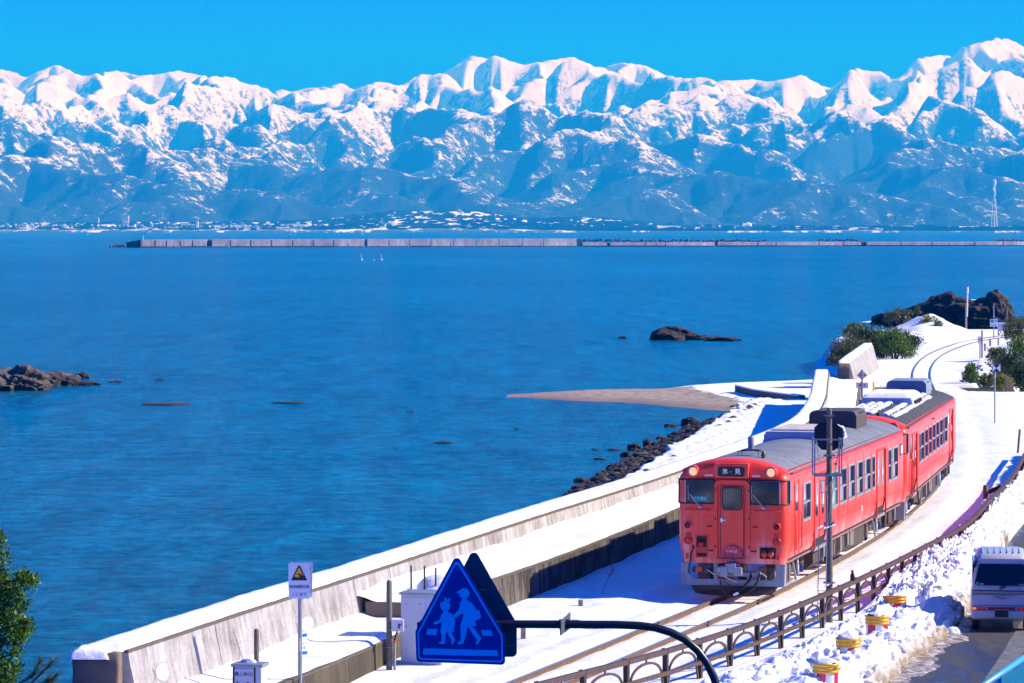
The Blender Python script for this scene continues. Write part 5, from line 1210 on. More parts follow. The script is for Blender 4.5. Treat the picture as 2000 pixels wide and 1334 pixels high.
MB().prism(wv, 'y', -.0805, -.0792).build('wave', M_BOARD, bd)
text('津波避難区間', .073, M_BOARD, bd, (cx, -.0775, TZ(1145.8)), (math.pi/2, 0, 0), xs=.94); text('ここまで', .078, M_BOARD, bd, (cx, -.0775, TZ(1160.5)), (math.pi/2, 0, 0))
# small blue and white plate turned sideways on the pole
M_SB = mat('sign blue', (.0, .12, .50), .4)
sp = MB().box((0, -.002, 0), (.24, .002, TZ(1236) - TZ(1277))).build('route_plate', M_SB, ts, (-.01, -.055, TZ(1279))); sp.rotation_euler = (0, 0, math.radians(52)); hh = TZ(1236) - TZ(1277)
pts = [(.01, hh*.17)] + [(.01 + .22*i/8, hh*(.14 if i % 2 else .20)) for i in range(9)] + [(.23 - .22*i/8, hh*(.86 if i % 2 else .80)) for i in range(9)]
MB().prism(pts, 'y', -.006, -.0025).build('white_field', M_WHITE, sp); tm = mat('teal print', (.0, .35, .30), .5)
for i in range(3): MB().bar((.03 + i*.065, -.009, hh*.50), (.07 + i*.065, -.009, hh*.50), .004, .018).bar((.03 + i*.065, -.009, hh*.50), (.05 + i*.065, -.009, hh*.60), .004, .012).build('arrow', tm, sp)
text('区間', .06, tm, sp, (.12, -.008, hh*.32), (math.pi/2, 0, 0))

# ---------------------------------------------------------------- school crossing sign on its bent arm
DS = 34.0; ks = DS/F
cs = empty('crossing_sign', (0, DS, 0), 0, 'blue school crossing sign with two walking children on a bent black arm', 'sign')
def SP(px, py, y=0.): return ((px - 1000)*ks, y, HC - (py - HY)*ks)
def S2(px, py): q = SP(px, py); return (q[0], q[2])
def rpoly(pts, r, n=5):
    out = []; N = len(pts)
    for i in range(N):
        p = Vector(pts[i]); a = (Vector(pts[i-1]) - p).normalized(); b = (Vector(pts[(i+1) % N]) - p).normalized(); ang = a.angle(b); dd = r/math.tan(ang/2)
        c_ = p + (a + b).normalized()*(r/math.sin(ang/2)); s_ = p + a*dd; e_ = p + b*dd
        for k in range(n+1):
            t = k/n; v = (s_ - c_).lerp(e_ - c_, t).normalized()*r; out.append(tuple(c_ + v))
    return out
M_SBL = mat('deep blue sign film', (.004, .04, .30), .45, spec=.2); M_SLB = mat('light blue sign film', (.0, .58, .85), .45, spec=.2); M_SBK = mat('grey green sign back', (.030, .058, .085), .5, var=.3, vscale=5)
C = lambda x, y: (760 + x/4.697, 1050 + y/4.697)
P5 = [S2(*C(620, 140)), S2(*C(243, 850)), S2(*C(252, 1128)), S2(*C(1066, 1158)), S2(*C(1060, 880))]
face = MB().prism(rpoly(P5, .038), 'y', -.095, -.085).build('sign_face', M_SBL, cs)
P5i = [S2(*C(621, 183)), S2(*C(262, 862)), S2(*C(270, 1108)), S2(*C(1046, 1135)), S2(*C(1040, 885))]
P5j = [S2(*C(622, 222)), S2(*C(276, 868)), S2(*C(285, 1094)), S2(*C(1032, 1119)), S2(*C(1026, 890))]
MB().ring(rpoly(P5i, .03), rpoly(P5j, .022), 'y', -.0975, -.0953).build('border', M_SLB, face)
def shp(pts, name='figure', y=-.0978): return MB().prism([S2(*C(*q)) for q in pts], 'y', y, -.0953).build(name, M_SLB, face)
shp([(318, 1005), (990, 1024), (1004, 1077), (309, 1061)], 'stripe'); shp([(353, 826), (446, 829), (436, 883), (342, 881)], 'stripe'); shp([(842, 838), (938, 841), (953, 891), (862, 888)], 'stripe')
circ = lambda cx_, cy_, r, n=18: [(cx_ + r*math.cos(2*math.pi*k/n), cy_ + r*math.sin(2*math.pi*k/n)) for k in range(n)]
# taller child
shp(circ(690, 502, 49)); shp([(614, 493), (650, 473), (660, 505), (636, 502)], y=-.0979)
shp([(668, 545), (708, 545), (712, 562), (745, 578), (775, 610), (800, 650), (822, 657), (832, 665), (843, 724), (836, 733), (788, 752), (800, 800), (757, 806), (788, 830), (822, 880), (845, 912), (842, 925), (808, 972), (796, 968), (808, 922), (775, 885), (724, 806), (712, 846), (702, 900), (680, 967), (628, 967), (628, 958), (655, 935), (660, 880), (655, 795), (664, 770), (682, 710), (676, 685), (620, 718), (598, 728), (585, 712), (596, 695), (640, 655), (652, 625), (648, 595), (668, 565)], y=-.0980)
shp([(752, 648), (770, 668), (764, 668)], y=-.0977)
# smaller child with ribbon
shp(circ(517, 617, 46)); shp([(468, 600), (478, 580), (500, 590), (480, 610)], y=-.0979)
shp([(506, 545), (524, 536), (530, 560), (548, 545), (568, 560), (545, 580), (515, 575)], y=-.0981)
shp([(500, 660), (535, 660), (540, 672), (575, 690), (600, 715), (608, 760), (604, 800), (594, 822), (598, 850), (574, 858), (585, 885), (605, 915), (603, 940), (582, 970), (572, 968), (572, 925), (548, 890), (532, 852), (522, 870), (514, 960), (508, 966), (458, 964), (456, 956), (480, 940), (484, 890), (470, 848), (484, 780), (480, 765), (430, 788), (412, 784), (410, 770), (422, 762), (468, 745), (478, 700), (498, 680)], y=-.0980)
Pb = [S2(*C(775, 95)), S2(*C(560, 520)), S2(*C(700, 1105)), S2(*C(1172, 1105)), S2(*C(1172, 800))]
o = MB().prism(rpoly(Pb, .045), 'y', .09, .10).build('back_panel', M_SBK, cs)
MB().box((S2(*C(830, 485))[0], .06, S2(*C(830, 535))[1]), (S2(*C(885, 485))[0], .09, S2(*C(830, 485))[1])).box((S2(*C(900, 1000))[0], .075, S2(*C(830, 1040))[1]), (S2(*C(1172, 485))[0] - .01, .09, S2(*C(830, 1000))[1])).build('stiffener', M_SBK, cs)
M_ARM = mat('black painted steel arm', (.008, .008, .013), .35)
arm = [(820, 1219), (900, 1219), (1000, 1219), (1100, 1219.5), (1200, 1220), (1250, 1222), (1280, 1226), (1310, 1235), (1338, 1249), (1362, 1270), (1380, 1294), (1394, 1322), (1402, 1350), (1408, 1400), (1410, 1500), (1410, 2900)]
MB().tube([SP(x, y) for x, y in arm], .038, 16).build('arm', M_ARM, cs)
MB().tube([SP(1092, 1219), SP(1112, 1219)], .047, 16).build('band', M_ARM, cs)
fl = MB(); x0, x1 = SP(1093, 1203), SP(1112.5, 1236); fl.add([(x0[0], -.20, x0[2] - .03), (x1[0], .20, x0[2] + .01), (x1[0], .20, x1[2] + .02), (x0[0], -.20, x1[2] - .0)], [(0, 1, 2, 3)]); fo = fl.build('flange', mat('dark flange', (.10, .09, .10), .5), cs)
md = fo.modifiers.new('solid', 'SOLIDIFY'); md.thickness = .012
MB().box((SP(815, 0)[0], -.085, SP(0, 1224)[2]), (SP(985, 0)[0], -.03, SP(0, 1214)[2])).box((SP(905, 0)[0], .03, SP(0, 1224)[2]), (SP(1008, 0)[0], .09, SP(0, 1214)[2])).build('clamp', M_ARM, cs)

# ---------------------------------------------------------------- glass parapet of the deck at the lower right
M_PAR = mat('light blue parapet rail', (.06, .34, .62), .4); M_PGL = mat('teal tinted glass', (.10, .42, .46), .08, trans=.75, spec=.6)
A = PD(1900, 1352, 14.0); B = PD(2060, 1245, 16.1)
gp_ = empty('glass_parapet', A, 0, 'teal glass parapet with light blue top rail in the lower right corner', 'railing')
dv = B - A; MB().tube([(0, 0, 0), dv], .014, 10).build('top_rail', M_PAR, gp_); MB().add([Vector((0, 0, -.02)), dv - Vector((0, 0, .02)), dv - Vector((0, 0, .9)), Vector((0, 0, -.9))], [(0, 1, 2, 3)]).build('glass_panel', M_PGL, gp_)
gp_.children[1].modifiers.new('solid', 'SOLIDIFY').thickness = .01
for t in (.28, .95): q = dv*t; MB().box((q.x - .012, q.y - .012, q.z - .95), (q.x + .012, q.y + .012, q.z)).build('post', M_PAR, gp_)
for t in (.78, .82): q = dv*t; MB().box((q.x - .004, q.y - .03, q.z - .12), (q.x + .006, q.y, q.z - .08)).build('bolt', M_STEEL, gp_)
# ---------------------------------------------------------------- land beyond the stream
def z_far(X, Y):
    o = X - Xt(Y); ao = np.abs(o)
    lw = np.interp(Y, [216, 240, 262, 285, 300, 320, 352], [4.2, 3.4, 3.6, 4.5, 9, 14, 18])       # flat land left of the track
    z = -.08 + (fbm(X/2.5, Y/4, 52, 4) - .5)*.12*SS(1.2, 2.2, ao)
    z = z - 3.2*SS(0, 3.2, -o - lw - .8*(fbm(Y/3, Y*0, 4, 3) - .5)) - 3*SS(345, 349.5, Y - .25*(X - 40) + 1.5*(fbm(X/3, Y*0, 9, 3) - .5))
    m1 = np.exp(-(((X - 38.3)/2.9)**2 + ((Y - 331)/6)**2)); m2 = np.exp(-(((X - 31.5)/4.5)**2 + ((Y - 312)/7)**2)); m3 = np.exp(-(((X - 36.5)/2.0)**2 + ((Y - 322)/5)**2))
    z += 1.5*m1 + .5*(m1 + m2)*(fbm(X/1.3, Y/2.2, 6, 4) - .5)*1.6 + 1.2*m2*SS(-9, -6, o) + .7*m3 + .3*m1*(lump(X/1.2, Y/1.5, 8, 3) - .4)
    hill = SS(4, 10, o)*SS(292, 330, Y)*3.4 + SS(5, 9, o)*SS(236, 280, Y)*.9
    z += hill*(.7 + .5*fbm(X/4, Y/6, 58, 3))
    z += SS(2.5, 4.5, o)*(lump(X/1.4, Y/2, 59, 4) - .45)*.35
    # stream bank on the right near the gap
    z -= 1.0*SS(3.2, 4.0, o)*SS(236, 226, Y)
    return z
d = np.arange(222.0, 353, .4); D, U = np.meshgrid(d, np.linspace(0, 1, 150), indexing='ij')
X = Xt(D) - 19 + 50*U**1.15
Z = np.maximum(z_far(X, D), -3.4)
Z[0] = -3
tag(grid('far_snow_ground', X, D, Z, M_SNOW), 'snow covered land where the track curves to the right', kind='structure')
# stream bed gap, bridge and abutments
br = empty('culvert_bridge', (0, 0, 0), label='small railway bridge with dark concrete abutments over the stream', cat='bridge')
for nm, (x0, x1, y0, y1, z0, z1) in {'abutment': (21.2, 24.0, 222.0, 223.4, -3.0, -.22), 'wing_wall': (27.2, 30.5, 221.8, 222.8, -3, -.25)}.items():
    MB().box((x0, y0, z0), (x1, y1, z1)).build(nm, M_BLOCK, br, bevel=.05)
MB().box((23.4, 212.5, -.45), (26.9, 222.5, -.14)).build('deck', M_BLOCK, br); MB().box((23.35, 212.4, -.139), (26.95, 222.6, -.06)).build('snow_cap', M_SNOW, br)
tag(MB().box((14, 211, -3.2), (60, 225, -1.3)).build('stream_bed', M_SNOW), kind='structure')
sl = empty('leaning_slab', (30.3, 217.5, -1.3), .2, 'brown leaning concrete slab standing in front of the right bushes', 'slab')
MB().add([(-.5, 0, 0), (.55, 0, 0), (.1, .2, 1.0), (-.35, .3, 1.9), (-.5, .3, 1.95), (-.5, .3, 0), (.55, .4, 0), (.1, .5, 1.0), (-.35, .55, 1.9), (-.5, .55, 1.95)], [(0, 1, 2, 3, 4), (5, 9, 8, 7, 6), (0, 5, 6, 1), (1, 6, 7, 2), (2, 7, 8, 3), (3, 8, 9, 4), (4, 9, 5, 0)]).build('slab', M_COPE, sl)

# second piece of sea wall -----------------------------------------------
fw = empty('far_sea_wall', (0, 0, 0), label='detached leaning piece of sea wall beyond the train, snow on top', cat='wall')
def prj(px, py, d): return PD(px, py, d)
T = [(1659, 709, 211), (1682, 691, 228), (1705, 674, 247)]
Bt = [(1676, 752, 211), (1698, 724, 228), (1717, 704, 247)]
for i in range(2):
    A, B = PD(*T[i]), PD(*T[i+1]); a, b_ = PD(*Bt[i]), PD(*Bt[i+1]); a.z -= .5; b_.z -= .5
    g = (B - A)*.004; W_ = Vector((-.62, 0, 0)); a2 = Vector((A.x - .1, a.y, -3)); b2 = Vector((B.x - .1, b_.y, -3))
    A, B = A + g, B - g
    MB().add([A, B, b_, a, A + W_, B + W_, b2, a2], [(0, 1, 2, 3), (4, 7, 6, 5), (0, 4, 5, 1), (3, 2, 6, 7), (0, 3, 7, 4), (1, 5, 6, 2)]).build('wall_panel', M_SEAWALL, fw)
fxs = interp([(211, PD(*T[0]).x), (228, PD(*T[1]).x), (247, PD(*T[2]).x)]); fzs = interp([(211, PD(*T[0]).z), (228, PD(*T[1]).z), (247, PD(*T[2]).z)])
snowcap('snow_cap', np.arange(210.9, 247.1, .3), lambda d: fxs(d) - .62, lambda d: fxs(d) - .04, fzs, .16, M_SNOW, fw)
A = PD(*T[0]); roughbox('broken_end', (A.x - .70, 210.4, -3.0), (A.x + .0, 211.1, A.z - .04), M_BLOCK, fw, 9, .12)
dd = np.arange(205, 250, .5); D, U = np.meshgrid(dd, np.linspace(0, 1, 20), indexing='ij'); xa = fxs(D) + .1; X = xa + (Xt(D) - 2.9 - xa)*U
Z = .35 - .45*U + .35*np.exp(-(U/.35)**2) + .1*(fbm(X, D/2, 3, 3) - .5) - .9*SS(.72, 1.0, U)*SS(232, 222, D); Z[:, -1] = -1.4; Z[0] = -2
tag(grid('snow_slope', X, D, Z, M_SNOW), 'snow drifted behind the far piece of sea wall', kind='structure')

# ---------------------------------------------------------------- rocks
rock(22, 763, 130, 50, 'largest grey brown rock at the left edge with a pale stump on top', M_ROCKG, 3.3, 1.2, sub=4)
for (px, py, w_, h_, lab, m) in ((88, 754, 70, 26, 'brown rock beside the big rock at left', M_ROCK), (115, 752, 78, 27, 'humped dark rock in the middle of the left reef', M_ROCKG), (161, 739, 24, 13, 'small pointed rock at the back of the left reef', M_ROCK), (165, 752, 62, 9, 'long flat rock at the right tip of the left reef', M_ROCK), (126, 753, 52, 20, 'low rock in front of the left reef', M_ROCK), (225, 747, 22, 4, 'rock awash right of the left reef', M_ROCK), (312, 743, 16, 3, 'tiny rock awash far right of the left reef', M_ROCK),
    (1325, 664, 90, 27, 'dark rock islet in mid water left of the curve', M_ROCK), (1365, 664, 40, 12, 'low shoulder rock beside the mid water islet', M_ROCK), (1418, 666, 66, 9, 'flat rock right of the mid water islet', M_ROCK), (1215, 661, 18, 5, 'small rock left of the mid water islet', M_ROCK),
    (1350, 832, 30, 20, 'round boulder in the water below the sand spit', M_ROCK), (1340, 831, 20, 10, 'small boulder touching the round one below the spit', M_ROCK), (1310, 834, 22, 7, 'flat rock left of the round boulder', M_ROCK), (1435, 800, 16, 9, 'dark boulder at the top of the riprap', M_ROCK),
    (1201, 920, 36, 16, 'dark boulder at the water edge halfway down the riprap', M_ROCK), (1136, 942, 28, 9, 'lone dark rock at the foot of the riprap', M_ROCK), (1172, 898, 20, 5, 'reddish rock awash off the riprap', M_ROCKR), (1198, 880, 24, 4, 'reddish flat rock farther off the riprap', M_ROCKR), (1290, 857, 18, 5, 'reddish rock near the boulder below the spit', M_ROCKR), (1240, 880, 28, 14, 'brown boulder in a cluster beside the riprap', M_ROCK), (1222, 893, 22, 12, 'dark boulder in front of the riprap cluster', M_ROCK), (1268, 872, 26, 14, 'upper boulder of the riprap cluster', M_ROCK), (1162, 879, 12, 3, 'tiny rock awash farthest from the riprap', M_ROCK), (1008, 838, 12, 3, 'tiny dark rock in open water below the sand spit', M_ROCK), (800, 805, 14, 3, 'tiny dark rock alone in the middle of the bay', M_ROCK), (868, 866, 40, 4, 'long reef rock awash in open water', M_ROCK), (560, 788, 60, 3, 'thin dark reef line awash left of centre', M_ROCK), (325, 791, 90, 3, 'long reef line awash at left', M_ROCKR), (1150, 958, 60, 12, 'reddish seaweed covered rock at the near end of the riprap', M_ROCKR), (1130, 966, 40, 9, 'reddish rock lowest on the riprap', M_ROCKR)):
    rock(px, py, w_, h_, lab, m, (px*.37 + py) % 41, .9, group='dark rocks in the bay')
# big rock island
isl = empty('rock_island', (0, 0, 0), label='large dark craggy rock island with snow patches behind the curve', cat='rock island')
for i, (px, py, w_, h_, dp) in enumerate(((1745, 634, 66, 26, 0), (1778, 638, 80, 40, 2), (1806, 640, 70, 52, 3), (1835, 641, 84, 60, 3), (1862, 642, 74, 74, 3), (1890, 643, 84, 66, 4), (1918, 643, 76, 66, 2), (1945, 643, 72, 74, 1), (1960, 643, 40, 62, 0), (1850, 640, 120, 54, 1), (1910, 642, 120, 56, 0), (1715, 632, 30, 8, 0))):
    p = W(px, py, SEA); s = F/p.y; me = rock_mesh(i*5.3 + 2, w_/s/2*1.1, w_/s/2, h_/s*.62, 4, .42, True, M_ROCK, 'crag'); link('crag', me, isl, (p.x, p.y + dp, SEA + h_/s*.28))
for px, py, d_ in ((1900, 587, 440), (1914, 589, 440), (1858, 585, 441)):
    p = PD(px, py, d_); me = rock_mesh(px*.1, .75, .9, .13, 2, .35, True, M_SNOW, 'snow_patch'); link('snow_patch', me, isl, p)
foam = mat('sea foam', (.7, .75, .8), .6)
tag(MB().add([tuple(W(x, y, SEA + .05)) for x, y in ((1680, 629), (1700, 627), (1722, 628), (1740, 630), (1722, 630.5), (1700, 630))], [tuple(range(6))]).build('sea_foam', foam), kind='stuff')
# riprap of tumbled stones
rnd = np.random.RandomState(4)
def riprap():
    base = []
    for s in range(5):
        me = rock_mesh(s*7.7 + 1, 1, .9, .6, 1, .4, True); base.append((np.array([v.co[:] for v in me.vertices]), [tuple(p.vertices) for p in me.polygons])); bpy.data.meshes.remove(me)
    b = MB(); b.use(M_ROCK).use(M_ROCKG).use(M_ROCKR).use(M_SNOW)
    for k in range(4200):
        d = rnd.uniform(100, 212); t = rnd.rand()**.9; x0 = XT(d); x = x0 + .3 - t*5.6; z = -.55 - 2.1*t + rnd.uniform(-.1, .15)
        r = rnd.uniform(.12, .30)*(1 + .7*(rnd.rand() > .95)); a = rnd.uniform(0, 6.28); co, fs = base[rnd.randint(5)]
        c_, s_ = math.cos(a), math.sin(a); cc = co*np.array([r, r*rnd.uniform(.7, 1.3), r*.7]); q = np.stack([cc[:,0]*c_ - cc[:,1]*s_ + x, cc[:,0]*s_ + cc[:,1]*c_ + d, cc[:,2] + z], -1)
        b.use(M_ROCKR if (t > .82 and rnd.rand() < .45) else (M_ROCKG if rnd.rand() < .25 else M_ROCK)); b.add(q, fs)
    return b.build('riprap', None, None, fix=False)
tag(riprap(), 'slope of tumbled dark stones along the water', kind='stuff')
d = np.arange(98, 214, .6); D, U = np.meshgrid(d, np.linspace(0, 1, 16), indexing='ij'); X = XT(D) + .4 - 6.2*U; Z = -.62 - 2.3*U + .25*(fbm(X, D, 3, 3) - .5)
tag(grid('stone_slope_base', X, D, Z, M_ROCK), kind='structure')

# ---------------------------------------------------------------- foliage
def leaf_mat(name, c1, c2, c3):
    m, n, l, b = nodes_mat(name); geo = n.new('ShaderNodeNewGeometry'); P = geo.outputs['Position']
    q = noise(n, l, 1.7, 3, .6, P); l.new(ramp(n, l, mth(n, l, 'ADD', mth(n, l, 'MULTIPLY', q, .6), mth(n, l, 'MULTIPLY', geo.outputs['Random Per Island'], .4)), [(.3, c1), (.5, c2), (.72, c3)]), b.inputs['Base Color'])
    b.inputs['Roughness'].default_value = .45; b.inputs['Specular IOR Level'].default_value = .4
    tr = n.new('ShaderNodeBsdfTranslucent'); tr.inputs['Color'].default_value = (*c3, 1); ms = n.new('ShaderNodeMixShader'); ms.inputs[0].default_value = .22
    l.new(b.outputs[0], ms.inputs[1]); l.new(tr.outputs[0], ms.inputs[2]); l.new(ms.outputs[0], n['Material Output'].inputs['Surface']); return m
M_LEAF = leaf_mat('glossy evergreen leaves', (.015, .05, .008), (.045, .13, .015), (.16, .28, .03)); M_LEAFO = leaf_mat('olive bush leaves', (.025, .035, .010), (.06, .085, .02), (.16, .17, .05))
M_LEAFY = leaf_mat('yellow green bamboo leaves', (.08, .11, .01), (.20, .24, .02), (.36, .36, .05)); M_LEAFD = leaf_mat('deep green bush leaves', (.008, .022, .010), (.02, .055, .02), (.055, .11, .03)); M_BARK = mat('grey brown bark', (.06, .045, .035), .9)
def leaves(name, clumps, n_per, size, m, parent, seed, long_=2.0, up=.4):
    "leaf-sized quads scattered in clumps [(x,y,z,r)]"
    r = np.random.RandomState(seed); V = []; 
    for (cx, cy, cz, cr) in clumps:
        k = int(n_per*.75*(cr**2 if cr > 1 else cr)); dirs = r.normal(size=(k, 3)); dirs /= np.linalg.norm(dirs, axis=1)[:, None]; rad = cr*(.3 + .8*r.rand(k)**.7)*(1 + .35*r.normal(size=k)*.6)
        pos = np.array([cx, cy, cz]) + dirs*rad[:, None]*np.array([1, 1, .8])
        t = dirs*.6 + r.normal(size=(k, 3))*.7 + np.array([0, 0, up]); t /= np.linalg.norm(t, axis=1)[:, None]
        s_ = np.cross(t, r.normal(size=(k, 3))); s_ /= np.linalg.norm(s_, axis=1)[:, None]; L = size*(.6 + .8*r.rand(k))[:, None]
        V.append(np.stack([pos, pos + t*L*.5 + s_*L/long_/2, pos + t*L, pos + t*L*.5 - s_*L/long_/2], 1))
    V = np.concatenate(V); n_ = len(V); me = bpy.data.meshes.new(name); me.vertices.add(n_*4); me.vertices.foreach_set('co', V.astype(np.float32).ravel())
    me.loops.add(n_*4); me.loops.foreach_set('vertex_index', np.arange(n_*4, dtype=np.int32)); me.polygons.add(n_); me.polygons.foreach_set('loop_start', (np.arange(n_)*4).astype(np.int32)); me.polygons.foreach_set('loop_total', np.full(n_, 4, np.int32)); me.update(calc_edges=True); me.materials.append(m)
    return link(name, me, parent)
def bush(p, w_, h_, label, m, seed, n=9, size=.16, per=420, cat='bush', dp=1.0, snow=False, branches=True, long_=2.2, cr=.42):
    r = random.Random(seed); root = empty('bush', p, 0, label, cat, None); cl = []
    for k in range(n):
        a = r.uniform(-1, 1); h = r.uniform(.15, 1); ww = (1 - h**2)**.5 if h < 1 else 0
        cl.append((a*w_/2*(.35 + .65*ww), r.uniform(-.5, .5)*w_*.5*dp, h*h_*.85, r.uniform(.6, 1.1)*cr*min(w_, h_)*.6))
    leaves('foliage', cl, per, size, m, root, seed, long_)
    if branches:
        b = MB()
        for c_ in cl: b.tube([(c_[0]*.15, 0, -.3), (c_[0]*.6, c_[1]*.5, c_[2]*.5), (c_[0], c_[1], c_[2])], [.05, .03, .012], 5)
        b.build('branches', M_BARK, root)
    return root
# bush mass behind the far sea wall
for i, (px, py, w_, h_, m, lab) in enumerate(((1660, 715, 70, 62, M_LEAFO, 'olive bush nearest the water behind the far wall'), (1648, 712, 60, 28, M_LEAFD, 'dark low bush leaning out over the water'), (1695, 700, 66, 60, M_LEAFD, 'dark bush just behind the far sea wall'), (1722, 700, 60, 56, M_LEAF, 'green bush in the middle of the shoreline thicket'), (1750, 705, 66, 60, M_LEAF, 'bright green bush right of the far sea wall'), (1775, 690, 50, 44, M_LEAFD, 'dark bush at the right end of the shoreline thicket'), (1683, 672, 70, 40, M_LEAFO, 'olive bush at the back of the thicket'), (1672, 660, 30, 30, M_LEAFO, 'thin yellowish bush topping the thicket'))):
    d_ = 262 + (715 - py)*.5; p = PD(px, py, d_); s = F/d_
    bush(p, w_/s, h_/s, lab, m, 20 + i, n=16, size=.17, per=600, cr=.5)
# yellow bamboo grass on the mound, plants along its crest
for i, (px, py, w_, h_, m, lab, d_) in enumerate(((1815, 638, 30, 26, M_LEAFY, 'yellow green bamboo grass on the right of the snowy mound', 328), (1832, 645, 24, 20, M_LEAF, 'bright green tuft at the foot of the snowy mound', 326), (1757, 636, 34, 34, M_LEAFO, 'thin plants left of the snowy mound', 338), (1773, 634, 20, 36, M_LEAFO, 'tall seedling plant against the rock island', 339), (1738, 630, 22, 20, M_LEAFO, 'small plants on the shore below the rock island', 338), (1792, 614, 14, 18, M_LEAFO, 'single plant on top of the snowy mound', 334), (1842, 642, 8, 14, M_LEAFY, 'single small plant right of the mound', 330))):
    p = PD(px, py, d_); s = F/d_; bush(p, w_/s, h_/s, lab, m, 60 + i, n=8, size=.20, per=260, cr=.45)
# bushes on the right
for i, (px, py, w_, h_, m, lab, d_) in enumerate(((1901, 762, 34, 52, M_LEAFD, 'dark bush behind the leaning slab', 226), (1896, 745, 20, 36, M_LEAF, 'sparse green shoots left of the leaning slab', 224), (1962, 765, 34, 32, M_LEAFY, 'bright yellow green bush at the foot of the right thicket', 222), (1982, 745, 60, 60, M_LEAFD, 'dark bush under the right thicket', 228), (1958, 742, 60, 44, M_LEAFO, 'olive bush in the middle of the right thicket', 232), (1992, 712, 44, 62, M_LEAF, 'tall green bush at the right edge above the thicket', 240), (1948, 705, 34, 26, M_LEAFO, 'sparse bush on the snow slope left of the thicket', 244), (1986, 668, 46, 50, M_LEAFO, 'thin leafy saplings at the right edge by the info board', 262), (2000, 760, 50, 60, M_LEAFD, 'dark bush cut by the right edge', 224), (1925, 752, 40, 20, M_LEAFO, 'low sprawling twigs left of the yellow bush', 230))):
    p = PD(px, py, d_); s = F/d_; bush(p, w_/s, h_/s, lab, m, 80 + i, n=14, size=.17, per=520, cr=.5)
# evergreen tree at the left edge
tr = empty('evergreen_tree', (-6.35, 41, -2.0), 0, 'broadleaf evergreen tree at the left edge above the water', 'tree')
k = 41/F
def TL(px, py, dy=0): q = PD(px, py, 41 + dy); return (q.x + 6.35, q.y - 41, q.z + 2.0)
cl = []; rr = random.Random(3)
for (px, py, r_) in ((-30, 1130, 34), (-5, 1090, 26), (-8, 1130, 26), (5, 1160, 28), (22, 1140, 20), (45, 1128, 15), (58, 1140, 12), (64, 1132, 9), (30, 1165, 20), (10, 1195, 26), (42, 1185, 14), (25, 1210, 20), (50, 1232, 16), (35, 1250, 18), (5, 1240, 28), (30, 1275, 12), (5, 1300, 26), (22, 1310, 18), (-30, 1200, 40), (-40, 1270, 40), (-5, 1045, 10), (-3, 1062, 12), (-40, 1060, 30), (-60, 1130, 60), (-70, 1250, 70), (52, 1215, 10), (36, 1230, 16), (10, 1330, 22), (-20, 1345, 40)):
    q = TL(px, py, rr.uniform(-.25, .25)); cl.append((*q, r_*k*1.05))
leaves('crown', cl, 2600, .052, M_LEAF, tr, 5, 2.0, .5)
b = MB(); b.tube([(-.9, .3, -1), (-.85, .3, 4), (-.7, .2, 6.0), (-.5, 0, 7.4), (-.2, 0, 8.4)], [.16, .14, .11, .07, .03], 10)
for c_ in cl[::1]: b.tube([(-.6, .1, c_[2] - .5), ((c_[0] - .6)/2, 0, c_[2] - .22), (c_[0], c_[1], c_[2])], [.03, .018, .006], 5)
b.build('trunk', M_BARK, tr)
# pine twigs
M_PINE = leaf_mat('pine needles', (.02, .05, .015), (.06, .11, .03), (.16, .22, .08))
pt = empty('young_pine', PD(60, 1345, 38), 0, 'tip of a young pine with long needles at the bottom left', 'tree'); o0 = PD(60, 1345, 38)
b = MB(); V = []; r = np.random.RandomState(8); fsn = MB()
for (x0, y0, x1, y1, nl) in ((62, 1334, 104, 1292, 14), (60, 1325, 78, 1292, 12), (80, 1345, 112, 1318, 12), (30, 1340, 66, 1318, 12), (60, 1350, 95, 1328, 14), (85, 1335, 100, 1330, 10)):
    A = PD(x0, y0, 38) - o0; B = PD(x1, y1, 38) - o0; b.tube([A, A.lerp(B, .5) + Vector((0, .02, 0)), B], [.014, .010, .005], 6); u = (B - A).normalized()
    for q in range(nl*14):
        t = r.rand()**.7; c_ = A.lerp(B, t); dr = (u*.9 + Vector(r.normal(size=3))*.42).normalized(); L = .11*(.7 + .5*r.rand()); sd = dr.cross(Vector(r.normal(size=3))).normalized()*.0022
        fsn.add([c_ - sd, c_ + sd, c_ + dr*L], [(0, 1, 2)])
b.build('twigs', M_BARK, pt); fsn.build('needles', M_PINE, pt, fix=False)

# ---------------------------------------------------------------- lineside signs and posts in the distance
def post(px, pb, ptp, d_, r, m, label, name='post', cat='post', top=None, group=None):
    p = PD(px, pb, d_); s = F/d_; h = (pb - ptp)/s; o = MB().use(m).tube([(0, 0, -.5), (0, 0, h)], r, 8)
    return o, p, s, h
# diamond warning sign
p = PD(1684, 815, 140); s = F/140; q = empty('diamond_sign', p, 0, 'white and yellow diamond sign above a rectangular plate behind the train', 'sign')
MB().tube([(0, 0, -.5), (0, 0, (815 - 722)/s)], .038, 8).build('pole', M_STEEL, q); zc = (815 - 733)/s; rr_ = 10.5/s
M_SYB = mat('yellow orange border', (.80, .36, .02), .5); M_SW2 = mat('sign white', (.70, .72, .76), .5)
dg = lambda r_: [(r_, zc), (0, zc + r_), (-r_, zc), (0, zc - r_)]
MB().prism(dg(rr_), 'y', .045, .055).build('border', M_SYB, q); MB().prism(dg(rr_*.84), 'y', .036, .0445).build('face', M_SW2, q)
zc2 = (815 - 753)/s; MB().box((-11.5/s, .045, zc2 - 6/s), (12/s, .055, zc2 + 6/s)).build('border', M_SYB, q); MB().box((-10.3/s, .036, zc2 - 4.8/s), (10.8/s, .044, zc2 + 4.8/s)).build('face', M_SW2, q)
for zz in (zc, zc2):
    for sx in (-1, 1): MB().box((sx*.055, .02, zz - .02), (sx*.12, .035, zz + .02)).build('clip', M_BOARD, q)
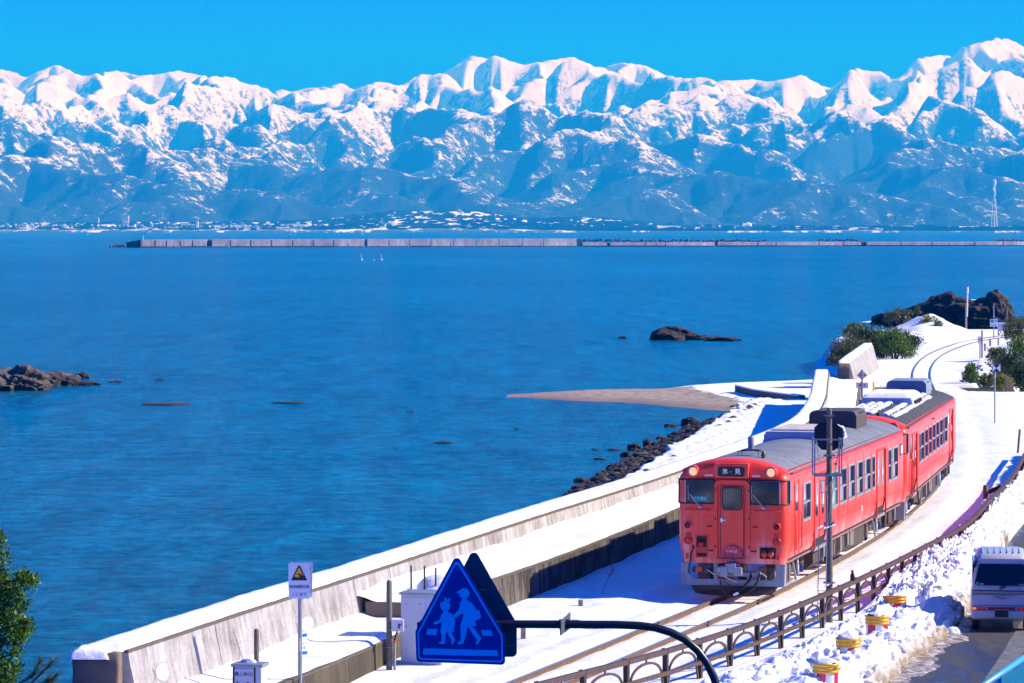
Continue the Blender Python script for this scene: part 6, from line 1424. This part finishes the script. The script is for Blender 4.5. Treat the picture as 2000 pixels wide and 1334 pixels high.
# black and white marker
p = PD(1943, 815, 178); s = F/178; q = empty('marker_board', p, 0, 'square black and white hourglass marker on a thin pole at right', 'sign')
MB().tube([(0, 0, -.5), (0, 0, (815 - 714)/s)], .035, 8).build('pole', M_STEEL, q); cx_, cz_, h_ = 3/s, (815 - 719)/s, 7.6/s
MB().box((cx_ - h_, -.05, cz_ - h_), (cx_ + h_, -.04, cz_ + h_)).build('board', M_SW2, q)
for sg_ in (1, -1): MB().prism([(cx_ - h_*.96, cz_ + sg_*h_*.96), (cx_ + h_*.96, cz_ + sg_*h_*.96), (cx_, cz_)], 'y', -.056, -.051).build('black_triangle', M_BOARD, q)
# white pole with red tip
p = PD(1887, 648, 332); s = F/332; q = empty('white_pole', p, 0, 'slender white pole with a red tip in front of the rock island', 'pole')
MB().tube([(0, 0, -.6), (0, 0, 57/s)], .085, 8).build('sleeve', M_STAKE, q); MB().tube([(.09, 0, 30/s), (.13, 0, 88/s)], .06, 8).build('pole', M_WHITE, q); MB().tube([(.125, 0, 76/s), (.13, 0, 87/s)], .10, 8).build('head', M_WHITE, q); MB().tube([(.13, 0, 87/s), (.13, 0, 89/s)], .09, 8).build('tip', M_REDB, q); MB().box((-.02, -.12, 81/s), (.10, -.08, 83/s)).build('lens', M_BOARD, q)
# green pictogram sign and info board
p = PD(1941, 665, 318); s = F/318; q = empty('direction_sign', p, 0, 'white direction sign with green picture and black arrow on a thin pole', 'sign')
MB().tube([(0, 0, -.4), (0, 0, 72/s)], .05, 8).build('pole', M_STEEL, q); MB().prism([(-3.5/s, 64/s), (3/s, 64/s), (0, 69/s)], 'y', -.07, -.05).build('lamp_shade', M_STEEL, q)
MB().box((-7.5/s, -.10, 27/s), (7.5/s, -.06, 42/s)).build('panel', M_SW2, q); MB().box((-6.2/s, -.115, 35/s), (-.6/s, -.101, 41/s)).build('picture', mat('sign green', (.0, .28, .16), .5), q); MB().bar((.8/s, -.11, 38/s), (6/s, -.11, 38/s), .01, .06).prism([(4/s, 36.3/s), (7/s, 38/s), (4/s, 39.7/s)], 'y', -.12, -.102).build('arrow', M_BOARD, q)
for k_ in range(3): MB().box(((-5.5 + k_*3.6)/s, -.11, 29/s), ((-3.2 + k_*3.6)/s, -.101, 30.5/s)).build('lettering', M_BOARD, q)
p = PD(1956, 662, 326); s = F/326; q = empty('info_board', p, 0, 'large pale information board on two legs at the bend', 'sign')
MB().box((-8/s, -.05, 15/s), (9/s, .05, 31/s)).build('panel', M_CAB, q); MB().box((-8.4/s, -.1, 31/s), (9.6/s, .1, 32.2/s)).build('cap', M_WHITE, q); MB().box((0, -.06, 24/s), (.05, -.05, 26/s)).build('mark', M_BOARD, q)
for x in (-6, 7.5): MB().tube([(x/s, 0, -.5), (x/s, 0, 31/s)], .05, 6).build('leg', M_BARK, q)
for px, pb, pt_, d_, r_, m_, lab in ((1967, 660, 600, 330, .09, M_POLE, 'tall wooden pole right of the information board'), (1918, 693, 645, 268, .06, M_POLE, 'wooden pole with a yellow banded tag beside it'), (1934, 673, 662, 296, .09, M_STAKE, 'thick short post left of three by the curve'), (1950, 673, 661, 298, .07, M_STAKE, 'middle short post by the curve'), (1975, 675, 661, 292, .07, M_STAKE, 'rightmost short post by the curve'), (1924, 684, 671, 284, .09, M_STAKE, 'stubby brown post behind the wooden pole')):
    o, p, s, h = post(px, pb, pt_, d_, r_, m_, lab); tag(o.build('post', None, None, p), lab, 'post')
p = PD(1913, 693, 266); s = F/266; q = empty('banded_tag', p, 0, 'small white tag with a yellow band on a rusty stake', 'sign'); MB().tube([(.04, 0, -.4), (.04, 0, 30/s)], .04, 6).build('stake', M_FENCE, q); MB().box((-3.5/s, -.07, 22/s), (3.5/s, -.05, 36/s)).build('tag', M_SW2, q); MB().box((-3.5/s, -.08, 27/s), (3.5/s, -.071, 31/s)).build('band', M_SYB, q)
tag(MB().tube([(0, 0, -.3), (0, 0, .5)], .07, 8).build('yellow_marker', M_YEL, None, PD(1706, 763, 208)), 'short yellow post in the snow beside the diamond sign', 'post')

# ---------------------------------------------------------------- breakwater
bw = empty('breakwater', (0, 0, 0), label='long pale concrete breakwater across the bay', cat='breakwater')
M_BW = concrete_mat('sea stained breakwater concrete', (.66, .60, .60), (.44, .40, .41), (.16, .13, .13), 1.0, .35)
def scale_mat(m, f):
    for nd in m.node_tree.nodes:
        if nd.type == 'TEX_NOISE': nd.inputs['Scale'].default_value *= f
scale_mat(M_BW, .12)
M_BWL = mat('pale lime stain', (.85, .80, .80), .8); M_BWD = mat('dark breakwater gap', (.03, .03, .035), .9)
edges = [275, 303, 325, 352, 376, 404, 413, 450, 490, 530, 572, 612, 652, 712, 717, 760, 800, 842, 886, 930, 975, 1020, 1062, 1127, 1138, 1186, 1192, 1260, 1300, 1397, 1402, 1480, 1516, 1600, 1648, 1683, 1692, 1760, 1820, 1904, 1960, 2010, 2080, 2200]
rnd = random.Random(6)
for x0, x1 in zip(edges[:-1], edges[1:]):
    gap = (x0, x1) in ((404, 413), (712, 717), (1127, 1138), (1186, 1192), (1397, 1402), (1683, 1692)); h = (15.3 if x0 < 1130 else 8.5) + (.5 if x0 in range(410, 1100) else 0); yb = 483.3 - 3.2*max(0, x0 - 275)/1725
    A = W(x0, yb, SEA); B = W(x1, yb - 3.2*(x1 - x0)/1725, SEA); s = F/A.y; hh = h/s*(.93 if gap else 1)
    b = MB(); g_ = .35
    b.add([(A.x + g_, A.y + (2 if gap else 0), SEA - 2), (B.x - g_, B.y + (2 if gap else 0), SEA - 2), (B.x - g_, B.y + 9, SEA - 2), (A.x + g_, A.y + 9, SEA - 2), (A.x + g_, A.y + (2 if gap else 0), SEA + hh), (B.x - g_, B.y + (2 if gap else 0), SEA + hh), (B.x - g_, B.y + 9, SEA + hh), (A.x + g_, A.y + 9, SEA + hh)], [(0,1,5,4),(1,2,6,5),(2,3,7,6),(3,0,4,7),(4,5,6,7)])
    b.build('caisson', M_BWD if gap else M_BW, bw)
    if not gap and x1 - x0 > 15:
        for q in range(int((x1 - x0)/26) + 1):
            x = rnd.uniform(x0 + 3, x1 - 5); P = W(x, yb, SEA); w_ = rnd.uniform(.3, .8); z0_ = SEA + rnd.uniform(.5, 1.5); tag(MB().box((P.x, P.y - .15, z0_), (P.x + w_, P.y - .02, min(SEA + hh - .4, z0_ + rnd.uniform(1.2, 2.6)))).build('lime_streak', M_BWL, bw))
    ledge = MB().box((A.x + g_, min(A.y, B.y) - .6, SEA - 1), (B.x - g_, max(A.y, B.y) - .02, SEA + .7)).build('footing', M_BWD if rnd.random() < .5 else M_BW, bw)
# stepped dark end
P = W(275, 483.5, SEA)
for i, (x0, x1, h_) in enumerate(((269, 275, 15), (255, 269, 13), (247, 255, 11))):
    A = W(x0, 483.5, SEA); B = W(x1, 483.5, SEA); MB().box((A.x, A.y, SEA - 1), (B.x - .05, A.y + 9, SEA + h_*A.y/F)).build('end_step', M_BWD, bw)
def tetra(p, r, seed):
    rn = random.Random(seed); Rm = Matrix.Rotation(rn.uniform(0, 6), 3, 'Z') @ Matrix.Rotation(rn.uniform(-.6, .6), 3, 'X'); b = MB()
    for v in ((0, 0, 1), (.94, 0, -.33), (-.47, .82, -.33), (-.47, -.82, -.33)):
        v = Rm @ Vector(v); b.tube([(0, 0, 0), v*r*.9, v*r], [r*.42, r*.30, r*.18], 7)
    return b
M_TET = mat('dark concrete blocks', (.12, .105, .105), .9, col2=(.05, .045, .05), vscale=1)
rnd = random.Random(11); labs = 'dark concrete tetrapod heaped at the left tip of the breakwater'
for i, (px, h_) in enumerate(((215, 3), (222, 2.5), (229, 7), (233, 4), (236, 6.5), (240, 9), (243, 5), (246, 7), (249, 10), (225, 5))):
    p = W(px, 483.3, SEA); tag(tetra(p, 1.5, i).build('tetrapod', M_TET, None, (p.x, p.y + rnd.uniform(0, 4), SEA + h_*.5*p.y/F)), labs, 'tetrapod', 'tetrapods at the tip of the breakwater')
i = 30
for a, b_ in ((1078, 1500), (1604, 1690), (1950, 2010)):
    x = a
    while x < b_:
        i += 1; yb = 481 if x < 1500 else 480; p = W(x, yb, SEA); p.y += 11
        tag(tetra(p, 1.35, i).build('tetrapod', M_TET, None, (p.x, p.y, SEA + (12.5 if x < 1500 else 12)*p.y/F*rnd.uniform(.72, 1.05))), 'dark concrete tetrapod ' + {1078: 'in the long pile starting right of the middle of the breakwater', 1604: 'in the short separate pile behind the right part of the breakwater', 1950: 'piled where the breakwater leaves the frame at right'}[a], 'tetrapod', {1078: 'tetrapods of the long pile', 1604: 'tetrapods of the short pile', 1950: 'tetrapods at the right end'}[a]); x += rnd.uniform(3.2, 7.5)
p = W(277, 483.4, SEA); q = empty('harbour_light', (p.x + .5, p.y + 4, SEA + 5), 0, 'small white navigation light at the left end of the breakwater', 'beacon')
MB().tube([(0, 0, 0), (0, 0, 3.2)], .22, 8).build('pole', M_WHITE, q); MB().lathe([(.5, 2.1), (.5, 2.7), (.0001, 3.0)], (0, 0, 0), 8).build('lamp', mat('pale green lamp', (.3, .7, .6), .4), q); MB().box((-.2, -.2, 3.2), (1.8, .2, 3.5)).build('panel', M_WHITE, q)
for px, py, t, lab in ((707, 508, 498, 'left slender white buoy pole with pink top'), (731, 508, 506, 'tiny float between the two tall buoy poles'), (746, 508, 498, 'right slender white buoy pole with pink top')):
    p = W(px, py, SEA); s = F/p.y; b = MB().use(M_WHITE).lathe([(.35, -.2), (.45, .15), (.0001, .5)], (0, 0, 0), 8)
    if t < 500: b.tube([(0, 0, 0), (-.3, 0, (py - t)/s)], .09, 6); b.use(M_PLATE).tube([(-.3, 0, (py - t)/s), (-.32, 0, (py - t)/s + .5)], .22, 6)
    tag(b.build('buoy', None, None, p), lab, 'buoy', 'fishing buoys off the breakwater')

# ---------------------------------------------------------------- far shore: towns, chimney, ships
M_BLD = [mat('pale far building', (.55, .53, .55), .8), mat('grey far building', (.30, .32, .36), .8), mat('dark far building', (.08, .11, .15), .8), mat('white far building', (.8, .8, .82), .7)]; M_WND = mat('far window band', (.04, .06, .09), .5)
def building(px, py, w_, h_, d_, m, label, roofbits=True):
    p = PD(px, py, d_); s = F/d_; W_, H_ = w_/s, h_/s; z0_ = min(p.z, 1.0) - 2; q = empty('building', (p.x, p.y, p.z - 2), 0, label, 'building', None)
    MB().box((-W_/2, 0, -6), (W_/2, max(20, W_*.4), H_ + 2)).build('wall', m, q)
    nfl = max(1, int(H_/7))
    for f in range(nfl): MB().box((-W_*.44, -.6, 3 + (f + .35)*H_/nfl), (W_*.44, -.1, 3 + (f + .6)*H_/nfl)).build('window', M_WND, q)
    if roofbits: MB().box((-W_*.2, 3, H_ + 2), (W_*.05, 12, H_ + 2 + H_*.12 + 1)).build('roof_house', M_BLD[1], q)
rnd = random.Random(21)
spec = [(245, 432, 12, 11, 0, 'pale apartment tower left of the far town'), (190, 432, 5, 7, 0, 'small pale block on the far left shore'), (385, 440, 4, 8, 3, 'white tower on the far shore left of centre'), (1395, 452, 7, 15, 1, 'grey block left of the steaming factory'), (1447, 452, 5, 26, 1, 'slim factory stack building on the far shore'), (1462, 452, 16, 10, 1, 'factory hall below the steam plume'), (1535, 452, 14, 14, 1, 'square building on the far shore right of the factory'), (1630, 452, 6, 10, 3, 'narrow white building on the far shore'), (1690, 453, 12, 7, 0, 'low pale hall on the far shore'), (1985, 452, 16, 14, 2, 'dark square building right of the tall chimney'), (1912, 453, 14, 6, 1, 'low grey hall left of the tall chimney'), (1588, 453, 16, 6, 0, 'wide pale shed on the far shore')]
for px, py, w_, h_, mi, lab in spec: building(px, py, w_, h_, 14600, M_BLD[mi], lab)
def townmass(x0, x1, y0, y1, n_, seed, d_, name, hmin=.5, hmax=2.2, dens=None):
    r = random.Random(seed); b = MB(); [b.use(m) for m in M_BLD]
    for k_ in range(n_):
        px = r.uniform(x0, x1); py = r.uniform(y0, y1); dd_ = d_ + (y1 - py)*r.uniform(60, 150) + r.uniform(0, 60); p = PD(px, py, dd_); s = F/dd_; w_ = r.uniform(1.5, 7)/s; h_ = r.uniform(hmin, hmax)/s; b.use(M_BLD[r.choice((0, 0, 1, 2, 2, 3))]); b.box((p.x - w_/2, p.y, p.z - 14), (p.x + w_/2, p.y + 15, p.z + h_))
    tag(b.build(name, None), 'low roofs of the far town reading as one mass', kind='stuff')
townmass(0, 700, 438, 451, 420, 1, 14100, 'far_town'); townmass(700, 1140, 438, 452, 200, 2, 14150, 'far_town', .5, 1.8); townmass(1290, 2010, 450, 455, 320, 3, 14150, 'far_town', .8, 3.5)
# dark pine belt along the right shore
b = MB(); r = random.Random(7); M_BELT = mat('far pine belt', (.015, .035, .03), .9)
for k_ in range(900):
    px = r.choice((r.uniform(1110, 1300), r.uniform(1290, 1560), r.uniform(1730, 2080), r.uniform(1880, 2080))); p = PD(px, 455, 14080 + r.uniform(0, 40)); h_ = r.uniform(7, 15)*(1.3 if px > 1730 else .8); w_ = r.uniform(8, 18)
    b.add([(p.x - w_, p.y, -3), (p.x + w_, p.y, -3), (p.x + w_*.6, p.y, h_*.8 + 2), (p.x, p.y, h_ + 3), (p.x - w_*.7, p.y, h_*.75 + 2), (p.x, p.y + 12, h_*.7)], [(0, 1, 2, 3, 4), (2, 5, 3), (3, 5, 4)])
tag(b.build('pine_belt', M_BELT, fix=False), 'dark pine belt along the far shore', kind='stuff')
# lattice chimney with bands and steam
p = PD(1942, 449, 14900); s = F/14900; q = empty('chimney_tower', p, 0, 'tall blue and white banded lattice chimney with a white plume', 'chimney')
M_CB = mat('chimney blue', (.03, .16, .38), .6)
H_ = 66/s
for sx in (-1, 1):
    for sy in (-1, 1): MB().bar((sx*6/s, sy*6/s, -5), (sx*2.2/s, sy*2.2/s, H_*.92), 1.1, 1.1).build('leg', M_WHITE, q)
for k_ in range(7):
    z = H_*(.06 + k_*.13); z2 = H_*(.06 + (k_+1)*.13); w1 = (6 - 3.8*z/H_/.92)/s; w2 = (6 - 3.8*z2/H_/.92)/s
    MB().bar((-w1, -w1, z), (w2, -w2, z2), 0.6, 0.6).bar((w1, -w1, z), (-w2, -w2, z2), 0.6, 0.6).bar((-w1, -w1, z), (w1, -w1, z), .7, .7).build('brace', M_WHITE, q)
MB().tube([(0, 0, 0), (0, 0, H_)], 2.0, 10).build('flue', M_WHITE, q)
for z in (.58, .76): MB().tube([(0, 0, H_*z), (0, 0, H_*(z + .10))], 4.6, 10).build('blue_band', M_CB, q)
def plume(px, py, h_, w_, d_, label, seed, lean=0):
    p = PD(px, py, d_); s = F/d_; r = random.Random(seed); b = MB()
    for k_ in range(16):
        t = k_/15; me = rock_mesh(seed + k_*1.7, (w_*.22 + w_*.3*t)/s, (w_*.3)/s, (w_*.35 + .5)/s, 2, .3, False); co = [v.co[:] for v in me.vertices]; x = (lean*t*w_ + math.sin(t*9)*w_*.16)/s; b.smooth = True; b.add([(c_[0] + x, c_[1], c_[2] + t*h_/s) for c_ in co], [tuple(f.vertices) for f in me.polygons]); bpy.data.meshes.remove(me)
    tag(b.build('steam_plume', M_STEAM, None, p, fix=False), label, 'steam')
M_STEAM = mat('white steam', (.85, .87, .9), 1.0)
plume(1942, 383, 30, 6, 14900, 'thin white plume rising from the tall chimney', 2, .0); plume(1447, 444, 5, 12, 14900, 'white steam drifting right from the factory stack', 5, 1.2)
def ship(px, py, w_, h_, d_, label, sail=False):
    p = W(px, py, SEA); p = Vector(((px - 1000)*d_/F, d_, SEA)); s = F/d_; L = w_/s; q = empty('ship' if not sail else 'sail_boat', p, 0, label, 'boat')
    MB().add([(-L/2, -2, 0), (L*.42, -2, 0), (L/2, 0, L*.09), (L*.42, 2, 0), (-L/2, 2, 0), (-L/2, -2.4, L*.08), (L*.44, -2.4, L*.08), (L*.44, 2.4, L*.08), (-L/2, 2.4, L*.08)], [(0, 1, 6, 5), (1, 2, 6), (2, 3, 7), (3, 4, 8, 7), (0, 5, 8, 4), (5, 6, 7, 8), (6, 2, 7)]).build('hull', M_WHITE, q)
    if sail: MB().add([(-L*.3, 0, 2), (L*.5, 0, 2), (-L*.1, 0, h_/s), (-L*.2, .8, h_/s*.5)], [(0, 1, 2), (0, 3, 2)]).build('sail', M_WHITE, q)
    else: MB().box((-L*.35, -1.6, L*.08), (-L*.1, 1.6, L*.08 + h_/s*.5)).build('cabin', M_WHITE, q); MB().tube([(L*.1, 0, 0), (L*.1, 0, h_/s)], L*.012, 6).build('mast', M_WHITE, q)
ship(384, 449, 5, 10, 9000, 'white sail boat off the far town', True); ship(570, 457, 16, 4, 7300, 'white fishing boat with a wake left of centre'); ship(708, 456, 5, 9, 8500, 'tiny boat with a mast above the breakwater'); ship(172, 457, 4, 3, 8000, 'tiny white boat on the left horizon'); ship(1957, 474, 5, 8, 2700, 'small white boat at the right end of the breakwater')
# ---------------------------------------------------------------- haze
hz = MB().box((-13000, -80, -40), (13000, 46500, 2360)).build('haze', None)
mh = bpy.data.materials.new('blue air haze'); mh.use_nodes = True; n = mh.node_tree.nodes; l = mh.node_tree.links
n.remove(n['Principled BSDF']); pv = n.new('ShaderNodeVolumePrincipled')
pv.inputs['Color'].default_value = (.008, .37, 1.0, 1); pv.inputs['Density'].default_value = 6.8e-5; pv.inputs['Anisotropy'].default_value = 0.0
pv.inputs['Absorption Color'].default_value = (1, 1, 1, 1)
l.new(pv.outputs[0], n['Material Output'].inputs['Volume'])
hz.data.materials.append(mh); tag(hz, 'thin blue haze over the bay', kind='stuff')
